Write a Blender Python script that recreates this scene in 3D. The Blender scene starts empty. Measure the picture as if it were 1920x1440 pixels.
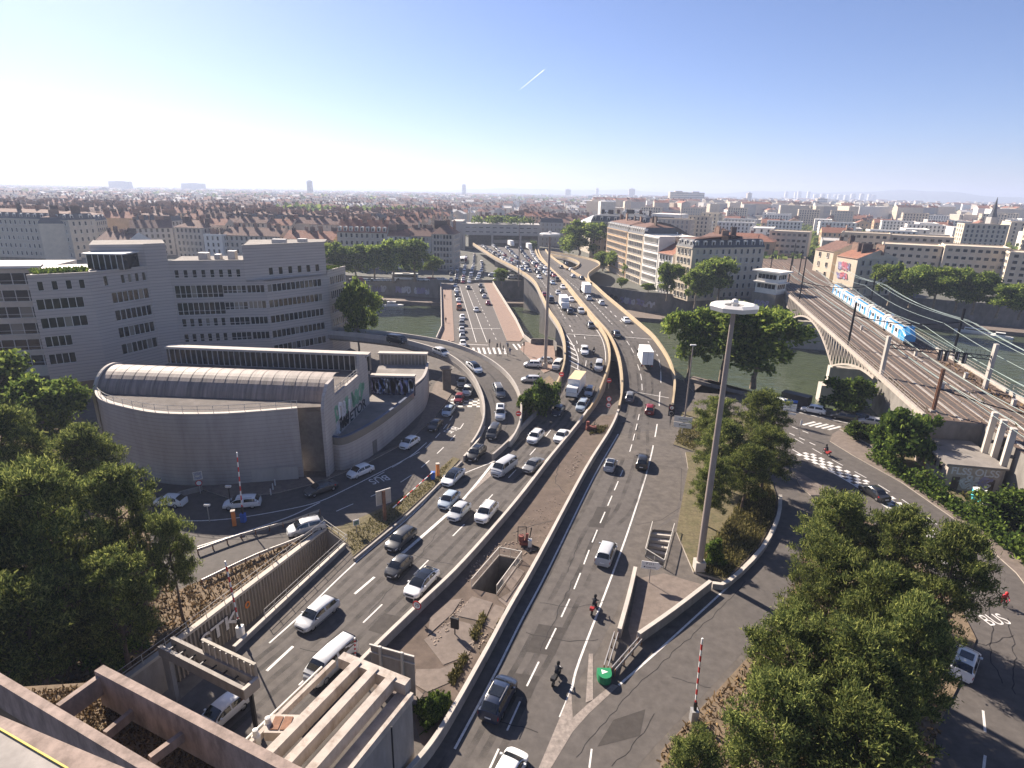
import bpy, bmesh, math, random
import numpy as np
from mathutils import Vector, Matrix
S = bpy.context.scene
R = math.radians
# ------------------------------------------------------------------ camera
CAM_H = 40.0
FOC, PITCH, ROLL = 1110.0, R(18.0), R(1.1)          # focal length in photo pixels (1920 wide)
cam_d = bpy.data.cameras.new('camera'); cam = bpy.data.objects.new('camera', cam_d)
S.collection.objects.link(cam); S.camera = cam
cam_d.sensor_width = 36.0; cam_d.lens = FOC / 1920 * 36.0
cam_d.clip_start = 0.5; cam_d.clip_end = 60000
_f = Vector((0, math.cos(PITCH), -math.sin(PITCH))); _r0 = Vector((1, 0, 0)); _u0 = _r0.cross(_f)
_r = _r0 * math.cos(ROLL) + _u0 * math.sin(ROLL); _u = -_r0 * math.sin(ROLL) + _u0 * math.cos(ROLL)
cam.matrix_world = Matrix(((_r.x, _u.x, -_f.x, 0), (_r.y, _u.y, -_f.y, 0), (_r.z, _u.z, -_f.z, CAM_H), (0, 0, 0, 1)))
# ------------------------------------------------------------------ sky, sun, exposure
SUN_EL, SUN_AZ = R(34), R(-40)                      # azimuth measured clockwise from +Y
W = bpy.data.worlds.new('World'); S.world = W; W.use_nodes = True
nt = W.node_tree; nt.nodes.clear()
sky = nt.nodes.new('ShaderNodeTexSky'); sky.sky_type = 'NISHITA'; sky.sun_disc = False
sky.sun_elevation = SUN_EL; sky.sun_rotation = SUN_AZ
sky.altitude = 200; sky.air_density = .8; sky.dust_density = .55; sky.ozone_density = 6.0
bg = nt.nodes.new('ShaderNodeBackground'); bg.inputs[1].default_value = 0.052
wo = nt.nodes.new('ShaderNodeOutputWorld')
tint = nt.nodes.new('ShaderNodeMix'); tint.data_type = 'RGBA'; tint.blend_type = 'MULTIPLY'; tint.inputs[0].default_value = 1.0; tint.inputs[7].default_value = (1.05, .95, 1.03, 1)   # the day's slightly lavender air
nt.links.new(sky.outputs[0], tint.inputs[6]); nt.links.new(tint.outputs[2], bg.inputs[0]); nt.links.new(bg.outputs[0], wo.inputs[0])
sun_d = bpy.data.lights.new('sun', 'SUN'); sun_d.energy = 5.0; sun_d.angle = R(0.5); sun_d.color = (1.0, 0.88, 0.75)
sun = bpy.data.objects.new('sun', sun_d); S.collection.objects.link(sun)
_sd = Vector((math.sin(SUN_AZ) * math.cos(SUN_EL), math.cos(SUN_AZ) * math.cos(SUN_EL), math.sin(SUN_EL)))
sun.rotation_euler = _sd.to_track_quat('Z', 'Y').to_euler()
sun.location = (-60, 80, 200)
vs = S.view_settings; vs.view_transform = 'Standard'; vs.look = 'None'; vs.gamma = 1.0; vs.use_curve_mapping = False
vs.exposure = 1.42
S.cycles.use_denoising = True
S.cycles.max_bounces = 6; S.cycles.diffuse_bounces = 3; S.cycles.glossy_bounces = 2; S.cycles.transmission_bounces = 4
S.cycles.transparent_max_bounces = 8; S.cycles.volume_bounces = 0
S.cycles.volume_step_rate = 5.0
S.cycles.use_adaptive_sampling = True

# ------------------------------------------------------------------ helpers
def G(px, py, z=0.0):
    """point of the photograph -> world point on the horizontal plane z"""
    d = _f * FOC + _r * (px - 960) + _u * (720 - py)
    t = (z - CAM_H) / d.z
    return Vector((d.x * t, d.y * t, z))
def D(px, py, Y):
    d = _f * FOC + _r * (px - 960) + _u * (720 - py)
    t = Y / d.y
    return Vector((d.x * t, Y, CAM_H + d.z * t))
def V2(p): return Vector((p[0], p[1]))
LINK = S.collection.objects.link

def tagv(o, label=None, cat=None, group=None, kind=None):
    if label: o['label'] = label
    if cat: o['category'] = cat
    if group: o['group'] = group
    if kind: o['kind'] = kind
    return o
def thing(name, label, cat, loc=(0, 0, 0), rot=0.0, group=None):
    o = bpy.data.objects.new(name, None); LINK(o); o.empty_display_size = 0.3
    o.location = loc; o.rotation_euler = (0, 0, rot)
    return tagv(o, label, cat, group)
def inst(name, me, parent=None, loc=(0, 0, 0), rot=(0, 0, 0), sc=(1, 1, 1)):
    o = bpy.data.objects.new(name, me); LINK(o)
    if parent: o.parent = parent
    o.location = loc; o.rotation_euler = rot; o.scale = sc
    return o
def copy_tree(o, parent=None):
    c = o.copy(); LINK(c)
    if parent: c.parent = parent
    for ch in o.children: copy_tree(ch, c)
    return c

class MB:
    """collects faces; build() links them as one mesh object"""
    def __init__(s): s.v = []; s.f = []; s.m = []
    def face(s, pts, m=0):
        i = len(s.v); s.v += [(p[0], p[1], p[2]) for p in pts]; s.f.append(tuple(range(i, i + len(pts)))); s.m.append(m)
    def hexa(s, b, t, m=0, bottom=True, mt=None):
        """b, t: loops (counter-clockwise) of equal length"""
        n = len(b); i = len(s.v); s.v += [tuple(p) for p in b] + [tuple(p) for p in t]
        for k in range(n):
            s.f.append((i + k, i + (k + 1) % n, i + n + (k + 1) % n, i + n + k)); s.m.append(m)
        s.f.append(tuple(i + n + k for k in range(n))); s.m.append(m if mt is None else mt)
        if bottom: s.f.append(tuple(i + n - 1 - k for k in range(n))); s.m.append(m)
    def box(s, x0, x1, y0, y1, z0, z1, m=0, mt=None):
        s.hexa([(x0, y0, z0), (x1, y0, z0), (x1, y1, z0), (x0, y1, z0)], [(x0, y0, z1), (x1, y0, z1), (x1, y1, z1), (x0, y1, z1)], m, mt=mt)
    def prism(s, poly, z0, z1, m=0, mt=None):
        a = sum(poly[k][0] * poly[(k + 1) % len(poly)][1] - poly[(k + 1) % len(poly)][0] * poly[k][1] for k in range(len(poly)))
        if a < 0: poly = list(poly)[::-1]
        s.hexa([(p[0], p[1], z0) for p in poly], [(p[0], p[1], z1) for p in poly], m, mt=mt)
    def beam(s, p, q, w, h, m=0):
        """box along p->q, w wide, h high, axis through its middle"""
        p = Vector(p); q = Vector(q); d = (q - p).normalized()
        up = Vector((0, 0, 1)) if abs(d.z) < 0.95 else Vector((0, 1, 0))
        r = d.cross(up).normalized() * (w / 2); u = r.cross(d).normalized() * (h / 2)
        b = [p - r - u, p + r - u, p + r + u, p - r + u]; t = [x + (q - p) for x in b]
        s.hexa(b, t, m)
    def tube(s, p, q, r, n=6, r2=None, m=0):
        p = Vector(p); q = Vector(q); d = (q - p).normalized(); r2 = r if r2 is None else r2
        up = Vector((0, 0, 1)) if abs(d.z) < 0.95 else Vector((1, 0, 0))
        a = d.cross(up).normalized(); b = a.cross(d)
        c0 = []; c1 = []
        for k in range(n):
            t = -2 * math.pi * k / n; e = a * math.cos(t) + b * math.sin(t)
            c0.append(p + e * r); c1.append(q + e * r2)
        s.hexa(c0, c1, m)
    def lathe(s, prof, n=12, c=(0, 0, 0), m=0):
        i = len(s.v)
        for r, z in prof:
            for k in range(n):
                a = 2 * math.pi * k / n; s.v.append((c[0] + r * math.cos(a), c[1] + r * math.sin(a), c[2] + z))
        for j in range(len(prof) - 1):
            for k in range(n):
                s.f.append((i + j * n + k, i + j * n + (k + 1) % n, i + (j + 1) * n + (k + 1) % n, i + (j + 1) * n + k)); s.m.append(m)
    def sweep(s, pts, prof, m=0, cap=True):
        """prof: closed loop of (lateral (+ = left of travel), up) swept along pts"""
        N = len(pts); n = len(prof); base = len(s.v); pts = [Vector(p) for p in pts]
        for k in range(N):
            a = pts[max(k - 1, 0)]; b = pts[min(k + 1, N - 1)]; d = (b - a); d.z = 0; d.normalize()
            l = Vector((-d.y, d.x, 0))
            for (o, u) in prof: s.v.append(tuple(pts[k] + l * o + Vector((0, 0, u))))
        for k in range(N - 1):
            for j in range(n):
                s.f.append((base + k * n + j, base + k * n + (j + 1) % n, base + (k + 1) * n + (j + 1) % n, base + (k + 1) * n + j)); s.m.append(m)
        if cap:
            s.f.append(tuple(base + j for j in range(n))[::-1]); s.m.append(m)
            s.f.append(tuple(base + (N - 1) * n + j for j in range(n))); s.m.append(m)
    def strip(s, L, Rr, m=0):
        for k in range(len(L) - 1): s.face([L[k], Rr[k], Rr[k + 1], L[k + 1]], m)
    def mesh(s, name, mats, smooth=None, org=None):
        me = bpy.data.meshes.new(name)
        v = s.v if org is None else [(p[0] - org[0], p[1] - org[1], p[2] - org[2]) for p in s.v]
        me.from_pydata(v, [], s.f)
        if not isinstance(mats, (list, tuple)): mats = [mats]
        for mt in mats: me.materials.append(mt)
        if len(mats) > 1: me.polygons.foreach_set('material_index', s.m)
        if smooth is not None:
            me.polygons.foreach_set('use_smooth', [True] * len(me.polygons))
            me.set_sharp_from_angle(angle=R(smooth))
        me.update(); return me
    def build(s, name, mats, parent=None, smooth=None, world=True, fix=False):
        """world: vertices are world coordinates (parent unrotated)"""
        org = None
        if world:
            if parent is not None: org = parent.location
            else:
                xs = [p[0] for p in s.v]; ys = [p[1] for p in s.v]; org = Vector(((min(xs) + max(xs)) / 2, (min(ys) + max(ys)) / 2, min(p[2] for p in s.v)))
        me = s.mesh(name, mats, smooth, org)
        if fix:
            bm = bmesh.new(); bm.from_mesh(me); bmesh.ops.recalc_face_normals(bm, faces=bm.faces); bm.to_mesh(me); bm.free()
        o = bpy.data.objects.new(name, me); LINK(o)
        if parent is not None: o.parent = parent
        elif world: o.location = org
        return o

def resample(pts, step):
    pts = [Vector(p) for p in pts]; out = [pts[0]]; acc = 0.0
    for a, b in zip(pts[:-1], pts[1:]):
        l = (b - a).length; t = step - acc
        while t <= l:
            out.append(a.lerp(b, t / l)); t += step
        acc = l - (t - step)
    if (out[-1] - pts[-1]).length > step * .25: out.append(pts[-1])
    return out
def smooth_line(pts, n=6):
    """Catmull-Rom through the points"""
    P = [Vector(p) for p in pts]; P = [P[0] * 2 - P[1]] + P + [P[-1] * 2 - P[-2]]; out = []
    for i in range(1, len(P) - 2):
        for k in range(n):
            t = k / n; a, b, c, d = P[i - 1], P[i], P[i + 1], P[i + 2]
            out.append(.5 * ((2 * b) + (c - a) * t + (2 * a - 5 * b + 4 * c - d) * t * t + (3 * b - a - 3 * c + d) * t ** 3))
    out.append(P[-2]); return out
def N_pts(pts, n):
    """n points equally spaced along pts"""
    pts = [Vector(p) for p in pts]; ds = [0]
    for a, b in zip(pts[:-1], pts[1:]): ds.append(ds[-1] + (b - a).length)
    out = []; j = 0
    for k in range(n):
        t = ds[-1] * k / (n - 1)
        while j < len(pts) - 2 and ds[j + 1] < t: j += 1
        out.append(pts[j].lerp(pts[j + 1], (t - ds[j]) / max(ds[j + 1] - ds[j], 1e-6)))
    return out
def offset(pts, o):
    """shift a polyline sideways (+ = left of travel)"""
    out = []; P = [Vector(p) for p in pts]
    for k in range(len(P)):
        d = P[min(k + 1, len(P) - 1)] - P[max(k - 1, 0)]; d.z = 0; d.normalize()
        out.append(P[k] + Vector((-d.y, d.x, 0)) * o)
    return out
def up(pts, dz): return [Vector((p[0], p[1], p[2] + dz)) for p in pts]

# ------------------------------------------------------------------ materials
_M = {}
def mat(name, col, rough=.8, var=.18, scale=1.5, col2=None, bump=0.0, metal=0.0, spec=.3, stain=0.0, stain_scale=.08, coat=0.0, island=0.0, stretch=None, objcol=False, dark=(.02, .018, .015), coord='Object'):
    """principled surface whose colour wanders with noise; stain adds large weathered patches"""
    if name in _M: return _M[name]
    m = bpy.data.materials.new(name); m.use_nodes = True; _M[name] = m
    t = m.node_tree; n = t.nodes; L = t.links.new; b = n['Principled BSDF']
    b.inputs['Roughness'].default_value = rough; b.inputs['Metallic'].default_value = metal
    b.inputs['Specular IOR Level'].default_value = spec
    if coat: b.inputs['Coat Weight'].default_value = coat; b.inputs['Coat Roughness'].default_value = .08
    tc = n.new('ShaderNodeTexCoord'); src = tc.outputs[coord]
    if coord == 'World': pass
    if stretch:
        mp = n.new('ShaderNodeMapping'); mp.inputs['Scale'].default_value = stretch; L(src, mp.inputs[0]); src = mp.outputs[0]
    no = n.new('ShaderNodeTexNoise'); no.inputs['Scale'].default_value = scale; no.inputs['Detail'].default_value = 7; no.inputs['Roughness'].default_value = .65
    L(src, no.inputs['Vector'])
    def mix(fac, a, bb, mode='MIX'):
        x = n.new('ShaderNodeMix'); x.data_type = 'RGBA'; x.blend_type = mode
        for sk, val in ((x.inputs[0], fac), (x.inputs[6], a), (x.inputs[7], bb)):
            if isinstance(val, (float, int)): sk.default_value = val
            elif isinstance(val, tuple): sk.default_value = (*val[:3], 1)
            else: L(val, sk)
        return x.outputs[2]
    cr = n.new('ShaderNodeMapRange'); cr.inputs[1].default_value = .3; cr.inputs[2].default_value = .7; L(no.outputs[0], cr.inputs[0])
    c2 = col2 or tuple(min(1, c * (1 + var)) for c in col); c1 = col if col2 else tuple(c * (1 - var) for c in col)
    if objcol:
        oi = n.new('ShaderNodeObjectInfo')
        g = mix(cr.outputs[0], (1 - var,) * 3, (1 + var * .3,) * 3); out = mix(1.0, oi.outputs['Color'], g, 'MULTIPLY')
    else:
        out = mix(cr.outputs[0], c1, c2)
    if stain:
        n2 = n.new('ShaderNodeTexNoise'); n2.inputs['Scale'].default_value = stain_scale; n2.inputs['Detail'].default_value = 6; n2.inputs['Roughness'].default_value = .7
        L(src, n2.inputs['Vector'])
        r2 = n.new('ShaderNodeMapRange'); r2.inputs[1].default_value = .5; r2.inputs[2].default_value = .75; r2.inputs[4].default_value = stain; L(n2.outputs[0], r2.inputs[0])
        out = mix(r2.outputs[0], out, dark)
    if island:
        ge = n.new('ShaderNodeNewGeometry'); r3 = n.new('ShaderNodeMapRange'); r3.inputs[3].default_value = 1 - island; r3.inputs[4].default_value = 1 + island
        L(ge.outputs['Random Per Island'], r3.inputs[0]); out = mix(1.0, out, r3.outputs[0], 'MULTIPLY')
    L(out, b.inputs['Base Color'])
    if bump:
        bp = n.new('ShaderNodeBump'); bp.inputs['Strength'].default_value = bump; bp.inputs['Distance'].default_value = .05
        L(no.outputs[0], bp.inputs['Height']); L(bp.outputs[0], b.inputs['Normal'])
    return m

def leafmat(name, c1, c2, tr=.35):
    m = bpy.data.materials.new(name); m.use_nodes = True; _M[name] = m
    t = m.node_tree; n = t.nodes; L = t.links.new; n.clear()
    ge = n.new('ShaderNodeNewGeometry'); cr = n.new('ShaderNodeValToRGB')
    e = cr.color_ramp.elements; e[0].color = (*[x * .55 for x in c1], 1); e[1].color = (*c2, 1); k = e.new(.45); k.color = (*c1, 1)
    L(ge.outputs['Random Per Island'], cr.inputs[0])
    oi = n.new('ShaderNodeObjectInfo'); hs = n.new('ShaderNodeHueSaturation')
    mr = n.new('ShaderNodeMapRange'); mr.inputs[3].default_value = .8; mr.inputs[4].default_value = 1.2; L(oi.outputs['Random'], mr.inputs[0]); L(mr.outputs[0], hs.inputs['Value'])
    L(cr.outputs[0], hs.inputs['Color'])
    di = n.new('ShaderNodeBsdfDiffuse'); tl = n.new('ShaderNodeBsdfTranslucent'); mx = n.new('ShaderNodeMixShader'); mx.inputs[0].default_value = tr
    L(hs.outputs[0], di.inputs[0]); L(hs.outputs[0], tl.inputs[0]); L(di.outputs[0], mx.inputs[1]); L(tl.outputs[0], mx.inputs[2])
    o = n.new('ShaderNodeOutputMaterial'); L(mx.outputs[0], o.inputs[0]); return m

ASPH = mat('asphalt', (.09, .08, .073), .88, .22, 1.1, bump=.15, stain=.35, stain_scale=.06, dark=(.05, .046, .043))
ASPH2 = mat('asphalt_old', (.1, .087, .076), .9, .3, .9, bump=.2, stain=.5, stain_scale=.11, dark=(.035, .032, .03))
PAVE = mat('pavement', (.16, .13, .11), .9, .22, 1.4, stain=.35, stain_scale=.15, dark=(.07, .06, .05))
PAVE_R = mat('pavement_red', (.23, .16, .125), .9, .15, 1.2, stain=.25, stain_scale=.1, dark=(.14, .1, .08))
PAINT = mat('road_paint', (.6, .58, .55), .7, .2, 3.5, stain=.55, stain_scale=1.6, dark=(.14, .13, .12))
PAINT_W = mat('worn_paint', (.24, .205, .18), .8, .35, 2.5, stain=.6, stain_scale=.9, dark=(.09, .08, .07))
CONC = mat('concrete', (.30, .275, .25), .85, .2, 1.2, bump=.1, stain=.45, stain_scale=.35, dark=(.13, .115, .1), stretch=(1, 1, .3))
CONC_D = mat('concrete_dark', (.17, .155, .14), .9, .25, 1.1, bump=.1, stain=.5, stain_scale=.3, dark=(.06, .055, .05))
CONC_L = mat('concrete_light', (.46, .42, .37), .85, .15, 1.0, stain=.55, stain_scale=.5, dark=(.2, .165, .14), stretch=(1, 1, .3))
OCHRE = mat('parapet_ochre', (.43, .34, .22), .85, .16, .8, stain=.35, stain_scale=.2, dark=(.22, .17, .11))
DIRT = mat('dirt', (.105, .08, .064), .95, .3, .7, bump=.3, stain=.5, stain_scale=.15, dark=(.09, .075, .05))
SOIL = mat('dry_soil', (.16, .118, .078), .95, .35, 2.0, bump=.4, stain=.5, stain_scale=.5, dark=(.08, .075, .035))
GROUND = mat('city_ground', (.12, .11, .1), .95, .3, .05, stain=.4, stain_scale=.01, dark=(.05, .065, .035))
FARGR = mat('far_ground', (.1, .1, .085), .95, .4, .008, stain=.6, stain_scale=.002, dark=(.04, .06, .03))
STONE = mat('quay_stone', (.2, .185, .165), .9, .3, .5, bump=.2, stain=.6, stain_scale=.12, dark=(.06, .055, .05), stretch=(1, 1, .5))
DARKMET = mat('dark_metal', (.03, .03, .032), .5, .2, 3, metal=.4)
STEEL = mat('galvanised_steel', (.42, .41, .4), .5, .15, 2, metal=.6)
STEELP = mat('painted_steel', (.5, .47, .42), .55, .12, 1.5)
POLE = mat('lamp_pole', (.3, .25, .215), .6, .12, .6)
LAMPW = mat('lamp_white', (.6, .59, .56), .5, .06, 1)
RUST = mat('rusty_steel', (.2, .1, .06), .8, .35, 2.5)
WHITE = mat('white_paint', (.78, .77, .74), .5, .05, 2)
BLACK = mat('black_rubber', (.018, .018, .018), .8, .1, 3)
RED = mat('sign_red', (.55, .03, .03), .5, .05, 2)
BLUE = mat('sign_blue', (.04, .12, .45), .5, .05, 2)
GREEN = mat('crash_green', (.015, .2, .08), .5, .12, 2)
ORANGE = mat('orange_paint', (.6, .2, .05), .6, .12, 2)
def blinds_reflections(m, share, col):
    """a share of the panes is coloured paler, for drawn blinds and varied reflections"""
    t = m.node_tree; n = t.nodes; b = n['Principled BSDF']; oi = n.new('ShaderNodeObjectInfo'); g = n.new('ShaderNodeMath'); g.operation = 'GREATER_THAN'; g.inputs[1].default_value = 1 - share; t.links.new(oi.outputs['Random'], g.inputs[0])
    mx = n.new('ShaderNodeMix'); mx.data_type = 'RGBA'; t.links.new(g.outputs[0], mx.inputs[0]); t.links.new(b.inputs['Base Color'].links[0].from_socket, mx.inputs[6]); mx.inputs[7].default_value = (*col, 1); t.links.new(mx.outputs[2], b.inputs['Base Color']); return m
GLASS_D = blinds_reflections(mat('window_glass', (.02, .022, .024), .1, .5, .35, spec=.4), .12, (.2, .18, .15))

def text_obj(name, c):
    """a text curve turned into a plain mesh object"""
    t = bpy.data.objects.new(name, c); me = bpy.data.meshes.new_from_object(t); bpy.data.objects.remove(t); me.name = name
    o = bpy.data.objects.new(name, me); LINK(o); return o

BEAMC = mat('stained_beam', (.42, .37, .32), .85, .2, 1.3, bump=.1, stain=.85, stain_scale=.8, dark=(.17, .115, .08), stretch=(1, 1, .4))
# ================================================================== ground, river, roads
def struct(o): o['kind'] = 'structure'; return o
def sm(t): t = min(1, max(0, t)); return t * t * (3 - 2 * t)
def prof_main(Y): return 6.0 * sm((Y - 98) / 52)
def prof_ramp(Y): return 6.0 * sm((Y - 84) / 46)
def GP(px, py, prof):
    z = 0.0
    for _ in range(12): z = .5 * z + .5 * prof(G(px, py, z).y)
    return G(px, py, z)
def GL(pts, prof=None, z=0.0, n=0):
    P = [GP(p[0], p[1], prof) if prof else G(p[0], p[1], z) for p in pts]
    return smooth_line(P, n) if n else P
def poly_sheet(name, outer, holes=(), z=0.0, m=None, parent=None):
    bm = bmesh.new(); es = []
    for loop in [outer] + list(holes):
        vs_ = [bm.verts.new((p[0], p[1], z)) for p in loop]
        es += [bm.edges.new((vs_[k], vs_[(k + 1) % len(vs_)])) for k in range(len(vs_))]
    bmesh.ops.triangle_fill(bm, edges=es, use_beauty=True, use_dissolve=False)
    bmesh.ops.recalc_face_normals(bm, faces=bm.faces)
    if bm.faces and sum(f.normal.z for f in bm.faces) < 0: bmesh.ops.reverse_faces(bm, faces=bm.faces)
    me = bpy.data.meshes.new(name); bm.to_mesh(me); bm.free(); me.materials.append(m)
    o = bpy.data.objects.new(name, me); LINK(o)
    if parent: o.parent = parent; o.location = -parent.location
    return o
def slab(name, poly, z0, z1, m, parent=None, mt=None):
    """raised area with a kerb face"""
    o = poly_sheet(name, poly, z=z1, m=m, parent=parent); b = MB()
    n = len(poly)
    for k in range(n):
        p, q = poly[k], poly[(k + 1) % n]; b.face([(p[0], p[1], z0), (q[0], q[1], z0), (q[0], q[1], z1), (p[0], p[1], z1)])
    kf = b.build('kerb', KERB, o, world=False)
    return struct(o)
KERB = mat('kerb_stone', (.33, .29, .25), .85, .2, 2)
GRASS = mat('dry_grass', (.12, .10, .055), .95, .35, 2.5, bump=.5, stain=.7, stain_scale=.35, dark=(.05, .06, .02))

NEAR_BANK = [(-900, 420), (-120, 190), (-48.5, 163), (-21, 160.2), (2.8, 166.6), (11.3, 159.7), (39.1, 127.5), (57.1, 110.3), (72.3, 100.8), (120, 82), (420, 10)]
FAR_BANK = [(-1200, 640), (-200, 320), (-76.8, 282), (-35.3, 273.4), (-10, 276), (9, 276), (39.5, 264), (55.2, 248.3), (93.2, 237), (118, 240), tuple(G(1650, 590, -7.5))[:2], tuple(G(1760, 600, -7.5))[:2], tuple(G(1920, 614, -7.5))[:2], (700, 60)]
PIT_A = [tuple(G(*p))[:2] for p in ((610, 992), (652, 1022), (440, 1222), (300, 1345), (215, 1290), (320, 1213))]
PIT_B = [tuple(G(*p))[:2] for p in ((884, 1103), (936, 1042), (978, 1050), (931, 1115))]
PIT_C = [tuple(G(*p))[:2] for p in ((1209, 1044), (1222, 992), (1263, 996), (1244, 1066))]
g = struct(poly_sheet('ground', [(-900, -80), (420, -80)] + NEAR_BANK[::-1], [PIT_A, PIT_B, PIT_C], 0.0, ASPH2))
g2 = struct(poly_sheet('far_ground', FAR_BANK + [(12000, 60), (12000, 12000), (-12000, 12000), (-12000, 640)], [], 0.0, FARGR))
# river water
wm = bpy.data.materials.new('river_water'); wm.use_nodes = True; t = wm.node_tree; b = t.nodes['Principled BSDF']
b.inputs['Base Color'].default_value = (.06, .075, .045, 1); b.inputs['Roughness'].default_value = .05; b.inputs['IOR'].default_value = 1.33
tc = t.nodes.new('ShaderNodeTexCoord'); no = t.nodes.new('ShaderNodeTexNoise'); no.inputs['Scale'].default_value = .22; no.inputs['Detail'].default_value = 6
no2 = t.nodes.new('ShaderNodeTexNoise'); no2.inputs['Scale'].default_value = .03; no2.inputs['Detail'].default_value = 3
mp = t.nodes.new('ShaderNodeMapping'); mp.inputs['Scale'].default_value = (1, 1.6, 1)
t.links.new(tc.outputs['Object'], mp.inputs[0]); t.links.new(mp.outputs[0], no.inputs[0]); t.links.new(mp.outputs[0], no2.inputs[0])
ml = t.nodes.new('ShaderNodeMath'); ml.operation = 'MULTIPLY'; t.links.new(no.outputs[0], ml.inputs[0]); t.links.new(no2.outputs[0], ml.inputs[1])
bp = t.nodes.new('ShaderNodeBump'); bp.inputs['Strength'].default_value = .8; bp.inputs['Distance'].default_value = 1.5
t.links.new(ml.outputs[0], bp.inputs['Height']); t.links.new(bp.outputs[0], b.inputs['Normal'])
b_ = MB(); b_.face([(-1200, 0, -9), (700, 0, -9), (700, 640, -9), (-1200, 640, -9)])
water = struct(b_.build('river', wm))
# quay walls: near bank, far bank with lower quay
b_ = MB()
for p, q in zip(NEAR_BANK[:-1], NEAR_BANK[1:]): b_.face([(*p, -10), (*q, -10), (*q, 0), (*p, 0)])
struct(b_.build('near_quay_wall', STONE))
b_ = MB(); FB = [Vector((*p, 0)) for p in FAR_BANK]; lowq = offset(FB, -13.0)
for p, q in zip(FB[:-1], FB[1:]): b_.face([(p.x, p.y, -7.5), (q.x, q.y, -7.5), (q.x, q.y, .9), (p.x, p.y, .9)])
FBi = offset(FB, .5)
for k in range(len(FB) - 1): b_.face([up(FB, .9)[k], up(FB, .9)[k + 1], up(FBi, .9)[k + 1], up(FBi, .9)[k]]); b_.face([up(FBi, 0)[k], up(FBi, 0)[k + 1], up(FBi, .9)[k + 1], up(FBi, .9)[k]])
struct(b_.build('far_quay_wall', STONE))
b_ = MB()
for k in range(len(FB) - 1):
    b_.face([up(lowq, -7.5)[k], up(lowq, -7.5)[k + 1], up(FB, -7.5)[k + 1], up(FB, -7.5)[k]])
    b_.face([up(lowq, -10)[k], up(lowq, -10)[k + 1], up(lowq, -7.5)[k + 1], up(lowq, -7.5)[k]])
struct(b_.build('lower_quay', PAVE))
# stair wells and the sunken lane
def pit(poly, depth, wallm, floorm, name):
    b = MB(); n = len(poly)
    for k in range(n):
        p, q = poly[k], poly[(k + 1) % n]; b.face([(*p, -depth), (*q, -depth), (*q, 0), (*p, 0)])
    o = struct(b.build(name, wallm))
    f = poly_sheet(name.replace('wall', 'floor'), poly, z=-depth, m=floorm); struct(f); return o
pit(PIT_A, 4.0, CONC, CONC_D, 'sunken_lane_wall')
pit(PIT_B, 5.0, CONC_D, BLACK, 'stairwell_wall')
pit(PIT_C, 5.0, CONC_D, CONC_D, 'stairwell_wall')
# ---- carriageway lines -------------------------------------------------
IN_R = [(560, 1372), (700, 1227), (787, 1142), (867, 1063), (967, 947), (1030, 865), (1080, 803), (1110, 760), (1130, 715), (1140, 680), (1138, 650), (1128, 626), (1108, 600), (1083, 568), (1056, 533), (1033, 510), (1018, 495), (1008, 482), (1003, 470)]
IN_L = [(250, 1390), (340, 1320), (497, 1203), (560, 1147), (663, 1050), (767, 963), (830, 903), (925, 862), (960, 825), (997, 793), (1022, 765), (1043, 733), (1055, 705), (1061, 680), (1061, 650), (1056, 628), (1048, 610), (1031, 585), (1017, 556), (1000, 527), (965, 503), (930, 485), (900, 466), (888, 458)]
OUT_L = [(760, 1480), (827, 1395), (907, 1253), (957, 1158), (1013, 1057), (1100, 890), (1147, 812), (1163, 770), (1169, 730), (1166, 690), (1158, 660), (1142, 629), (1117, 600), (1087, 564), (1062, 533), (1040, 512), (1026, 497), (1015, 482), (1010, 470)]
OUT_R = [(1000, 1480), (1075, 1290), (1115, 1230), (1183, 1085), (1215, 1000), (1270, 965), (1285, 880), (1268, 830), (1256, 800), (1258, 760), (1262, 725), (1256, 690), (1241, 660), (1221, 633), (1200, 614), (1167, 585), (1133, 556), (1108, 533), (1080, 516), (1062, 504), (1045, 492), (1030, 480), (1022, 470)]
inL = GL(IN_L, prof_main, n=5); inR = GL(IN_R, prof_main, n=5); outL = GL(OUT_L, prof_main, n=5); outR = GL(OUT_R, prof_main, n=5)
RL = [(867, 863), (893, 832), (908, 800), (911, 770), (905, 742), (890, 712), (868, 688), (838, 668), (800, 654), (750, 641), (700, 634), (640, 628), (560, 622)]
RR = [(927, 860), (950, 838), (968, 808), (974, 778), (972, 750), (960, 722), (938, 697), (905, 674), (865, 656), (820, 643), (760, 633), (700, 626), (640, 621), (560, 616)]
rampL = GL(RL, prof_ramp, n=5); rampR = GL(RR, prof_ramp, n=5)
def carriage(name, L, Rr, n=120, dz=.008, m=ASPH):
    b = MB(); b.strip(up(N_pts(L, n), dz), up(N_pts(Rr, n), dz)); return struct(b.build(name, m, fix=True))
road_in = carriage('inbound_road', inL, inR)
road_out = carriage('outbound_road', outL, outR)
road_ramp = carriage('ramp_road', rampL, rampR, 60, .01)
loopI = GL([(1062, 507), (1078, 505), (1087, 498), (1083, 492), (1068, 486), (1053, 483), (1030, 478)], z=6, n=4)
loopO = GL([(1106, 534), (1101, 518), (1112, 508), (1123, 500), (1120, 493), (1103, 487), (1080, 482), (1062, 479), (1032, 474)], z=6, n=4)
road_loop = carriage('slip_road', loopI, loopO, 40, .006)
SIDE_L = GL([(1010, 1500), (1060, 1385), (1105, 1335), (1153, 1290), (1240, 1207), (1361, 1098), (1425, 1030), (1455, 975), (1460, 930), (1440, 890), (1400, 860)], n=4)
SIDE_R = GL([(1130, 1520), (1230, 1397), (1350, 1270), (1454, 1150), (1490, 1060), (1500, 1000), (1500, 950), (1495, 915), (1490, 880)], n=4)
road_side = carriage('side_road', SIDE_L, SIDE_R, 50, .006)

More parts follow.
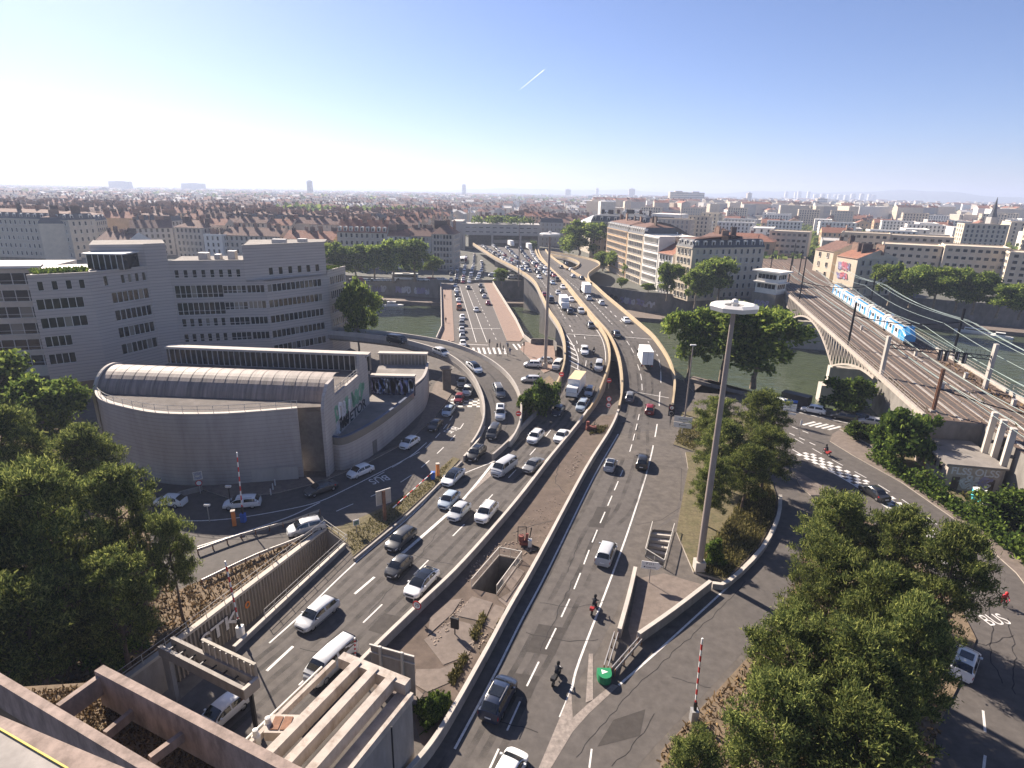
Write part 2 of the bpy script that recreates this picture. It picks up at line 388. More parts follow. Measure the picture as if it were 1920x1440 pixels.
# ---- elevated decks ----------------------------------------------------
def edge_wall(line, h, w, m, parent, name='parapet', o=0.0):
    b = MB(); b.sweep(offset(line, o), [(-w / 2, -.05), (w / 2, -.05), (w / 2 * .8, h), (-w / 2 * .8, h)]); return b.build(name, m, parent)
def viaduct(label, L, Rr, zmin, piers, n=120, hL=1.0, hR=1.0, mL=OCHRE, mR=OCHRE, width=0.45, girder=CONC):
    L = [p for p in N_pts(L, n)]; Rr = [p for p in N_pts(Rr, n)]
    ks = [k for k in range(n) if (L[k].z + Rr[k].z) / 2 > zmin]; L = [L[k] for k in ks]; Rr = [Rr[k] for k in ks]
    Lo = offset(L, .55); Ro = offset(Rr, -.55)
    c = sum(L + Rr, Vector()) / (2 * len(L)); root = thing('viaduct', label, 'viaduct', (c.x, c.y, 0))
    b = MB()
    for k in range(len(L) - 1):
        def sec(k):
            z = (L[k].z + Rr[k].z) / 2; zb = z - 1.5 if z > 3.2 else -.1
            return [Vector((Lo[k].x, Lo[k].y, L[k].z - .07)), Vector((Ro[k].x, Ro[k].y, Rr[k].z - .07)), Vector((Ro[k].x, Ro[k].y, Rr[k].z - .9 if z > 3.2 else zb)), Vector((Rr[k].x, Rr[k].y, zb)), Vector((L[k].x, L[k].y, zb)), Vector((Lo[k].x, Lo[k].y, L[k].z - .9 if z > 3.2 else zb))]
        a, d = sec(k), sec(k + 1)
        for j in range(6): b.face([a[j], a[(j + 1) % 6], d[(j + 1) % 6], d[j]])
    b.build('deck', girder, root)
    edge_wall(offset(L, .3), hL, width, mL, root); edge_wall(offset(Rr, -.3), hR, width, mR, root)
    for (fy, wid, zb) in piers:
        k = min(range(len(L)), key=lambda k: abs(L[k].y - fy)); a, d = L[k], Rr[k]; dirv = (d - a).normalized(); mid = (a + d) / 2
        half = (d - a).length / 2 * .72; nrm = Vector((-dirv.y, dirv.x, 0)) * wid
        p = [mid - dirv * half - nrm, mid + dirv * half - nrm, mid + dirv * half + nrm, mid - dirv * half + nrm]
        b = MB(); b.prism([(q.x, q.y) for q in p], zb, mid.z - 1.45); b.build('pier', CONC, root)
    return root
viaduct('ochre edged motorway viaduct carrying the jammed lanes over the river', inL, inR, .25, [(168, 1.2, -10), (215, 1.6, -10), (262, 1.6, -10), (300, 1, 0), (340, 1, 0)], mR=OCHRE)
viaduct('ochre edged motorway viaduct carrying the outbound lanes with the white box truck', outL, outR, .25, [(165, 1.2, -10), (210, 1.6, -10), (250, 1.6, -10), (300, 1, 0), (350, 1, 0)])
viaduct('curved single lane ramp on a round column above the junction', rampL, rampR, .2, [(149, .6, 0)], n=60, hL=1.0, hR=.9, mL=CONC_L, mR=CONC_L, width=.35)
viaduct('looping slip road viaduct with pale parapets near the round planted tree', loopI, loopO, .2, [(330, 1, 0)], n=40)
# round column of the ramp, steel guard rail inside the parapets
b_ = MB(); pc = G(838, 731, 0); b_.lathe([(.9, 0), (.9, 4.2), (1.5, 4.9)], 14, (pc.x, pc.y, 0)); o = b_.build('ramp_column', CONC_D, smooth=40); tagv(o, 'thick dark round column holding up the curved ramp', 'column')

# ---- Kitchener style road bridge --------------------------------------
kL = [G(812, 645), G(826, 622), G(828, 612), G(826, 537)]; kR = [G(985, 636), G(968, 603), G(923, 531), G(921, 529)]
cK = G(880, 580); kb = thing('road_bridge', 'flat road bridge with red brown pavements over the river', 'bridge', (cK.x, cK.y, 0))
pl_ = [G(818, 640), G(828, 617), G(826, 530), G(925, 531), G(967, 602), G(982, 634)]
b_ = MB(); b_.prism([(p.x, p.y) for p in pl_], -2.2, -.004); b_.build('deck', CONC_D, kb)
b_ = MB(); b_.strip(up([G(853, 641), G(847, 533)], .01), up([G(951, 641), G(905, 530)], .01)); struct(b_.build('bridge_road', ASPH, fix=True))
slab('pavement', [tuple(p)[:2] for p in (G(829, 618), G(827, 534), G(846, 533), G(852, 640), G(812, 647), G(818, 639))], 0, .14, PAVE_R)
slab('pavement', [tuple(p)[:2] for p in (G(907, 531), G(922, 531), G(966, 603), G(981, 634), G(975, 641), G(951, 640))], 0, .14, PAVE_R)
for ln in ([G(818, 640), G(828, 617), G(826.5, 533)], [G(924, 532), G(967, 602), G(982, 634), G(996, 645)]):
    edge_wall([Vector((p.x, p.y, .1)) for p in ln], 1.05, .3, CONC_L, kb)
for k, fy in enumerate((200, 240)):
    a, d = -23.5 - k * 4, 2 - k * 6; b_ = MB(); b_.box(a, d, fy - 1.6, fy + 1.6, -10, -2.1); b_.build('pier', CONC, kb)

# ---- beds, pavements, islands -----------------------------------------
def gp(*pts): return [tuple(G(*p))[:2] for p in pts]
slab('pavement', gp((545, 896), (612, 897), (640, 878), (665, 872), (747, 836), (782, 800), (800, 760), (815, 720), (835, 700), (852, 705), (858, 722), (838, 752), (812, 788), (762, 830), (690, 868), (600, 905), (520, 925), (430, 935), (370, 915)), 0, .13, PAVE)
slab('planting_bed', gp((-600, 700), (60, 690), (110, 760), (180, 800), (250, 905), (285, 950), (280, 1040), (330, 1110), (480, 1048), (608, 986), (318, 1210), (210, 1290), (60, 1420), (-500, 1500)), 0, .12, SOIL)
slab('verge', gp((640, 988), (735, 945), (795, 905), (850, 858), (862, 862), (826, 902), (765, 958), (662, 1045), (654, 1022), (612, 990)), 0, .12, GRASS)
slab('planting_bed', gp((985, 735), (1030, 705), (1045, 722), (1022, 752), (996, 785), (975, 800), (972, 765)), 0, .12, SOIL)
slab('pavement', gp((984, 642), (1038, 648), (1044, 690), (1020, 700), (975, 655)), 0, .13, PAVE_R)
med = [p for p in GL([(700, 1235), (787, 1150), (867, 1071), (967, 955), (1030, 872), (1080, 810), (1098, 785)])] + [p for p in GL([(1158, 775), (1140, 812), (1092, 890), (1005, 1057), (950, 1158), (900, 1253), (820, 1395), (790, 1395), (770, 1330), (700, 1290)])]
struct(poly_sheet('median', [tuple(p)[:2] for p in med], [PIT_B], .006, DIRT))
slab('planting_bed', gp((1285, 850), (1330, 850), (1400, 850), (1440, 885), (1455, 930), (1452, 975), (1420, 1030), (1358, 1092), (1300, 1075), (1268, 1000), (1275, 960), (1290, 880)), 0, .25, GRASS)
slab('planting_bed', gp((1262, 835), (1280, 800), (1275, 775), (1330, 770), (1420, 790), (1460, 850), (1400, 848), (1300, 848)), 0, .2, GRASS)
slab('planting_bed', gp((1240, 1410), (1360, 1280), (1465, 1165), (1500, 1080), (1515, 1000), (1520, 955), (1560, 940), (1610, 965), (1700, 1030), (1790, 1120), (1830, 1200), (1800, 1280), (1760, 1360), (1735, 1500), (1230, 1560)), 0, .14, SOIL)
slab('pavement', gp((1560, 815), (1572, 808), (1600, 822), (1700, 880), (1800, 955), (1960, 1075), (2100, 1200), (2100, 1330), (1905, 1075), (1805, 985), (1690, 905), (1600, 855), (1556, 828)), 0, .13, PAVE)
slab('planting_bed', gp((1574, 806), (1620, 800), (1680, 815), (1720, 850), (1800, 930), (2000, 1040), (2100, 1110), (2100, 1195), (1962, 1072), (1802, 952), (1702, 878), (1602, 820)), 0, .3, GRASS)
slab('traffic_island', gp((1478, 868), (1488, 880), (1545, 915), (1567, 923), (1552, 930), (1520, 930), (1500, 912)), 0, .13, PAVE)
slab('pavement', gp((1300, 735), (1330, 712), (1440, 745), (1500, 770), (1700, 806), (1740, 812), (1720, 795), (1500, 757), (1300, 706), (1280, 712)), 0, .13, PAVE)
poly_sheet('painted_gore', gp((1104, 1226), (1112, 1226), (1112, 1312), (1098, 1318)), [], .03, PAINT_W)['kind'] = 'structure'
tri = gp((1178, 1180), (1196, 1085), (1245, 1075), (1330, 1100), (1250, 1160), (1185, 1205))
struct(poly_sheet('triangle_island', tri, [], .012, PAVE))
# side road patch areas, hard shoulder
struct(poly_sheet('hard_shoulder', gp((1233, 800), (1256, 800), (1268, 832), (1285, 880), (1268, 962), (1216, 1000), (1186, 1080), (1155, 1078), (1190, 980), (1222, 870)), [], .012, ASPH2))

# ---- markings ----------------------------------------------------------
_dash = {}
def dash_mesh(l, w):
    if (l, w) not in _dash:
        b = MB(); b.face([(-l / 2, -w / 2, 0), (l / 2, -w / 2, 0), (l / 2, w / 2, 0), (-l / 2, w / 2, 0)]); _dash[(l, w)] = b.mesh('dash', PAINT)
    return _dash[(l, w)]
def dashes(parent, line, l, gap, w=.16, z=.016, s0=0.0):
    """line: world points; every painted dash is a part of its road"""
    tot = 0; P = [Vector(p) for p in line]; cum = [0]
    for a, b in zip(P[:-1], P[1:]): cum.append(cum[-1] + (b - a).length)
    def at(s):
        for k in range(len(P) - 1):
            if s <= cum[k + 1]: return P[k].lerp(P[k + 1], (s - cum[k]) / max(1e-6, cum[k + 1] - cum[k]))
        return P[-1]
    s = s0
    while s + l < cum[-1]:
        a, b = at(s), at(s + l); d = b - a; c = (a + b) / 2
        o = inst('dash', dash_mesh(l, w), parent, c - parent.location + Vector((0, 0, z)), (0, -math.asin(max(-1, min(1, d.z / l))), math.atan2(d.y, d.x))); s += l + gap
def line_paint(parent, line, w=.17, z=.016, name='edge_line'):
    b = MB(); b.strip(up(offset(line, w / 2), z), up(offset(line, -w / 2), z)); return b.build(name, PAINT, parent, fix=True)
lA = GL([(560, 1285), (720, 1130), (753, 1100), (847, 1007), (867, 987), (940, 910), (1007, 838), (1050, 783), (1075, 745), (1093, 705), (1100, 670), (1098, 640), (1086, 602), (1068, 570), (1045, 537), (1020, 510)], prof_main, n=4)
dashes(road_in, lA, 3.0, 5.5, .16)
lB = GL([(500, 1258), (585, 1180), (667, 1112), (730, 1058)], prof_main, n=4); dashes(road_in, lB, 3.2, 2.6, .28)
line_paint(road_in, GL([(740, 1050), (767, 1027), (840, 963), (877, 927), (925, 868)], prof_main, n=4), .42)
b_ = MB(); q = GL([(862, 943), (872, 934), (928, 872), (930, 884)], prof_main); b_.face(up(q, .02)); b_.build('painted_gore', PAINT_W, road_in)
lC = GL([(1085, 660), (1081, 639), (1072, 618), (1067, 608), (1056, 591), (1048, 577), (1030, 548), (1012, 522), (990, 505)], prof_main, n=4); dashes(road_in, lC, 2.2, 3.0, .2)
line_paint(road_in, offset(GL(IN_L[2:8], prof_main, n=4), -.5)); line_paint(road_in, offset(GL(IN_R[1:13], prof_main, n=4), .6))
for px in range(6):
    y = 640 + px * 9; line_paint(road_in, [GP(1063 + px * 1.2, y, prof_main), GP(1077 + px * 2, y + 9, prof_main)], .45, name='hatch')
line_paint(road_in, GL([(1047, 610), (1065, 632), (1078, 655), (1084, 672), (1083, 692)], prof_main, n=4), .22)
line_paint(road_in, [GP(1064, 626, prof_main), GP(1126, 630, prof_main)], .3, name='stop_line')
lD = GL([(905, 1470), (963, 1343), (1000, 1260), (1027, 1210), (1077, 1103), (1113, 1010), (1140, 947), (1163, 893), (1183, 840), (1200, 770), (1204, 735), (1202, 706), (1196, 685), (1187, 659), (1171, 634), (1150, 610), (1117, 575), (1090, 548), (1060, 522)], prof_main, n=4)
dashes(road_out, lD, 3.0, 1.7, .15)
lE = GL([(1187, 625), (1177, 614), (1150, 589), (1142, 581), (1120, 563), (1095, 540)], prof_main, n=4); dashes(road_out, lE, 2.4, 4.5, .25)
line_paint(road_out, GL([(1050, 1345), (1072, 1290), (1087, 1237), (1147, 1080), (1183, 980), (1217, 870), (1233, 790), (1237, 740), (1239, 700), (1232, 665), (1215, 640)], prof_main, n=4), .2)
line_paint(road_out, offset(GL(OUT_L[1:7], prof_main, n=4), -1.15), .2)
line_paint(road_out, [GP(1172, 632, prof_main), GP(1222, 636, prof_main)], .3, name='stop_line'); line_paint(road_out, [GP(1186, 734, prof_main), GP(1254, 746, prof_main)], .2, name='stop_line')
b_ = MB(); q = [G(1008, 1445), G(1030, 1445), G(1074, 1372), G(1104, 1338), G(1160, 1286), G(1148, 1283), G(1100, 1322), G(1074, 1346), G(1071, 1292), G(1052, 1340)]
poly_sheet('painted_gore', [tuple(p)[:2] for p in q], [], .018, PAINT_W, road_out)
line_paint(road_side, GL([(1160, 1285), (1240, 1215), (1361, 1104), (1375, 1090)], n=3), .2)
dashes(road_side, GL([(1105, 1440), (1110, 1400)]), 1.6, 4, .14)
# surface road by the curved hall
b_ = MB(); sheet = struct(poly_sheet('bus_road', gp((230, 900), (285, 948), (280, 1035), (335, 1100), (480, 1045), (608, 983), (735, 943), (795, 903), (848, 856), (886, 800), (896, 765), (893, 735), (882, 705), (866, 705), (858, 722), (838, 752), (812, 788), (762, 830), (690, 868), (600, 905), (520, 925), (430, 935), (370, 915)), [], .006, ASPH))
line_paint(sheet, GL([(255, 962), (330, 976), (430, 973), (540, 955), (600, 940), (650, 917), (700, 892), (767, 857), (800, 830)], n=4), .18)
line_paint(sheet, GL([(370, 1025), (450, 1000), (540, 970), (600, 942)], n=4), .2)
dashes(sheet, GL([(700, 897), (767, 858), (800, 838), (835, 800), (852, 775)], n=4), 2.4, 1.8, .15)
dashes(sheet, GL([(560, 990), (650, 950), (745, 908), (800, 868), (850, 820), (872, 790)], n=4), 2.6, 2.8, .15)
for i in range(7):
    for j in range(5):
        if (i + j) % 2 == 0:
            c = G(880, 758) + Vector((-.9 * i + 1.5, -.9 * j + 2, .02)); b2 = MB(); b2.face([c, c + Vector((.9, 0, 0)), c + Vector((.9, .9, 0)), c + Vector((0, .9, 0))]); b2.build('checker_square', PAINT, sheet)
# bridge road lines and crossing
for ln in ([(862, 537), (893, 642)], [(873, 537), (913, 642)]): line_paint(road_in if 0 else sheet, GL(ln), .16, z=.02, name='lane_line')
dashes(sheet, GL([(884, 537), (932, 640)]), 2.5, 3.5, .14, z=.02)
line_paint(sheet, GL([(857, 616), (938, 616)]), .25, z=.02, name='stop_line'); line_paint(sheet, GL([(852, 645), (915, 647)]), .35, z=.02, name='stop_line')
for k in range(9):
    x = 868 + k * 9.5; line_paint(sheet, [G(x, 652), G(x + 4, 664)], .6, z=.02, name='crossing_bar')
for k in range(5): line_paint(sheet, [G(962 + k * 9, 645), G(970 + k * 9, 656)], .5, z=.02, name='crossing_bar')
# right hand road
rr = struct(poly_sheet('quay_road', gp((1480, 760), (1540, 800), (1556, 828), (1600, 856), (1690, 906), (1805, 986), (1905, 1077), (2100, 1340), (2000, 1560), (1740, 1560), (1760, 1360), (1800, 1280), (1832, 1200), (1792, 1118), (1702, 1028), (1612, 963), (1570, 935), (1500, 900), (1470, 850), (1440, 800)), [], .006, ASPH))
line_paint(rr, GL([(1486, 843), (1560, 885), (1640, 935), (1720, 1000), (1790, 1080)], n=4), .2)
dashes(rr, GL([(1490, 822), (1560, 862), (1640, 905), (1740, 970), (1830, 1050)], n=4), 2.2, 2.2, .14)
dashes(rr, GL([(1485, 800), (1530, 818)], n=2), 1.2, 1.0, .2); dashes(rr, GL([(1480, 812), (1540, 840)], n=2), 1.2, 1.0, .2)
chk = GL([(1500, 850), (1560, 880), (1620, 912), (1690, 962), (1740, 1005), (1790, 1058)], n=6); chk = resample(chk, .8)
for k in range(len(chk) - 1):
    d = (chk[k + 1] - chk[k]).normalized(); l = Vector((-d.y, d.x, 0))
    for j in range(4):
        if (k + j) % 2 == 0:
            c = chk[k] + l * (.75 * j - 1.0) + Vector((0, 0, .02)); b2 = MB(); b2.face([c, c + d * .78, c + d * .78 + l * .72, c + l * .72]); b2.build('checker_square', PAINT, rr)
for k in range(5): line_paint(rr, [G(1505 + k * 12, 797 + k * 2.2), G(1528 + k * 12, 791 + k * 2.2)], .5, z=.02, name='crossing_bar')
line_paint(rr, GL([(1460, 765), (1540, 783), (1650, 806)]), .22, z=.02); dashes(rr, GL([(1842, 1460), (1848, 1400), (1843, 1330), (1830, 1260)], n=3), 2.5, 2.6, .18)
def road_text(txt, px, py, size, rot, parent, z=.024):
    c = bpy.data.curves.new('lettering', 'FONT'); c.body = txt; c.size = size; c.align_x = 'CENTER'; c.align_y = 'CENTER'; c.materials.append(PAINT)
    o = text_obj('lettering', c); o.parent = parent; p = G(px, py); o.location = p - parent.location + Vector((0, 0, z)); o.rotation_euler = (0, 0, rot); o.scale = (1, 1.5, 1); return o
road_text('BUS', 1866, 1163, 1.5, R(8), rr); road_text('BUS', 711, 899, 1.7, R(38 + 180), sheet); road_text('BUS', 846, 806, 1.7, R(60 + 180), sheet)

# tyre darkened tracks, repair patches and cracks on the carriageways
wr = bpy.data.materials.new('tyre_wear'); wr.use_nodes = True; t = wr.node_tree; n_ = t.nodes; b = n_['Principled BSDF']; b.inputs['Base Color'].default_value = (.03, .027, .025, 1); b.inputs['Roughness'].default_value = .85
tc = n_.new('ShaderNodeTexCoord'); no = n_.new('ShaderNodeTexNoise'); no.inputs['Scale'].default_value = .35; no.inputs['Detail'].default_value = 6; mr = n_.new('ShaderNodeMapRange'); mr.inputs[1].default_value = .38; mr.inputs[2].default_value = .75; mr.inputs[4].default_value = .6
tr = n_.new('ShaderNodeBsdfTransparent'); mx = n_.new('ShaderNodeMixShader'); t.links.new(tc.outputs['Object'], no.inputs[0]); t.links.new(no.outputs[0], mr.inputs[0]); t.links.new(mr.outputs[0], mx.inputs[0]); t.links.new(tr.outputs[0], mx.inputs[1]); t.links.new(b.outputs[0], mx.inputs[2]); t.links.new(mx.outputs[0], n_['Material Output'].inputs[0])
def wear(parent, L, Rr, fr, w=.55, n=160):
    A = N_pts(L, n); B = N_pts(Rr, n)
    for f in fr:
        ln = [a.lerp(b_, f) for a, b_ in zip(A, B)]; m_ = MB(); m_.strip(up(offset(ln, w / 2), .013), up(offset(ln, -w / 2), .013)); m_.build('tyre_track', wr, parent, fix=True)
wear(road_in, inL, inR, (.12, .24, .42, .55, .74, .87)); wear(road_out, outL, outR, (.14, .3, .44, .58)); wear(road_ramp, rampL, rampR, (.3, .62), .6)
TAR = mat('tar_seam', (.022, .02, .02), .8, .2, 3); PATCH = mat('asphalt_patch', (.05, .044, .04), .9, .2, 1.5)
rp = random.Random(6)
def patch(parent, pts, m=PATCH, z=.0145): poly_sheet('asphalt_patch', gp(*pts), [], z, m, parent)
for q in (((1010, 1170), (1062, 1178), (1040, 1230), (985, 1222)), ((965, 1262), (1012, 1268), (995, 1310), (942, 1302)), ((1120, 950), (1146, 952), (1132, 990), (1103, 988))): patch(road_out, q)
for q in (((720, 1150), (770, 1160), (735, 1195), (690, 1182)), ((890, 960), (925, 968), (905, 990), (868, 982)), ((600, 1235), (650, 1245), (620, 1280), (570, 1270))): patch(road_in, q)
patch(road_side, ((1120, 1400), (1200, 1380), (1210, 1330), (1150, 1350)))
def crack(parent, pts, w=.07):
    P = GL(pts); P = resample(P, .7); P = [p + Vector((rp.uniform(-.14, .14), rp.uniform(-.14, .14), 0)) for p in P]; line_paint_m(parent, P, w, TAR)
def line_paint_m(parent, P, w, m): m_ = MB(); m_.strip(up(offset(P, w / 2), .0175), up(offset(P, -w / 2), .0175)); m_.build('tar_seam', m, parent, fix=True)
for q in (((985, 1187), (1060, 1203), (1120, 1200)), ((1010, 1130), (1082, 1140), (1135, 1128)), ((930, 1350), (1010, 1372)), ((1075, 1085), (1045, 1150), (1012, 1220)), ((1090, 1010), (1062, 1075))): crack(road_out, q)
for q in (((560, 1215), (640, 1235), (700, 1225)), ((770, 1040), (850, 1060)), ((820, 1000), (760, 1075), (690, 1150))): crack(road_in, q)
for q in (((1080, 1420), (1180, 1300), (1300, 1190), (1400, 1090)), ((1150, 1440), (1230, 1340)), ((1260, 1270), (1330, 1290))): crack(road_side, q, .05)
for q in (((1760, 1170), (1800, 1200), (1850, 1210), (1900, 1190)), ((1850, 1130), (1862, 1180), (1855, 1230), (1880, 1280)), ((1890, 1160), (1905, 1230), (1900, 1300)), ((1800, 1200), (1830, 1260))): crack(rr, q, .08)
for q in (((1225, 872), (1275, 878), (1282, 882)), ((1278, 878), (1276, 940)), ((1190, 985), (1240, 975), (1275, 952))): P = GL(q); line_paint_m(road_out, P, .06, TAR)

for q in (((845, 1165), (880, 1178), (905, 1172)), ((770, 1260), (820, 1262), (850, 1250), (875, 1238)), ((1050, 860), (1040, 905), (1060, 925)), ((960, 1000), (1000, 985), (1040, 975)), ((730, 1290), (790, 1305), (812, 1285))): crack(bpy.data.objects['median'], q, .08)
# ================================================================== buildings
def RP(px, py, A, B):
    """photo point -> world point on the vertical plane through A and B"""
    d = _f * FOC + _r * (px - 960) + _u * (720 - py)
    ax, ay = A[0], A[1]; dx, dy = B[0] - A[0], B[1] - A[1]
    t = (ax * dy - ay * dx) / (d.x * dy - d.y * dx)
    return Vector((d.x * t, d.y * t, CAM_H + d.z * t))
WALLS = {
    'cream': mat('wall_cream', (.55, .47, .36), .9, .12, .5, stain=.25, stain_scale=.12, dark=(.3, .24, .17)),
    'ochre': mat('wall_ochre', (.47, .33, .2), .9, .12, .5, stain=.25, stain_scale=.12, dark=(.28, .2, .13)),
    'white': mat('wall_white', (.7, .67, .61), .9, .1, .5, stain=.25, stain_scale=.12, dark=(.36, .33, .29)),
    'grey': mat('wall_grey', (.4, .38, .35), .9, .12, .5, stain=.3, stain_scale=.12, dark=(.22, .2, .19)),
    'pink': mat('wall_pink', (.52, .34, .27), .9, .1, .5, stain=.2, stain_scale=.12, dark=(.32, .22, .18)),
    'stone': mat('wall_stone', (.48, .42, .34), .9, .15, .5, stain=.3, stain_scale=.12, dark=(.24, .2, .16)),
}
CLAD = mat('office_cladding', (.44, .39, .35), .6, .1, .6, stain=.25, stain_scale=.12, dark=(.27, .25, .24), stretch=(.4, .4, 6))
def board_lines(m, period, depth, dist, mixf=.4):
    """fine horizontal joints as relief"""
    t = m.node_tree; n = t.nodes; b = n['Principled BSDF']; g = n.new('ShaderNodeNewGeometry'); x = n.new('ShaderNodeSeparateXYZ'); t.links.new(g.outputs['Position'], x.inputs[0])
    d = n.new('ShaderNodeMath'); d.operation = 'PINGPONG'; d.inputs[1].default_value = period / 2; t.links.new(x.outputs['Z'], d.inputs[0]); r = n.new('ShaderNodeMapRange'); r.inputs[1].default_value = 0; r.inputs[2].default_value = period * .16; t.links.new(d.outputs[0], r.inputs[0])
    p = n.new('ShaderNodeBump'); p.inputs['Strength'].default_value = depth; p.inputs['Distance'].default_value = dist; t.links.new(r.outputs[0], p.inputs['Height'])
    if b.inputs['Normal'].is_linked: t.links.new(b.inputs['Normal'].links[0].from_socket, p.inputs['Normal'])
    t.links.new(p.outputs[0], b.inputs['Normal'])
    bc = b.inputs['Base Color'].links[0].from_socket; mx = n.new('ShaderNodeMix'); mx.data_type = 'RGBA'; mx.blend_type = 'MULTIPLY'; mx.inputs[0].default_value = mixf; t.links.new(bc, mx.inputs[6]); t.links.new(r.outputs[0], mx.inputs[7]); t.links.new(mx.outputs[2], b.inputs['Base Color'])
board_lines(CLAD, .62, .5, .03)
HALLW = mat('hall_concrete', (.40, .36, .33), .85, .14, .5, bump=.05, stain=.5, stain_scale=.3, dark=(.24, .2, .175), stretch=(1, 1, .22)); board_lines(HALLW, .55, .2, .02, .2)
BARREL = mat('barrel_roof', (.23, .19, .165), .65, .45, .6, stain=.75, stain_scale=.35, dark=(.1, .09, .085), stretch=(3.5, .25, .25))
ROOFS = {
    'tile': mat('roof_tile', (.25, .115, .075), .9, .3, .9, stain=.5, stain_scale=.2, dark=(.1, .06, .048), stretch=(1, 1, 3)),
    'brown': mat('roof_brown', (.15, .085, .066), .9, .3, .9, stain=.5, stain_scale=.2, dark=(.08, .06, .05)),
    'slate': mat('roof_slate', (.07, .075, .085), .6, .25, .9),
    'zinc': mat('roof_zinc', (.36, .37, .38), .5, .12, .6, metal=.2),
    'flat': mat('roof_flat', (.22, .2, .18), .95, .25, .4, stain=.5, stain_scale=.15, dark=(.1, .09, .08)),
    'pale': mat('roof_pale', (.6, .57, .52), .9, .12, .4),
}
CHIM = mat('chimney_render', (.24, .16, .12), .9, .3, 1.2)
CHIM_D = mat('chimney_dark', (.1, .075, .065), .9, .3, 1.2)
SHUT = mat('shutter', (.5, .48, .45), .8, .15, 2)
FRAMEW = mat('window_frame', (.6, .58, .54), .6, .08, 2)
FRAMEG = mat('window_frame_pale', (.62, .6, .56), .5, .08, 2)
GLASS_R = mat('window_glass_warm', (.16, .12, .08), .07, .6, .35, spec=.7)
GLASS_F = blinds_reflections(mat('window_glass_dark', (.02, .021, .024), .2, .4, .5, spec=.35), .15, (.3, .27, .23))
PLANT = leafmat('leaf_plain', (.06, .09, .03), (.17, .19, .05))

_win = {}
def win_mesh(w, h, kind='plain'):
    """window unit: frame, glass, sill; x across, y into the wall, z up, origin low left on the wall face"""
    k = (round(w, 2), round(h, 2), kind)
    if k in _win: return _win[k]
    b = MB(); f = min(.055, w * .06); y = .16
    b.face([(0, y, 0), (w, y, 0), (w, y, h), (0, y, h)], 1)
    y0, y1 = (.04, .2)
    if kind == 'proud': y0, y1 = -.06, .14
    for x in (0, w - f): b.box(x, x + f, y0, y1, 0, h, 0)
    for z in (0, h - f): b.box(f, w - f, y0, y1, z, z + f, 0)
    if kind == 'casement': b.box(w / 2 - f / 2, w / 2 + f / 2, y0 + .01, y1, f, h - f, 0)
    if kind == 'transom': b.box(f, w - f, y0 + .01, y1, h * .33 - .03, h * .33 + .03, 0)
    if kind == 'proud': b.box(-.12, w + .12, -.12, .1, -.12, -.005, 0)
    _win[k] = b.mesh('window', [FRAMEW if kind != 'transom' else FRAMEG, GLASS_D if kind in ('plain', 'transom') else GLASS_F]); return _win[k]
def facade(parent, A, B, z0, z1, opens, wallm, reveal=.22, base=None, name='wall', kind='plain', bay=None):
    """wall sheet from A to B (outside on the right of travel) with real openings; a window part in every one"""
    A = V2(A); B = V2(B); L = (B - A).length; u = (B - A) / L; nin = Vector((-u.y, u.x)); off = parent.location
    us = sorted({0, L} | {round(o[0], 3) for o in opens} | {round(o[1], 3) for o in opens}); vs_ = sorted({z0, z1} | {round(o[2], 3) for o in opens} | {round(o[3], 3) for o in opens})
    def pt(s, z, d=0.0): p = A + u * s + nin * d; return (p.x, p.y, z)
    b = MB()
    R_ = [(round(o[0], 3), round(o[1], 3), round(o[2], 3), round(o[3], 3)) for o in opens]
    for i in range(len(us) - 1):
        cu = (us[i] + us[i + 1]) / 2; j = 0
        while j < len(vs_) - 1:
            cv = (vs_[j] + vs_[j + 1]) / 2
            if any(o[0] < cu < o[1] and o[2] < cv < o[3] for o in R_): j += 1; continue
            k = j + 1
            while k < len(vs_) - 1 and not any(o[0] < cu < o[1] and o[2] < (vs_[k] + vs_[k + 1]) / 2 < o[3] for o in R_): k += 1
            b.face([pt(us[i], vs_[j]), pt(us[i + 1], vs_[j]), pt(us[i + 1], vs_[k]), pt(us[i], vs_[k])]); j = k
    for (a, c, e, h) in R_:
        b.face([pt(a, e), pt(c, e), pt(c, e, reveal), pt(a, e, reveal)]); b.face([pt(a, h), pt(c, h), pt(c, h, reveal), pt(a, h, reveal)])
        b.face([pt(a, e), pt(a, h), pt(a, h, reveal), pt(a, e, reveal)]); b.face([pt(c, e), pt(c, h), pt(c, h, reveal), pt(c, e, reveal)])
    w = b.build(name, wallm, parent); yaw = math.atan2(u.y, u.x)
    for o in opens:
        a, c, e, h = o[:4]; kd = o[4] if len(o) > 4 else kind
        if kd is None: continue
        n = max(1, round((c - a) / (bay or 99))); ww = (c - a) / n
        me = win_mesh(ww, h - e, kd)
        for q in range(n):
            p = pt(a + q * ww, e, .03); inst('window', me, parent, (p[0] - off.x, p[1] - off.y, p[2] - off.z), (0, 0, yaw))
    return w
def bands(us, rows, h): return [(a, c, z - h / 2, z + h / 2) for z in rows for (a, c) in us]
def grid(L, n, rows, w, h, m0=.8, m1=None, kind=None):
    m1 = m0 if m1 is None else m1; s = (L - m0 - m1) / max(1, n); out = []
    for z in rows:
        for k in range(n):
            c = m0 + s * (k + .5); out.append((c - w / 2, c + w / 2, z - h / 2, z + h / 2) + ((kind,) if kind else ()))
    return out
_chim = {}
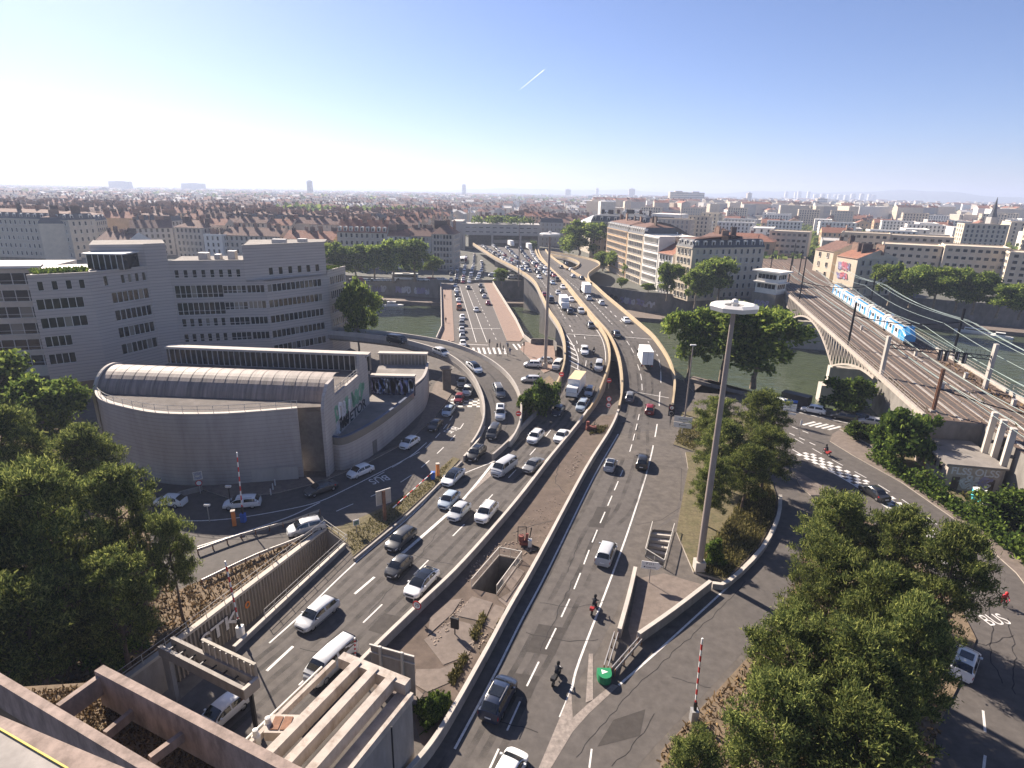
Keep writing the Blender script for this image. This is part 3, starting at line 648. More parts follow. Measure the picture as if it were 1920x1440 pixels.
def chimneys(root, pts, rnd, mats=None):
    for (x, y, z) in pts:
        k = rnd.randrange(4)
        if k not in _chim:
            b = MB(); l = (.9, 1.6, 2.4, 1.2)[k]; h = (2.4, 2.0, 2.6, 3.2)[k]; b.box(-l, l, -.3, .3, -1.5, h); b.box(-l - .08, l + .08, -.38, .38, h + .001, h + .18)
            for q in range(int(l * 2)): b.lathe([(.13, h + .18), (.1, h + .7)], 6, (-l + .45 + q * .95, 0, 0))
            _chim[k] = [b.mesh('chimney', CHIM), b.mesh('chimney', CHIM_D)]
        o = inst('chimney', _chim[k][rnd.randrange(2)], root, Vector((x, y, z)) - root.location, (0, 0, rnd.choice((0, math.pi / 2)) + root.get('_yaw', 0)))
def roof_geo(b, A, u, v, L, Dp, z, kind, over=.35, rise=None, inset=None):
    """roof of a block: A front left corner, u along the front, v inwards"""
    def P(s, d, h): q = A + u * s + v * d; return (q.x, q.y, z + h)
    if kind == 'gable':
        r = rise or Dp * .27; o = over
        b.face([P(-.05, -o, -.1), P(L + .05, -o, -.1), P(L + .05, Dp / 2, r), P(-.05, Dp / 2, r)]); b.face([P(L + .05, Dp + o, -.1), P(-.05, Dp + o, -.1), P(-.05, Dp / 2, r), P(L + .05, Dp / 2, r)])
        b.face([P(0, 0, 0), P(0, Dp / 2, r - .05), P(0, Dp, 0)], 1); b.face([P(L, 0, 0), P(L, Dp, 0), P(L, Dp / 2, r - .05)], 1)
        b.face([P(-.05, -o, -.1), P(-.05, -o, -.3), P(L + .05, -o, -.3), P(L + .05, -o, -.1)]); return r
    if kind == 'hip':
        r = rise or min(Dp, L) * .25; o = over; q = min(Dp / 2, L / 2 - .5)
        c = [P(-o, -o, -.05), P(L + o, -o, -.05), P(L + o, Dp + o, -.05), P(-o, Dp + o, -.05)]; t = [P(q, Dp / 2, r), P(L - q, Dp / 2, r)]
        b.face([c[0], c[1], t[1], t[0]]); b.face([c[2], c[3], t[0], t[1]]); b.face([c[1], c[2], t[1]]); b.face([c[3], c[0], t[0]]); b.face([c[3], c[2], c[1], c[0]]); return r
    if kind == 'mansard':
        h1 = 3.2; i = 1.1; r = rise or 1.6
        c = [P(-.1, -.1, 0), P(L + .1, -.1, 0), P(L + .1, Dp + .1, 0), P(-.1, Dp + .1, 0)]; t = [P(i, i, h1), P(L - i, i, h1), P(L - i, Dp - i, h1), P(i, Dp - i, h1)]
        for k in range(4): b.face([c[k], c[(k + 1) % 4], t[(k + 1) % 4], t[k]], 2)
        m = Dp / 2; q = [P(m * .8, m, h1 + r), P(L - m * .8, m, h1 + r)]
        b.face([t[0], t[1], q[1], q[0]]); b.face([t[2], t[3], q[0], q[1]]); b.face([t[1], t[2], q[1]]); b.face([t[3], t[0], q[0]]); return h1 + r
    # flat with a parapet
    p = .5; o = .002
    b.face([P(0, 0, -.1), P(L, 0, -.1), P(L, Dp, -.1), P(0, Dp, -.1)])
    for (s0, s1, d0, d1) in ((0, L, -o, .3), (0, L, Dp - .3, Dp + o), (-o, .3, .3, Dp - .3), (L - .3, L + o, .3, Dp - .3)):
        bb = [P(s0, d0, -.2), P(s1, d0, -.2), P(s1, d1, -.2), P(s0, d1, -.2)]; b.hexa(bb, [(x, y, zz + .2 + p) for (x, y, zz) in bb], 1)
    return p
BLD = []
def block(label, A, B, depth, z0, H, floors, bays, wall='cream', roof='gable', roofm='tile', left=0, right=0, win=(1.25, 2.15), detail=True, chim=3, dorm=0, seed=1, cat='building', group=None, rise=None, ground=1, kind='proud', name='apartment_building', wm=None):
    """A,B: front corners (left, right as seen from outside)"""
    rnd = random.Random(seed); A = V2(A); B = V2(B); L = (B - A).length; u = (B - A) / L; v = Vector((-u.y, u.x)); yaw = math.atan2(u.y, u.x)
    c = (A + B) / 2; root = thing(name, label, cat, (c.x, c.y, z0), 0, group); BLD.append((A + u * L / 2 + v * depth / 2, max(L, depth) * .6))
    zt = z0 + H; wmat = wm or WALLS[wall]; fh = H / floors
    rows = [z0 + fh * (k + .52) for k in range(floors) if k >= (0 if ground else 1)]
    C = B + v * depth; Dd = A + v * depth
    corners = [A, B, C, Dd]
    b = MB(); b.prism([tuple(p) for p in corners], z0 - .3, zt)
    b.build('wall', wmat, root)
    sides = [(A, B, bays)] + ([(Dd, A, left)] if left else []) + ([(B, C, right)] if right else [])
    joined = MB()
    for (P, Q, n) in sides:
        if not n: continue
        l = (Q - P).length; uu = (Q - P) / l; yw = math.atan2(uu.y, uu.x); nin = Vector((-uu.y, uu.x))
        w_, h_ = win; h_ = min(h_, fh * .66)
        for (a, cc, e, h, *_) in grid(l, n, rows, min(w_, l / n * .62), h_, .9):
            if detail:
                p = P + uu * a - nin * .19; inst('window', win_mesh(cc - a, h - e, kind), root, Vector((p.x, p.y, e)) - root.location, (0, 0, yw))
            else:
                q = [P + uu * a - nin * .06, P + uu * cc - nin * .06]; joined.face([(q[0].x, q[0].y, e), (q[1].x, q[1].y, e), (q[1].x, q[1].y, h), (q[0].x, q[0].y, h)])
                s = [P + uu * (a - .12) - nin * .03, P + uu * (cc + .12) - nin * .03]; joined.face([(s[0].x, s[0].y, e - .15), (s[1].x, s[1].y, e - .15), (s[1].x, s[1].y, h + .12), (s[0].x, s[0].y, h + .12)], 1)
    if joined.f: joined.build('window', [GLASS_F, FRAMEW], root)['kind'] = 'stuff'
    # cornice and string course
    for nm_, z, d, t in (('cornice', zt - .35, .3, .33), ('string_course', z0 + fh * 1.02, .1, .2)):
        cb = MB()
        for (P, Q, n) in sides:
            l = (Q - P).length; uu = (Q - P) / l; nin = Vector((-uu.y, uu.x))
            q = [P - nin * d + uu * .01, Q - nin * d - uu * .01, Q - uu * .01 + nin * .02, P + uu * .01 + nin * .02]; cb.hexa([(p.x, p.y, z) for p in q], [(p.x, p.y, z + t) for p in q])
        cb.build(nm_, wmat, root)
    rb = MB(); r = roof_geo(rb, A, u, v, L, depth, zt, roof, rise=rise); rb.build('roof', [ROOFS[roofm], wmat, ROOFS['slate']], root)
    root['_yaw'] = yaw
    pts = []
    for k in range(chim):
        s = L * (k + .5 + rnd.uniform(-.2, .2)) / chim; d = depth * rnd.uniform(.35, .65); hh = {'gable': r * .8, 'hip': r * .7, 'mansard': r * .9}.get(roof, 0); p = A + u * s + v * d; pts.append((p.x, p.y, zt + hh))
    chimneys(root, pts, rnd)
    if dorm:
        for (P, Q, n) in sides:
            l = (Q - P).length; uu = (Q - P) / l; yw = math.atan2(uu.y, uu.x); nin = Vector((-uu.y, uu.x)); nn = dorm if (P - A).length < .1 else max(1, round(dorm * l / L))
            for k in range(nn):
                p = P + uu * (l * (k + .5) / nn) + nin * .25
                inst('dormer', dormer_mesh(), root, Vector((p.x, p.y, zt + .25)) - root.location, (0, 0, yw))
    del root['_yaw']
    return root
_dm = []
def dormer_mesh():
    if not _dm:
        b = MB(); b.box(-.8, .8, 0, 1.6, 0, 2.0, 0)
        prof = [(.95 * math.cos(math.pi * k / 6), .55 * math.sin(math.pi * k / 6) + 2.0) for k in range(7)]
        b.hexa([(x, -.1, z) for x, z in prof[::-1]], [(x, 1.8, z) for x, z in prof[::-1]], 0)
        b.face([(-.5, -.02, .3), (.5, -.02, .3), (.5, -.02, 1.85), (-.5, -.02, 1.85)], 1); _dm.append(b.mesh('dormer', [FRAMEW, GLASS_D]))
    return _dm[0]

# ---- the grey office block on the left ---------------------------------
ZR = [22.2, 18.7, 15.2, 11.7, 8.3, 4.9]
off = thing('office_building', 'stepped grey clad office block with ribbon windows behind the curved hall', 'office block', (-68, 130, 0))
W0, W1, W2, T1 = (-87.5, 106.5), (-80, 111.7), (-75.3, 122.4), (-72.3, 125)
Mq, M1, M2, M3 = (-58.3, 129), (-54.5, 130), (-44.5, 142), (-42.7, 151)
facade(off, W0, W1, 0, 24.1, [(1.2, 2.1, 21.2, 22.9), (3.3, 4.2, 21.2, 22.9), (5.4, 6.3, 21.2, 22.9), (7.4, 8.3, 21.2, 22.9)] + bands([(.5, 7.6)], ZR[1:3], 2.0) + bands([(.5, 4.6)], ZR[3:5], 2.0) + [(.8, 7.8, .1, 3.4, None)], CLAD, bay=1.15)
facade(off, W1, W2, 0, 24.1, [(2.6, 3.4, 21.2, 23.1)] + [(x, x + .75, 21.3, 23) for x in (6, 7.4, 8.9, 10.4)] + bands([(3.6, 11.2)], ZR[1:5], 2.1), CLAD, bay=1.05)
facade(off, W2, T1, 0, 28.5, [], CLAD)
facade(off, T1, Mq, 0, 24.9, grid(14.5, 8, [22.2], .85, 1.7, .4) + bands([(.4, 9.8)], [18.4, 14.7], 2.7) + bands([(9.801, 14.4)], [18.7, 15.1], 1.7) + grid(10, 6, ZR[3:5], .85, 1.8, .5, .2) + bands([(10.3, 14.4)], ZR[3:5], 1.8), CLAD, bay=1.0, kind='transom')
facade(off, Mq, M1, 0, 20.6, bands([(.05, 3.6)], ZR[1:5], 1.7), CLAD, bay=.9)
facade(off, M1, M2, 0, 20.6, bands([(.4, 13.9)], ZR[1:6], 1.75), CLAD, bay=1.15)
facade(off, M2, M3, 0, 21.3, bands([(1.2, 8.9)], ZR[1:6], 1.9), CLAD, bay=1.0)
Bk0, Bk1 = (-58.3, 129.02), (-44.6, 141.9)
facade(off, Bk0, Bk1, 20.4, 28, [(u0, u0 + 1.0, 21.3, 23.0) for u0 in (5.2, 7.4, 9.6, 11.8, 13.9, 16.1)], CLAD)
b_ = MB(); b_.prism([W0, (-79.9, 111.9), (-75.6, 122.3), (-80, 131), (-96, 122)], 23.7, 23.9); b_.prism([(-75.2, 122.5), (-72.4, 125.1), (-78, 134), (-90, 129), (-84, 119)], 0, 28.5, 0, 1)
b_.prism([(-72.2, 125.3), (-58.3, 129.3), (-62, 141), (-76, 137)], 24.2, 24.6, 1); b_.prism([(-58.3, 129.06), (-44.62, 141.93), (-47, 152), (-64, 146)], 27.6, 27.85, 1)
b_.prism([Mq, M1, M2, (-46, 145), (-60, 135)], 20.2, 20.58); b_.prism([(-44.5, 142.2), (-42.75, 151), (-50, 156), (-52, 148)], 20.4, 20.9, 1); b_.face([(*M3, 0), (-50, 157, 0), (-50, 157, 21.3), (*M3, 21.3)])
b_.face([(*W0, 0), (-97, 123, 0), (-97, 123, 24.1), (*W0, 24.1)]); b_.face([(-64, 146, 20), (*Bk0, 20), (*Bk0, 28), (-64, 146, 28)])
b_.build('roof', [CLAD, ROOFS['flat']], off)
b_ = MB()
for P, Q, z in ((W0, W1, 24.1), (W1, W2, 24.1), (T1, Mq, 24.9), (Bk0, Bk1, 28), (M2, M3, 21.3), ((-75.2, 122.5), (-72.4, 125.1), 28.5)): b_.beam((*P, z), (*Q, z), .35, .22)
b_.build('coping', CONC_L, off)
b_ = MB(); b_.box(-83.5, -76.5, 117, 122, 24, 26.9, 1); b_.box(-84, -76.2, 116.5, 122.5, 26.9, 27.15, 0)
for x in range(7): b_.box(-83.6 + x * 1.17, -83.48 + x * 1.17, 116.93, 116.99, 24, 26.9, 0)
b_.build('roof_pavilion', [LAMPW, GLASS_D], off)
for x, y, w, h in ((-69, 131, 2, 1.6), (-66, 132, 1.2, 1.2), (-63, 132, 1.6, 2.0), (-55, 137, 3, 1.0), (-51, 142, 2, .8)): b_ = MB(); b_.box(x, x + w, y, y + 1.4, 24.5 if x < -60 else 27.8, (24.5 if x < -60 else 27.8) + h); b_.build('roof_plant', STEEL, off)
# green glazed building seen beyond it on the far left
gl = thing('glass_building', 'office building with green glass panels and grey posts at the left edge', 'office block', (-110, 122, 0))
gA, gB = (-120, 118), (-96.5, 124); facade(gl, gA, gB, 0, 23, bands([(.5, 24)], [21, 17.5, 14, 10.5, 7, 3.5], 2.4), WALLS['stone'], bay=2.4, kind='transom')
b_ = MB(); b_.prism([(-121, 117), (-95.5, 123.5), (-98, 134), (-124, 128)], 23.2, 23.7); b_.prism([(-120, 118.3), (-97, 124.1), (-98, 134), (-122, 128)], 0, 23); b_.build('roof', ROOFS['pale'], gl)

# ---- curved hall --------------------------------------------------------
hall = thing('concert_hall', 'concrete hall with streaked barrel roof and long curved front wall', 'hall', (-42, 88, 0))
wl = smooth_line([(-66, 92, 0), (-62.5, 84.5, 0), (-58.9, 79.9, 0), (-54.1, 77, 0), (-47.4, 74.7, 0), (-40.4, 74.8, 0), (-35.1, 76, 0), (-30, 77.6, 0)], 5)
b_ = MB(); b_.sweep(wl, [(-.25, -.1), (.25, -.1), (.25, 10.6), (-.25, 10.6)]); b_.build('curved_wall', HALLW, hall, smooth=30)
b_ = MB(); b_.sweep(wl[5:], [(-.34, 10.6), (.34, 10.6), (.34, 10.78), (-.34, 10.78)]); b_.build('coping', CONC_L, hall)
def railing(parent, line, h=1.0, step=2.0, rails=(1.0, .5), r=.035, m=STEELP, name='railing'):
    P = resample(line, step); b = MB()
    for p in P: b.tube(p, p + Vector((0, 0, h)), r, 5)
    for a in rails:
        for k in range(len(P) - 1): b.tube(P[k] + Vector((0, 0, h * a)), P[k + 1] + Vector((0, 0, h * a)), r * .85, 5)
    return b.build(name, m, parent)
railing(hall, up(wl[8:], 10.78))
b_ = MB(); ax0, ax1 = Vector((-62.5, 88.0, 0)), Vector((-26.9, 85.8, 0)); n = 14
prof = [(-4.6 * math.cos(R(a)), 8.9 + 4.3 * math.sin(R(a))) for a in [-6 + k * 126 / n for k in range(n + 1)]]
for s in range(20):
    P = ax0.lerp(ax1, s / 20); Q = ax0.lerp(ax1, (s + 1) / 20)
    for k in range(n): b_.face([(P.x, P.y + prof[k][0], prof[k][1]), (Q.x, Q.y + prof[k][0], prof[k][1]), (Q.x, Q.y + prof[k + 1][0], prof[k + 1][1]), (P.x, P.y + prof[k + 1][0], prof[k + 1][1])])
b_.build('barrel_roof', BARREL, hall, smooth=40)
b_ = MB()
for s in range(21):
    P = ax0.lerp(ax1, s / 20)
    for k in range(n): b_.beam((P.x, P.y + prof[k][0] * 1.005, prof[k][1] + .02), (P.x, P.y + prof[k + 1][0] * 1.005, prof[k + 1][1] + .02), .035, .03)
b_.build('roof_seam', BARREL, hall)['kind'] = 'stuff'
b_ = MB(); P = ax0 + Vector((-.15, 0, 0)); rim = [(P.x, P.y + a * 1.06, z + .25) for a, z in prof] + [(P.x, P.y + 1.7, 0), (P.x, P.y - 4.8, 0)]
b_.face(rim); b_.face([(x + .4, y, z) for x, y, z in rim]); 
for k in range(len(rim)): q = rim[(k + 1) % len(rim)]; b_.face([rim[k], q, (q[0] + .4, q[1], q[2]), (rim[k][0] + .4, rim[k][1], rim[k][2])])
b_.build('gable_rim', CONC_L, hall)
b_ = MB(); b_.box(-31, -27.2, 79.4, 80, 0, 9.5); b_.build('recessed_wall', CONC_D, hall)
b_ = MB(); b_.prism([(-62, 84), (-27, 81.6), (-27, 79.6), (-30.5, 79), (-40, 76.2), (-47, 76), (-54, 78.2), (-58.8, 81)], 9.6, 10.15); b_.prism([(-62, 89.3), (-26.6, 87.1), (-25.6, 101.2), (-62.5, 103)], 8.9, 9.2); b_.build('flat_roof', mat('roof_felt', (.12, .105, .095), .95, .3, .5, stain=.5, stain_scale=.2, dark=(.06, .055, .05)), hall)
# end wall with its stepped, rounded profile
eA, eB = (-26.75, 77.8), (-24.85, 98.5)
pr = [(612, 896), (601, 768), (603, 742), (609, 720), (620, 708), (622, 742), (668, 702), (668, 664), (677, 664), (684, 678), (688, 745), (686, 760), (640, 850), (638, 873)]
P3 = [RP(x, y, eA, eB) for x, y in pr]
P3[0].z = -.05; P3[-1].z = -.05; P3[-2] = Vector((P3[10].x, P3[10].y, -.05)); P3 = P3[:11] + [Vector((P3[10].x, P3[10].y, -.05))]
b_ = MB(); nx = Vector((.45, -.04, 0)); b_.hexa(P3, [p + nx for p in P3]); b_.build('end_wall', HALLW, hall, fix=True)
railing(hall, [P3[5] + Vector((.2, .3, 0)), P3[6] + Vector((.2, -.3, 0))], 1.0, 1.4)
sA, sB = Vector((-62.5, 103.2, 9.0)), Vector((-25.3, 100.6, 9.0)); b_ = MB()
b_.face([sA, sB, sB + Vector((0, 0, 3)), sA + Vector((0, 0, 3))], 1); b_.beam(sA + Vector((0, .4, 3.2)), sB + Vector((0, .4, 3.2)), 1.8, .4); b_.beam(sA, sB, .3, .5); b_.face([sA + Vector((0, 1.3, 0)), sB + Vector((0, 1.3, 0)), sB + Vector((0, 1.3, 3)), sA + Vector((0, 1.3, 3))], 0)
b_.build('clerestory', [CONC_L, GLASS_D], hall)
for k in range(37):
    p = sA.lerp(sB, (k + .5) / 37); b2 = MB(); b2.box(-.05, .05, -.12, .1, .25, 3.0)
    if k == 0: mull = b2.mesh('mullion', FRAMEG)
    inst('mullion', mull, hall, p - hall.location)
# lower terraces with the curved wall
tw = smooth_line([(-26.2, 80.2, 0), (-24.9, 79.9, 0), (-23.4, 81.9, 0), (-21.2, 87.5, 0), (-19.4, 94.2, 0), (-17.9, 100.8, 0)], 4)
b_ = MB(); b_.sweep(tw, [(-.2, -.05), (.2, -.05), (.2, 4.2), (-.2, 4.2)]); b_.build('terrace_wall', HALLW, hall, smooth=25)
b_ = MB(); b_.sweep(tw, [(-.3, 4.2), (-.22, 4.2), (-.22, 5.35), (-.3, 5.35)]); o = b_.build('dark_screen', GLASS_D, hall)
b_ = MB(); b_.sweep(tw, [(-.36, 5.35), (.1, 5.35), (.1, 5.5), (-.36, 5.5)]); b_.build('blue_coping', mat('blue_coping', (.07, .09, .14), .5, .2, 2), hall)
b_ = MB(); b_.prism([(-26, 80.3)] + [tuple(p)[:2] for p in tw[4:]] + [(-25.2, 101.2)], 4.4, 4.7); b_.prism([(-25.4, 101.3), (-17.7, 101.3), (-16.8, 107), (-17.2, 116), (-27, 115)], 5.9, 6.2); b_.build('terrace', ROOFS['flat'], hall)
tw2 = smooth_line([(-17.9, 101, 0), (-16.9, 106, 0), (-16.9, 111, 0), (-17.4, 116.5, 0)], 4)
b_ = MB(); b_.sweep(tw2, [(-.2, -.05), (.2, -.05), (.2, 5.9), (-.2, 5.9)]); b_.sweep(tw2, [(-.3, 6.4), (.2, 6.4), (.2, 6.55), (-.3, 6.55)]); b_.build('terrace_wall', HALLW, hall, smooth=25)
b_ = MB(); b_.face([(-25.2, 100.98, 4.7), (-17.6, 101.05, 4.7), (-17.6, 101.05, 7.9), (-25.2, 100.98, 7.9)], 0); b_.box(-25.3, -17.5, 101.06, 101.8, 4.5, 8.0, 0); b_.box(-25.4, -17.4, 100.9, 102.2, 8.0, 8.35, 1); b_.build('painted_wall', [mat('mural_ground', (.05, .045, .07), .8, .4, 1.5), CONC_L], hall)
b_ = MB(); b_.box(-27, -17.4, 115.6, 116.2, 6, 8.3, 1); b_.box(-27.2, -17.2, 115.2, 116.8, 8.3, 8.6, 0)
for k in range(14): b_.box(-26.8 + k * .7, -26.7 + k * .7, 115.45, 115.59, 6.2, 8.3, 0)
b_.build('clerestory', [CONC_L, GLASS_D], hall)
b_ = MB(); b_.box(-.55, .55, -.05, .05, 0, 2.3)
for (q, w) in ((tw[11], 1),): inst('door', b_.mesh('door', CONC_D), hall, Vector((q.x + .25, q.y, 0)) - hall.location, (0, 0, R(70)))
b_ = MB(); b_.box(0, 6.2, -.06, 0, 0, 2.0); pdoor = b_.mesh('patch', CONC_L)
inst('rendered_patch', pdoor, hall, Vector((-36.5, 75.35, .1)) - hall.location, (0, 0, R(13)))
def wall_text(txt, p, size, yaw, m, parent, sx=1.0, ext=.01, tilt=0.0, name='graffiti'):
    c = bpy.data.curves.new(name, 'FONT'); c.body = txt; c.size = size; c.extrude = ext; c.offset = .02 * size; c.materials.append(m)
    o = text_obj(name, c); o.parent = parent; o.location = Vector(p) - parent.location; o.rotation_euler = (R(90), tilt, yaw); o.scale = (sx, 1, 1); return o
def scribble(p, w, h, yaw, mats_, parent, seed=1, name='graffiti', n=5):
    """overlapping painted strokes on a wall, a few centimetres proud of it"""
    rr = random.Random(seed); b = MB()
    for k in range(n):
        x0 = w * (k + .1) / n; pts = []
        for q in range(9): pts.append((x0 + w / n * (.5 + .55 * math.sin(q * rr.uniform(.7, 1.3) + k)), h * (.5 + .46 * math.cos(q * rr.uniform(.8, 1.5) + rr.random() * 2))))
        t = h * .1; m = rr.randrange(len(mats_))
        for a, c in zip(pts[:-1], pts[1:]):
            dx, dz = c[0] - a[0], c[1] - a[1]; l = math.hypot(dx, dz) + 1e-6; ox, oz = -dz / l * t, dx / l * t; e = .004 * (k % 3)
            b.face([(a[0] - ox, -e, a[1] - oz), (c[0] - ox, -e, c[1] - oz), (c[0] + ox, -e, c[1] + oz), (a[0] + ox, -e, a[1] + oz)], m)
    o = b.build(name, mats_, parent, world=False); o.location = Vector(p) - parent.location; o.rotation_euler = (0, 0, yaw); return o
GR_G = mat('graffiti_green', (.16, .33, .22), .8, .3, 3); GR_K = mat('graffiti_black', (.02, .02, .025), .8, .2, 3); GR_W = mat('graffiti_white', (.6, .6, .62), .8, .2, 3); GR_B = mat('graffiti_blue', (.16, .22, .4), .8, .2, 3); GR_P = mat('graffiti_pink', (.55, .18, .22), .8, .3, 3); GR_L = mat('graffiti_lilac', (.33, .3, .45), .8, .2, 3)
ey = math.atan2(eB[1] - eA[1], eB[0] - eA[0])
gx = (eB[0] - eA[0]) / math.hypot(eB[0] - eA[0], eB[1] - eA[1]); gy = (eB[1] - eA[1]) / math.hypot(eB[0] - eA[0], eB[1] - eA[1])
def ew(s, z): return (eA[0] + gx * s + .47, eA[1] + gy * s, z)
scribble(ew(3.6, 6.6), 12.5, 3.0, ey, [GR_G, GR_G, GR_W], hall, 3, n=9); scribble(ew(3.2, 4.9), 5.5, 2.2, ey, [GR_K, GR_B, GR_W], hall, 4, n=6); wall_text('ETOR', ew(9.2, 4.9), 2.2, ey, GR_K, hall, 1.35)
scribble((-25.0, 100.86, 4.9), 7.2, 2.9, 0, [GR_W, GR_L, GR_B, GR_W], hall, 7, n=11)

# ---- station / interchange block at the end of the motorway --------------
pe = thing('station_building', 'long grey concrete interchange block on pillars spanning the motorway end', 'station', (-10, 432, 0))
PA, PB = (-37, 430), (18, 430)
facade(pe, PA, PB, 10.4, 17.6, grid(55, 11, [15.6, 12.6], 3.0, .7, 1.2), WALLS['grey'], kind='plain')
b_ = MB(); b_.box(-37, 18, 430.3, 468, 10.4, 17.3); b_.face([(*PA, 10.4), (*PB, 10.4), (18, 468, 10.4), (-37, 468, 10.4)]); b_.build('roof', WALLS['grey'], pe)
b_ = MB(); b_.box(-37.2, 18.2, 429.7, 430.3, 17.6, 18.1); b_.build('coping', CONC_L, pe)
for x in (-36, -16, 4, 17): b_ = MB(); b_.box(x - .7, x + .7, 430.5, 432, 0, 10.39); b_.build('pillar', CONC_L, pe)
b_ = MB(); b_.box(-34, 17, 446, 447, 0, 10.3); b_.build('back_wall', CONC_D, pe)
b_ = MB(); b_.box(-15.2, 16.2, 438, 446, 4.6, 6.6); b_.build('gallery', CONC_L, pe)
pe2 = thing('tower_block', 'plain grey concrete stair block left of the interchange building', 'building', (-41, 436, 0)); b_ = MB(); b_.box(-45, -37.3, 433, 460, 0, 19); b_.build('wall', WALLS['grey'], pe2); b_ = MB(); b_.box(-45.2, -37.2, 432.8, 460, 19, 19.5); b_.build('roof', CONC_L, pe2)

# ---- landmark blocks -----------------------------------------------------
b1 = block('long grey apartment house with arched dormers nearest the left trees', (-93, 318), (-66.5, 316.5), 14, 0, 18.5, 5, 9, 'stone', 'gable', 'tile', chim=5, dorm=9, seed=3, rise=6)
b2 = block('white fronted house with a sunlit tile roof beside the dormered house', (-66.3, 316.4), (-55.2, 316), 13, 0, 17, 5, 4, 'white', 'gable', 'tile', chim=3, seed=4)
b3 = block('glazed top floor house with brown roof between two white houses', (-55, 316), (-43.5, 315.5), 14, 0, 17.2, 5, 5, 'grey', 'gable', 'brown', chim=4, seed=5)
b4 = block('tall corner house with round brown roof beside the avenue', (-43.2, 315.4), (-31.5, 314), 15, 0, 18.5, 6, 6, 'stone', 'hip', 'brown', chim=4, right=5, seed=6, rise=5)
block('long ochre stone building facing the quay, its facade sunlit', (50.5, 334), (54.8, 296), 16, 0, 22.5, 7, 14, 'ochre', 'mansard', 'brown', chim=4, dorm=12, seed=7, right=0)
block('second sunlit ochre building with many dormers along the quay', (54.9, 295.5), (58.2, 275), 16, 0, 22.5, 7, 8, 'cream', 'mansard', 'brown', chim=3, dorm=8, seed=8)
pb = block('pale modern building with ground floor pillars and dense window grid', (58.3, 274.5), (61.5, 259), 17, 0, 22.5, 7, 12, 'white', 'flat', 'pale', chim=0, seed=9, right=0, win=(.8, 1.9))
block('low red roofed house squeezed beside the corner block on the quay', (61.7, 258.5), (65.2, 248), 14, 0, 16.5, 5, 4, 'white', 'gable', 'tile', chim=2, seed=10, right=3)
block('corner apartment block with slate attic and white arched dormers behind the plane tree', (65.6, 246), (69.2, 235.2), 34, 0, 20.5, 6, 4, 'cream', 'mansard', 'brown', chim=6, dorm=3, right=11, seed=11, win=(1.1, 1.9))
block('dark slate mansard hotel rising behind the ochre quay buildings', (46, 372), (76, 352), 18, 0, 24, 7, 9, 'stone', 'mansard', 'slate', chim=6, dorm=8, left=5, seed=12)
block('pink rendered hotel beyond the big plane tree', (18, 505), (52, 495), 16, 0, 17, 5, 13, 'pink', 'hip', 'brown', chim=4, left=5, seed=13, detail=False)
block('cream gabled house beside the tracks with dark windows', (142, 286), (144, 273), 20, 0, 17, 4, 2, 'cream', 'gable', 'brown', chim=3, right=5, seed=14, rise=4)
gb = block('white gabled house with a faded red mural on its end wall', (141.9, 265.8), (144, 253), 19, 0, 16, 4, 0, 'cream', 'gable', 'tile', chim=4, right=5, seed=15, rise=3.6)
scribble((141.95, 263.8, 10.2), 7, 3.6, math.atan2(-12.8, 2.1), [GR_P, GR_P, GR_L], gb, 9, n=6); scribble((141.95, 264, 6.5), 7, 2.8, math.atan2(-12.8, 2.1), [GR_L, GR_P], gb, 10, n=6)
for k, (x, y, w, d, h, f, n, lb) in enumerate(((195, 322, 26, 20, 17, 5, 7, 'stepped beige apartment block with roof terrace nearest the train'), (188, 352, 24, 18, 21, 6, 7, 'tall beige modern block with a sunlit blank side wall'), (216, 305, 26, 20, 18, 5, 8, 'long beige block with dark balcony slots above the plane trees'), (232, 284, 16, 18, 17, 6, 4, 'grey beige block end with narrow windows near the white grid building'), (215, 350, 30, 18, 20, 6, 8, 'flat roofed beige block behind the stepped apartments'), (155, 372, 22, 18, 20, 6, 7, 'cream block with a grid of recessed balconies by the tracks'))):
    block(lb, (x, y), (x + w * .87, y - w * .5), d, 0, h, f, n, 'cream', 'flat', 'pale', left=5, chim=0, seed=30 + k, win=(1.9, 1.5), kind='plain', group='beige modern blocks on the right')
gw = block('white building covered by a grid of deep sunlit frames at the right edge', (244, 283), (256, 246), 20, 0, 22, 7, 13, 'white', 'flat', 'tile', left=6, chim=0, seed=40, win=(1.7, 2.2), kind='plain')
block('red roofed railway building with arched windows beyond the track throat', (112, 372), (150, 352), 16, 3, 12, 2, 10, 'ochre', 'hip', 'tile', left=5, chim=2, seed=41, win=(1.8, 3.2))
# train shed
ts = thing('train_shed', 'long grey arched train shed with dark timber gable', 'station hall', (92, 385, 0)); b_ = MB()
sA_, sB_ = Vector((82, 350, 0)), Vector((66, 470, 0)); uu = (sB_ - sA_).normalized(); vv = Vector((uu.y, -uu.x, 0))
prf = [(-21, 17), (-14, 21), (-7, 24), (0, 25.2), (7, 24), (14, 21), (21, 17)]
P0 = [sA_ + vv * a + Vector((0, 0, z)) for a, z in prf]; P1 = [sB_ + vv * a + Vector((0, 0, z)) for a, z in prf]
for k in range(6): b_.face([P0[k], P0[k + 1], P1[k + 1], P1[k]])
b_.build('roof', ROOFS['zinc'], ts); b_ = MB()
for P in (P0, P1): b_.face([p for p in P] + [Vector((P[-1].x, P[-1].y, 14)), Vector((P[0].x, P[0].y, 14))])
b_.build('gable', CHIM_D, ts); b_ = MB()
for k in range(12): a = -18 + k * 3.2; p = sA_ + vv * a - uu * .1; b_.box(p.x, p.x + 1.1, p.y - .05, p.y, 15, 17 + 5 * (1 - abs(a) / 22))
b_.build('gable_window', WHITE, ts); b_ = MB()
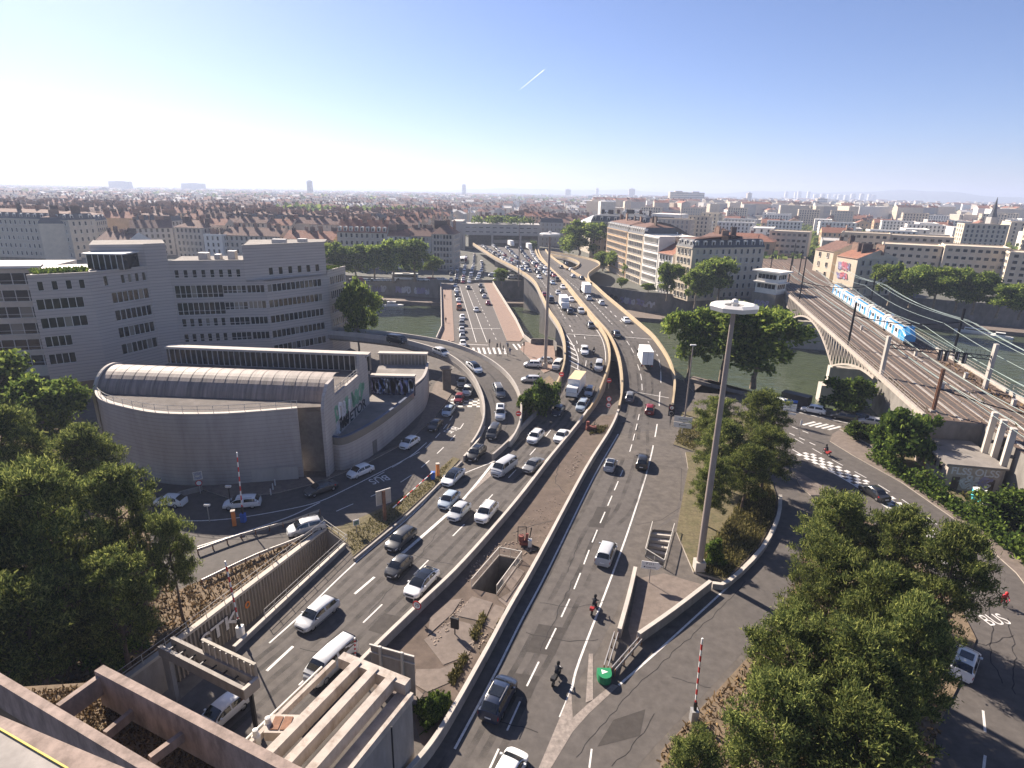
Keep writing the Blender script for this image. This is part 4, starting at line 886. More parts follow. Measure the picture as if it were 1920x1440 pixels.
for P in (-20.5, 20.5): a, c = sA_ + vv * P, sB_ + vv * P; b_.beam((a.x, a.y, 8), (c.x, c.y, 8), .6, 17)
b_.build('wall', WALLS['stone'], ts)
sc = thing('screen_building', 'pale office building with a large dark square screen on its end', 'office block', (120, 470, 0)); b_ = MB(); b_.prism([(104, 470), (122, 458), (135, 480), (116, 492)], 0, 26, 0); b_.build('wall', WALLS['white'], sc); b_ = MB(); b_.face([(107.5, 467.4, 12), (119, 459.8, 12), (119, 459.8, 24), (107.5, 467.4, 24)]); b_.build('screen', ROOFS['slate'], sc)
for k in range(5): bx_, by_ = 78 + k * 7.5, 545 - k * 3; t_ = block('narrow cream tower block standing in a row behind the train shed', (bx_, by_), (bx_ + 5.5, by_ - 2), 14, 0, 25 - (k % 2) * 2, 8, 2, 'cream' if k % 2 else 'white', 'flat', 'pale', chim=0, detail=False, seed=50 + k, group='tower blocks behind the train shed')
# signal box beside the tracks
sg = thing('signal_box', 'white railway signal cabin with wide flat roof above the quay', 'signal box', (93.5, 216, 0)); b_ = MB(); b_.prism([(88, 218.5), (93.5, 211), (99, 215), (94, 223)], 0, 6.6); b_.build('base', STONE, sg)
s0, s1, s2 = (88.6, 218.2), (93.6, 211.6), (98.4, 215.2); facade(sg, s0, s1, 6.6, 14.2, bands([(.5, 7.6)], [9.2, 12.6], 1.7), WALLS['white'], bay=1.4); facade(sg, s1, s2, 6.6, 14.2, bands([(.5, 5.5)], [9.2, 12.6], 1.7), WALLS['white'], bay=1.2)
b_ = MB(); b_.prism([(87, 219), (93.4, 209.8), (100, 214.6), (94, 224)], 14.2, 14.7); b_.prism([(87.6, 218.6), (93.4, 210.5), (99.4, 214.8), (94, 223.5)], 10.4, 10.7); b_.build('roof', WALLS['white'], sg)
scribble((90.0, 216.2, 4.3), 3, 1.6, math.atan2(-7.5, 5.5), [GR_W, GR_L], sg, 12, n=3); scribble((88.7, 217.4, 1.6), 5.6, 2.4, math.atan2(-7.5, 5.5), [GR_L, GR_W], sg, 13, n=5)
# church
ch = thing('church', 'grey stone church with tall dark pointed spire on the right horizon', 'church', (402, 520, 0)); b_ = MB(); b_.box(399, 405, 517, 523, 0, 27); b_.box(400, 404, 523, 560, 0, 14); b_.build('tower', WALLS['grey'], ch); b_ = MB(); b_.lathe([(3.3, 27), (2.0, 31), (.12, 43)], 8, (402, 520, 0)); b_.build('spire', ROOFS['slate'], ch)
# big mansard houses at the left, then houses by row
LX = lambda px, Y: D(px, 440, Y).x
for k, (p0, y0, p1, y1, h, wl_, rf, dm, lb) in enumerate(((-60, 342, 104, 334, 21, 'stone', 'mansard', 13, 'long grand stone building with a row of arched dormers on the far left'), (105, 334, 133, 330, 21, 'stone', 'mansard', 2, 'corner pavilion with dark steep roof ending the grand dormered building'), (135, 332, 205, 380, 19, 'cream', 'mansard', 8, 'sunlit street front running back beside the grand dormered building'), (178, 318, 238, 314, 12, 'white', 'gable', 0, 'low white gabled house just above the glass roof pavilion'), (328, 345, 380, 341, 17.5, 'stone', 'hip', 0, 'square grey house with big brown hipped roof above the office roof'), (381, 338, 415, 336, 14, 'white', 'flat', 0, 'bright white house with large dark windows above the office roof'), (417, 340, 525, 336, 14, 'stone', 'gable', 0, 'long low stone row behind the right end of the office roof'), (245, 352, 325, 362, 16, 'grey', 'gable', 0, 'grey street front between the white gabled house and the hipped house'), (530, 330, 625, 326, 13.5, 'ochre', 'gable', 0, 'ochre walled house with bare orange tile roof beside the plane trees'))):
    x0, x1 = LX(p0, y0), LX(p1, y1)
    block(lb, (x0, y0), (x1, y1), 15, 0, h, 5 if h > 15 else 4, max(3, int(math.hypot(x1 - x0, y1 - y0) / 3)), wl_, rf, 'tile' if k == 8 else 'brown', chim=5, dorm=dm, seed=70 + k, right=4, detail=k in (0, 1, 5))
# ================================================================== trees
rng = np.random.default_rng(7)
BARK = mat('bark', (.11, .08, .06), .95, .35, 3, bump=.4); BARK_P = mat('bark_pale', (.24, .19, .14), .95, .4, 2, bump=.3)
LEAF_PINE = leafmat('pine_needles', (.085, .115, .036), (.33, .35, .1), .4)
LEAF_PLANE = leafmat('plane_leaves', (.12, .18, .045), (.37, .43, .09), .5)
LEAF_FAR = leafmat('far_leaves', (.1, .145, .05), (.29, .34, .09), .45)
LEAF_IVY = leafmat('ivy_leaves', (.06, .1, .025), (.2, .26, .05), .35)
def quads_mesh(name, q, m):
    """q: (N,4,3)"""
    N = len(q); me = bpy.data.meshes.new(name); me.vertices.add(N * 4); me.vertices.foreach_set('co', q.reshape(-1).astype(np.float32))
    me.loops.add(N * 4); me.loops.foreach_set('vertex_index', np.arange(N * 4, dtype=np.int32)); me.polygons.add(N)
    me.polygons.foreach_set('loop_start', np.arange(0, N * 4, 4, dtype=np.int32)); me.polygons.foreach_set('loop_total', np.full(N, 4, np.int32))
    me.materials.append(m); me.update(calc_edges=True); return me
def unit(v): return v / np.maximum(np.linalg.norm(v, axis=-1, keepdims=True), 1e-9)
def leaf_quads(c, d, l, w):
    """quads starting at c, running along d, length l, width w (arrays)"""
    N = len(c); r = unit(np.cross(d, rng.normal(size=(N, 3)))); l = l[:, None]; w = w[:, None]
    return np.stack([c - r * w * .5, c + r * w * .5, c + d * l + r * w * .35, c + d * l - r * w * .35], 1)
def crown_plane(K=46, m=150, R0=4.0, H=10.0, size=.36, seed=0, lobes=7):
    g = np.random.default_rng(seed); out = []
    lb = np.array([[g.uniform(-.55, .55) * R0, g.uniform(-.55, .55) * R0, H * g.uniform(.3, .74)] for _ in range(lobes)]); lb[0] = (0, 0, H * .76)
    for k in range(K):
        o = lb[k % lobes]; v = unit(g.normal(size=3)); v[2] = abs(v[2]) * .9 - .25 * (g.random() < .4); rad = R0 * g.uniform(.38, .68)
        c = o + v * rad * np.array([1, 1, .8]); rc = R0 * g.uniform(.1, .24)
        p = c + g.normal(size=(m, 3)) * rc * np.array([.6, .6, .45]); d = unit(unit(p - o) * .8 + g.normal(size=(m, 3)) * .8)
        out.append(leaf_quads(p, d, g.uniform(.7, 1.3, m) * size, g.uniform(.7, 1.2, m) * size * .8))
    return np.concatenate(out)
def crown_pine(B=48, T=6, n=30, R0=4.0, H=10.0, seed=0, low=.3):
    g = np.random.default_rng(seed); out = []; limbs = []
    for k in range(B):
        f = (k + g.random()) / B; z = H * (low + (1 - low) * f); env = R0 * (1.0 if f < .35 else 1.0) * math.sqrt(max(.05, 1 - ((f - .28) / .74) ** 2)) * g.uniform(.7, 1.08)
        a = k * 2.4 + g.uniform(-.4, .4); dr = np.array([math.cos(a), math.sin(a), g.uniform(-.05, .35)]); limbs.append((z, a, env, dr[2]))
        for j in range(T):
            s = env * (.35 + .65 * (j + g.random()) / T); c = np.array([0, 0, z - H * .04]) + dr * s + g.normal(size=3) * np.array([.34, .34, .2]) * R0 * .3
            d = unit(g.normal(size=(n, 3)) + np.array([dr[0] * .5, dr[1] * .5, .75])); l = g.uniform(.16, .36, n)
            out.append(leaf_quads(c + g.normal(size=(n, 3)) * np.array([.3, .3, .15]), d, l, g.uniform(.045, .1, n)))
    return np.concatenate(out), limbs
def trunk_mesh(name, H, r, limbs, m, seed, fork=.45):
    b = MB(); rnd = random.Random(seed); p = Vector((0, 0, -.3)); n = 6; pts = [p]
    for k in range(1, n + 1): pts.append(Vector((rnd.uniform(-.18, .18) * k * .5, rnd.uniform(-.18, .18) * k * .5, H * .88 * k / n)))
    for k in range(n): b.tube(pts[k], pts[k + 1], r * (1 - .8 * k / n) * (1.25 if k == 0 else 1), 8, r * (1 - .8 * (k + 1) / n))
    for (z, a, l, s) in limbs:
        k = min(n - 1, int(z / (H * .88) * n)); q = pts[k].lerp(pts[k + 1], min(1, max(0, z / (H * .88) * n - k))); q.z = min(z, H * .86) - .3
        e = q + Vector((math.cos(a) * l * .8, math.sin(a) * l * .8, l * .8 * s + .2)); b.tube(q, e, r * .28, 5, r * .08)
    return b.mesh(name, m, smooth=60)
PROTO = {}
def proto(kind, crown, trunk): PROTO.setdefault(kind, []).append((crown, trunk))
for s in range(3):
    q, limbs = crown_pine(seed=s + 1, B=46, T=6, n=90, low=.36); proto('pine', quads_mesh('crown', q, LEAF_PINE), trunk_mesh('trunk', 10, .26, limbs[::2], BARK, s))
    q = crown_plane(K=76, m=190, seed=s + 11, size=.34); proto('plane', quads_mesh('crown', q, LEAF_PLANE), trunk_mesh('trunk', 8, .3, [(3.2 + k * .5, k * 2.2 + s, 2.6, .7) for k in range(7)], BARK_P, s))
    q = crown_plane(K=42, m=70, seed=s + 21, size=.62); proto('far', quads_mesh('crown', q, LEAF_FAR), trunk_mesh('trunk', 7, .28, [(3.2 + k * .7, k * 2.2 + s, 2.2, .8) for k in range(4)], BARK, s))
for s in range(2):
    g_ = crown_plane(K=50, m=110, R0=4, H=6, seed=s + 31, size=.42); g_[:, :, 2] -= .9; proto('shrub', quads_mesh('crown', g_, LEAF_IVY), trunk_mesh('trunk', 3, .12, [(1, k * 2.1, 1.8, .8) for k in range(5)], BARK, s))
_tn = [0]
def tree(kind, base, h, r, label, name, group=None, cat='tree', rot=None):
    k = _tn[0]; _tn[0] += 1; H0 = 6 if kind == 'shrub' else 10; c, tmesh = PROTO[kind][k % len(PROTO[kind])]
    o = thing(name, label, cat, base, (k * 1.7) % 6.28 if rot is None else rot, group)
    inst('trunk', tmesh, o, (0, 0, 0), (0, 0, 0), (r / 4 * .9, r / 4 * .9, h / H0)); inst('crown', c, o, (0, 0, 0), (0, 0, 0), (r / 4, r / 4, h / H0)); return o
def tree_px(kind, bx, by, topy, rpx, label, name, z=0.0, group=None, cat='tree', hmin=1.0):
    p = G(bx, by, z); dep = (p - Vector((0, 0, CAM_H))).dot(_f); t = D(bx, topy, p.y); h = max(hmin, (t.z - z)); return tree(kind, p, h, rpx * dep / FOC * (.78 if kind == 'pine' else .95), label, name, group, cat)
ORD = 'first second third fourth fifth sixth seventh eighth ninth tenth eleventh twelfth thirteenth fourteenth fifteenth sixteenth seventeenth eighteenth nineteenth twentieth'.split()
ORD += ['twenty-' + w for w in ORD[:9]] + ['thirtieth'] + ['thirty-' + w for w in ORD[:9]]
PL = 'pines on the left bank'; PR = 'pines on the right island'
for a in ((130, 1190, 870, 120, 'tall dark pine with bare straight trunk in the middle of the left clump'), (10, 1180, 900, 150, 'big pine at the left edge above the concrete channel'), (250, 1120, 880, 95, 'rounded pine in the left clump nearest the white estate car'), (100, 1330, 1090, 130, 'dark pine standing right behind the long concrete beam'), (245, 1260, 1040, 95, 'shaded pine between the ribbed wall and the dark pines'), (-40, 1380, 1010, 150, 'pine half out of the picture at the left edge'), (343, 1160, 965, 55, 'small slim pine with sunlit yellowish top beside the pale road patch'), (60, 1010, 770, 95, 'bright green topped tree at the upper left of the clump'), (190, 1000, 800, 85, 'pine at the foot of the curved hall wall')):
    tree_px('pine', *a, 'pine_tree', group=PL)
tree_px('plane', 100, 870, 705, 62, 'added broadleaf tree hiding sunlit soil before the dark passage under the office wing', 'broadleaf_tree')  # added tree, covers the brightly lit soil so this corner stays dark
tree_px('plane', 20, 850, 655, 75, 'dark broadleaf tree below the green glass building', 'broadleaf_tree')
for x, y, ty, r, lb in ((60, 1238, 1165, 70, 'dark shrubs above the concrete channel at the left'), (150, 1236, 1170, 55, 'dark undergrowth beside the end of the channel wall'), (225, 1245, 1195, 40, 'dark bush beside the gantry leg')): tree_px('shrub', x, y, ty, r, lb, 'bush', cat='bush')
tree_px('shrub', 285, 892, 858, 28, 'small dark bush at the foot of the curved wall', 'bush', cat='bush')
for a in ((1335, 850, 745, 52, 'pine nearest the viaduct exit sign on the lamp island'), (1420, 850, 735, 58, 'pine on the lamp island nearest the river'), (1345, 915, 790, 62, 'sunlit pine just right of the tall lamp pole'), (1425, 925, 800, 62, 'broad pine at the right side of the lamp island'), (1325, 990, 860, 48, 'low dark pine leaning over the stairwell side of the lamp island'), (1390, 960, 835, 55, 'pine in front of the dry grass slope')):
    tree_px('pine', *a, 'pine_tree', group='pines on the lamp island')
for a in ((1545, 1110, 925, 82, 'northernmost pine of the right island beside the round road sign'), (1650, 1160, 955, 85, 'pine of the right island beside the checkered road'), (1740, 1225, 985, 92, 'dark pine at the outer curve of the right island'), (1530, 1240, 1020, 85, 'pine facing the shadowed side road'), (1605, 1330, 1065, 95, 'leaning pine with a bare visible trunk in the right island'), (1655, 1400, 1120, 95, 'big dark pine beside the white car at the right'), (1450, 1380, 1150, 100, 'sunlit pine above the striped barrier arm'), (1560, 1450, 1180, 115, 'broad pine at the lower middle of the right island'), (1600, 1500, 1250, 105, 'pine at the bottom of the right island by the dark trunk'), (1420, 1530, 1270, 115, 'pine at the bottom edge above the kerb of the side road'), (1290, 1540, 1385, 75, 'small pine at the bottom edge in the middle right'), (1560, 1600, 1330, 150, 'nearest pine at the bottom edge of the right island')):
    tree_px('pine', *a, 'pine_tree', group=PR)
for a in ((1290, 706, 572, 44, 'left small plane tree on the quay beside the viaduct curve'), (1352, 712, 556, 62, 'middle plane tree on the quay, tallest of the three'), (1412, 724, 575, 82, 'broad plane tree on the quay behind the tall lamp')): tree_px('plane', *a, 'plane_tree', group='plane trees on the near quay')
tree_px('shrub', 1595, 775, 710, 48, 'round bush tree at the foot of the railway bridge', 'bush', cat='bush')
tree_px('shrub', 1690, 870, 768, 62, 'big bright bush covering the end of the ivy wall', 'bush', cat='bush'); tree_px('shrub', 1600, 820, 790, 26, 'low shrub on the corner island', 'bush', cat='bush'); tree_px('shrub', 1640, 825, 795, 24, 'yellowish low shrub between the corner island and the big bush', 'bush', cat='bush')
tree_px('shrub', 1900, 985, 925, 60, 'bushes behind the portable toilets', 'bush', cat='bush')
tree_px('plane', 674, 668, 520, 34, 'tall sunlit tree right of the office block by the river', 'broadleaf_tree')
tree_px('shrub', 1012, 775, 712, 34, 'bright bush in the nose between ramp and motorway', 'bush', cat='bush'); tree_px('shrub', 985, 782, 730, 22, 'smaller bush under the ramp beside the motorway', 'bush', cat='bush')
tree_px('shrub', 1340, 1060, 1012, 22, 'scrub at the foot of the tall lamp', 'bush', cat='bush'); tree_px('shrub', 810, 1350, 1305, 26, 'weeds growing at the end of the median', 'weeds', cat='weeds'); tree_px('shrub', 830, 1335, 1300, 16, 'small weed tuft at the end of the median', 'weeds', cat='weeds')
for k, (bx, by, ty, r) in enumerate(((632, 528, 452, 34), (668, 528, 456, 34), (703, 528, 455, 32), (738, 528, 447, 36), (778, 526, 445, 36), (812, 522, 478, 18))): tree_px('plane', bx, by, ty, r, ORD[k] + ' plane tree from the left in the row before the tiled houses', 'plane_tree', group='plane trees along the far left bank')
tree_px('plane', 1085, 492, 412, 44, 'huge round plane tree in front of the ochre quay buildings', 'plane_tree')
for a in ((1130, 508, 470, 20, 'small dark tree under the ochre facade'), (1155, 512, 468, 20, 'tree at the bend of the looping slip road'), (1178, 522, 490, 16, 'small round tree before the pillared building'), (1250, 562, 490, 23, 'tree hiding the foot of the low red roofed house'), (1345, 574, 478, 46, 'big plane tree before the corner apartment block'), (1302, 576, 500, 26, 'smaller tree left of the big plane on the far quay'), (1165, 540, 520, 12, 'little tree behind the graffiti quay wall'), (1215, 552, 530, 13, 'little tree on the quay wall below the pillared building')): tree_px('plane', *a, 'quayside_tree')
for k, (bx, by, ty, r) in enumerate(((1665, 571, 492, 34), (1705, 575, 494, 36), (1748, 580, 495, 40), (1790, 584, 500, 40), (1822, 588, 505, 34), (1868, 595, 528, 36), (1910, 598, 530, 34))): tree_px('plane', bx, by, ty, r, ORD[k] + ' plane tree from the train in the row above the right quay', 'plane_tree', group='plane trees along the right far bank')
tree_px('plane', 940, 535, 502, 16, 'small dark tree in the junction under the viaduct', 'junction_tree'); tree_px('plane', 1000, 474, 450, 9, 'tiny tree beside the motorway at the interchange', 'junction_tree')
# ivy hedge on the wall along the right road
hp = resample([G(*p) for p in ((1640, 862), (1690, 895), (1760, 940), (1830, 985), (1900, 1035), (1990, 1100), (2080, 1170))], .5)
N = 9000; g_ = np.random.default_rng(5); idx = g_.integers(0, len(hp) - 1, N); base = np.array([tuple(hp[i]) for i in idx]) + g_.normal(size=(N, 3)) * np.array([.55, .55, 0]); base[:, 2] = .3 + np.abs(g_.normal(size=N)) * 1.1 * (1 + .4 * np.sin(idx * .35))
me = quads_mesh('hedge', leaf_quads(base - np.array(tuple(hp[0])), unit(g_.normal(size=(N, 3)) + np.array([-.5, -.3, .6])), g_.uniform(.2, .45, N), g_.uniform(.2, .4, N)), LEAF_IVY)
o = inst('hedge', me, None, hp[0]); tagv(o, 'long ivy covered hedge between the curving road and the railway yard', 'hedge')
def scatter(name, poly, N, l, w, m, seed, z=.15, upz=1.0):
    """grass or weeds: small blades over a ground polygon"""
    g = np.random.default_rng(seed); P = np.array(poly); lo, hi = P.min(0), P.max(0); pts = g.uniform(lo, hi, (N * 3, 2)); ins = np.zeros(len(pts), bool); j = len(P) - 1
    for i in range(len(P)):
        c = ((P[i, 1] > pts[:, 1]) != (P[j, 1] > pts[:, 1])) & (pts[:, 0] < (P[j, 0] - P[i, 0]) * (pts[:, 1] - P[i, 1]) / (P[j, 1] - P[i, 1] + 1e-12) + P[i, 0]); ins ^= c; j = i
    pts = pts[ins][:N]; N = len(pts); c = np.concatenate([pts, np.full((N, 1), z)], 1); org = c.mean(0)
    me = quads_mesh(name, leaf_quads(c - org, unit(g.normal(size=(N, 3)) * .6 + np.array([0, 0, upz])), g.uniform(.5, 1.3, N) * l, g.uniform(.6, 1.2, N) * w), m); o = inst(name, me, None, org); o['kind'] = 'stuff'; return o
GRASSM = leafmat('grass_blades', (.1, .095, .035), (.26, .22, .09), .3); DRYM = leafmat('dry_litter', (.12, .08, .04), (.3, .2, .1), .2)
scatter('grass', gp((1300, 1070), (1358, 1088), (1418, 1028), (1450, 972), (1452, 935), (1430, 900), (1390, 940), (1350, 1000)), 9000, .55, .12, GRASSM, 1, .25)
scatter('grass', gp((1265, 830), (1280, 790), (1330, 800), (1300, 846)), 1500, .4, .12, GRASSM, 2, .2)
scatter('undergrowth', gp((-100, 1040), (280, 1010), (330, 1110), (480, 1050), (600, 990), (318, 1208), (210, 1288), (60, 1420), (-200, 1440)), 12000, .35, .16, DRYM, 3, .12, .5)
scatter('grass', gp((650, 1000), (735, 947), (795, 907), (850, 860), (826, 900), (765, 955), (662, 1042)), 3500, .25, .08, GRASSM, 4, .12)
scatter('undergrowth', gp((1240, 1410), (1360, 1285), (1465, 1170), (1510, 1000), (1600, 970), (1780, 1120), (1760, 1360), (1735, 1500), (1230, 1560)), 9000, .4, .16, DRYM, 6, .14, .5)
scatter('weeds', gp((1110, 800), (1140, 800), (1130, 812), (1105, 815)), 500, .4, .15, GRASSM, 8, .05); scatter('weeds', gp((840, 1270), (870, 1225), (880, 1235), (850, 1290)), 300, .4, .15, GRASSM, 9, .05); scatter('weeds', gp((880, 1190), (905, 1150), (912, 1160), (893, 1205)), 260, .4, .15, GRASSM, 10, .05)
scatter('undergrowth', gp((1580, 812), (1680, 820), (1720, 855), (1600, 820)), 1800, .6, .25, LEAF_IVY, 11, .3); scatter('weeds', gp((1800, 930), (2000, 1042), (2090, 1110), (2090, 1180), (1962, 1070)), 4000, .7, .25, GRASSM, 12, .3)
scatter('weeds', gp((770, 1325), (830, 1300), (845, 1330), (800, 1375)), 500, .5, .18, LEAF_IVY, 13, .02)
scatter('weeds', gp((900, 1240), (935, 1160), (945, 1165), (912, 1248)), 160, .35, .12, GRASSM, 14, .02)

RUB = mat('rubble_stone', (.3, .24, .19), .9, .4, 4)
def rubble(poly, N, seed, size=.09):
    g = np.random.default_rng(seed); P = np.array(poly); lo, hi = P.min(0), P.max(0); b = MB(); k = 0
    from mathutils.geometry import intersect_point_tri_2d
    while k < N:
        x, y = g.uniform(lo, hi); j = len(P) - 1; ins = False
        for i in range(len(P)):
            if ((P[i, 1] > y) != (P[j, 1] > y)) and x < (P[j, 0] - P[i, 0]) * (y - P[i, 1]) / (P[j, 1] - P[i, 1] + 1e-12) + P[i, 0]: ins = not ins
            j = i
        if not ins: k += .2; continue
        k += 1; s = size * g.uniform(.4, 1.8); a = g.uniform(0, 3); c, d = math.cos(a) * s, math.sin(a) * s; e = [(x + c, y + d, .0), (x - d, y + c, .0), (x - c, y - d, .0), (x + d, y - c, .0)]; b.hexa(e, [(p[0] * .6 + x * .4, p[1] * .6 + y * .4, s * g.uniform(.5, 1)) for p in e])
    o = b.build('rubble', RUB); o['kind'] = 'stuff'
rubble(gp((865, 1105), (885, 1060), (930, 1022), (985, 1005), (1000, 1030), (985, 1045), (938, 1034), (885, 1085)), 260, 1); rubble(gp((800, 1200), (850, 1150), (865, 1125), (880, 1130), (850, 1175), (815, 1215)), 160, 2); rubble(gp((1060, 880), (1085, 845), (1095, 855), (1070, 900)), 90, 3); rubble(gp((950, 1010), (985, 960), (1040, 930), (1060, 960), (1015, 1030)), 200, 4, .06); rubble(gp((850, 1245), (900, 1180), (915, 1190), (862, 1270)), 140, 5)
# ================================================================== the city behind
random.seed(5); RC = random.Random(9)
# prototypes of town houses, copied with their parts
def far_house(kind, k, label, group):
    A, B, dp, H, f, n, wl_, rf, rm, ch = kind
    return block(label, (-A / 2, 0), (A / 2, 0), dp, 0, H, f, n, wl_, rf, rm, left=3, right=3, chim=ch, detail=False, seed=200 + k, group=group, name='town_house')
kinds = [((16, 0, 13, 17, 5, 5, 'cream', 'gable', 'tile', 3), 'cream town house with tiled roof and chimneys in the old quarter'), ((20, 0, 13, 18, 6, 6, 'stone', 'gable', 'brown', 4), 'grey stone town house with brown roof in the old quarter'), ((14, 0, 12, 16, 5, 4, 'white', 'hip', 'tile', 2), 'white town house with hipped tile roof in the old quarter'), ((24, 0, 14, 19, 6, 7, 'ochre', 'gable', 'tile', 5), 'wide ochre town house with tiled roof in the old quarter'), ((18, 0, 13, 18, 5, 5, 'grey', 'mansard', 'brown', 4), 'grey town house with slate attic in the old quarter'), ((15, 0, 12, 15, 5, 5, 'pink', 'gable', 'brown', 3), 'pinkish town house with brown roof in the old quarter')]
kindsR = [((30, 0, 16, 18, 6, 9, 'white', 'flat', 'pale', 0), 'white flat roofed apartment block among trees across the river'), ((26, 0, 16, 24, 8, 8, 'cream', 'flat', 'pale', 0), 'tall cream apartment block among trees across the river'), ((22, 0, 14, 14, 4, 6, 'ochre', 'gable', 'tile', 2), 'low ochre house with tiled roof beyond the railway'), ((40, 0, 20, 12, 3, 10, 'grey', 'flat', 'flat', 0), 'long low grey workshop beyond the railway')]
PR1 = [far_house(k, i, l, 'old town houses across the river') for i, (k, l) in enumerate(kinds)]
PR2 = [far_house(k, i + 10, l, 'blocks beyond the railway') for i, (k, l) in enumerate(kindsR)]
used = set()
def free(x, y, r): return all((Vector((x, y)) - c).length > q + r for c, q in BLD0)
BLD0 = [b for b in BLD if b[0].length > 30]
def put(protos, i, x, y, yaw, key):
    o = protos[i]
    if (key, i) in used: o = copy_tree(o)
    used.add((key, i)); o.location = (x, y, 0); o.rotation_euler = (0, 0, yaw); return o
cnt = 0; y = 368; row_ = 0
LOOK = ['cream tiled', 'grey stone brown roofed', 'white hip roofed', 'wide ochre tiled', 'grey slate attic', 'pinkish brown roofed']
while y < 760 and cnt < 190:
    nth = 0
    x = -60 - RC.uniform(0, 10)
    while x > -.93 * y - 20:
        i = RC.randrange(6); w = kinds[i][0][0]; xx = x - w / 2
        if free(xx, y, 9) and not (-58 < xx < 30) and not (-275 < xx < -80 and y > 585) and RC.random() < .93: o = put(PR1, i, xx, y + (xx + 200) * -.05, R(-3) + (math.pi if RC.random() < .3 else 0), 'L'); cnt += 1; o['label'] = '%s town house, %s from the avenue in %s quay row' % (LOOK[i], ORD[nth], ORD[row_]); nth += 1
        x -= w + .3
        if RC.random() < .14: x -= 11
    y += RC.choice((19, 24, 30)); row_ += 1
for x, y, i in ((28, 470, 4), (46, 520, 1), (-20, 500, 1), (-2, 520, 4), (60, 560, 0), (20, 560, 3), (-30, 560, 2)): put(PR1, i, x, y, R(-4), 'L')['label'] = '%s town house behind the interchange building, %s' % (LOOK[i], 'nearest the pink hotel' if x > 25 else 'above its roof garden at the left' if x < -10 else 'above the middle of its roof')
cr_ = 0
for _ in range(400):
    yy = RC.uniform(400, 900); xx = RC.uniform(.2 * yy, .92 * yy)
    if free(xx, yy, 20) and cr_ < 75: put(PR2, RC.randrange(4), xx, yy, RC.choice((R(-25), R(65), R(-20))), 'R'); BLD0.append((Vector((xx, yy)), 16)); cr_ += 1
# single towers on the horizon
def tower(px, pyt, Y, w, d, label, m='grey'):
    p = D(px, pyt, Y); t = thing('tower_block', label, 'tower', (p.x, p.y, 0)); b = MB(); b.box(-w / 2, w / 2, -d / 2, d / 2, 0, p.z); b.box(-w / 5, w / 5, -d / 4, d / 4, p.z, p.z + 3)
    for k in range(int(p.z / 6)): b.box(-w / 2 - .3, w / 2 + .3, -d / 2 - .3, -d / 2 + .01, k * 6 + 2, k * 6 + 3.6, 1)
    b.build('wall', [WALLS[m], ROOFS['slate']], t, world=False); return t
tower(225, 340, 3600, 120, 30, 'wide slab block standing out on the left horizon', 'stone'); tower(362, 344, 3900, 140, 30, 'long low slab on the horizon right of the wide slab', 'grey'); tower(580, 339, 3000, 22, 22, 'single dark tower on the horizon above the office block', 'stone'); tower(870, 346, 4500, 26, 26, 'small round topped tower above the long straight avenue')
tower(1272, 360, 1900, 55, 25, 'brownish slab block above the train shed', 'stone'); tower(1304, 361, 2000, 52, 25, 'second slab block right of the brownish one', 'grey')
for k in range(14): tower(1478 + k * 12.5 + RC.uniform(-4, 4), 358 + RC.uniform(0, 6) + k * .25, 6200 + RC.uniform(-600, 600), RC.uniform(24, 50), 24, 'pale high rise in the cluster on the right horizon', 'white')['group'] = 'high rises on the right horizon'
for px, py, Y, lb in ((195, 352, 2600, 'small block left of the wide slab on the left horizon'), (1120, 353, 5200, 'pale block on the horizon straight above the motorway'), (1185, 354, 4600, 'block on the horizon above the ochre quay buildings'), (1065, 355, 4400, 'block on the horizon above the interchange'), (1405, 362, 3000, 'block on the horizon above the red roofed railway building'), (1540, 372, 2200, 'white block below the cluster of high rises'), (1850, 400, 1500, 'block left of the church spire')): tower(px, py, Y, RC.uniform(20, 45), 20, lb, RC.choice(('white', 'stone')))
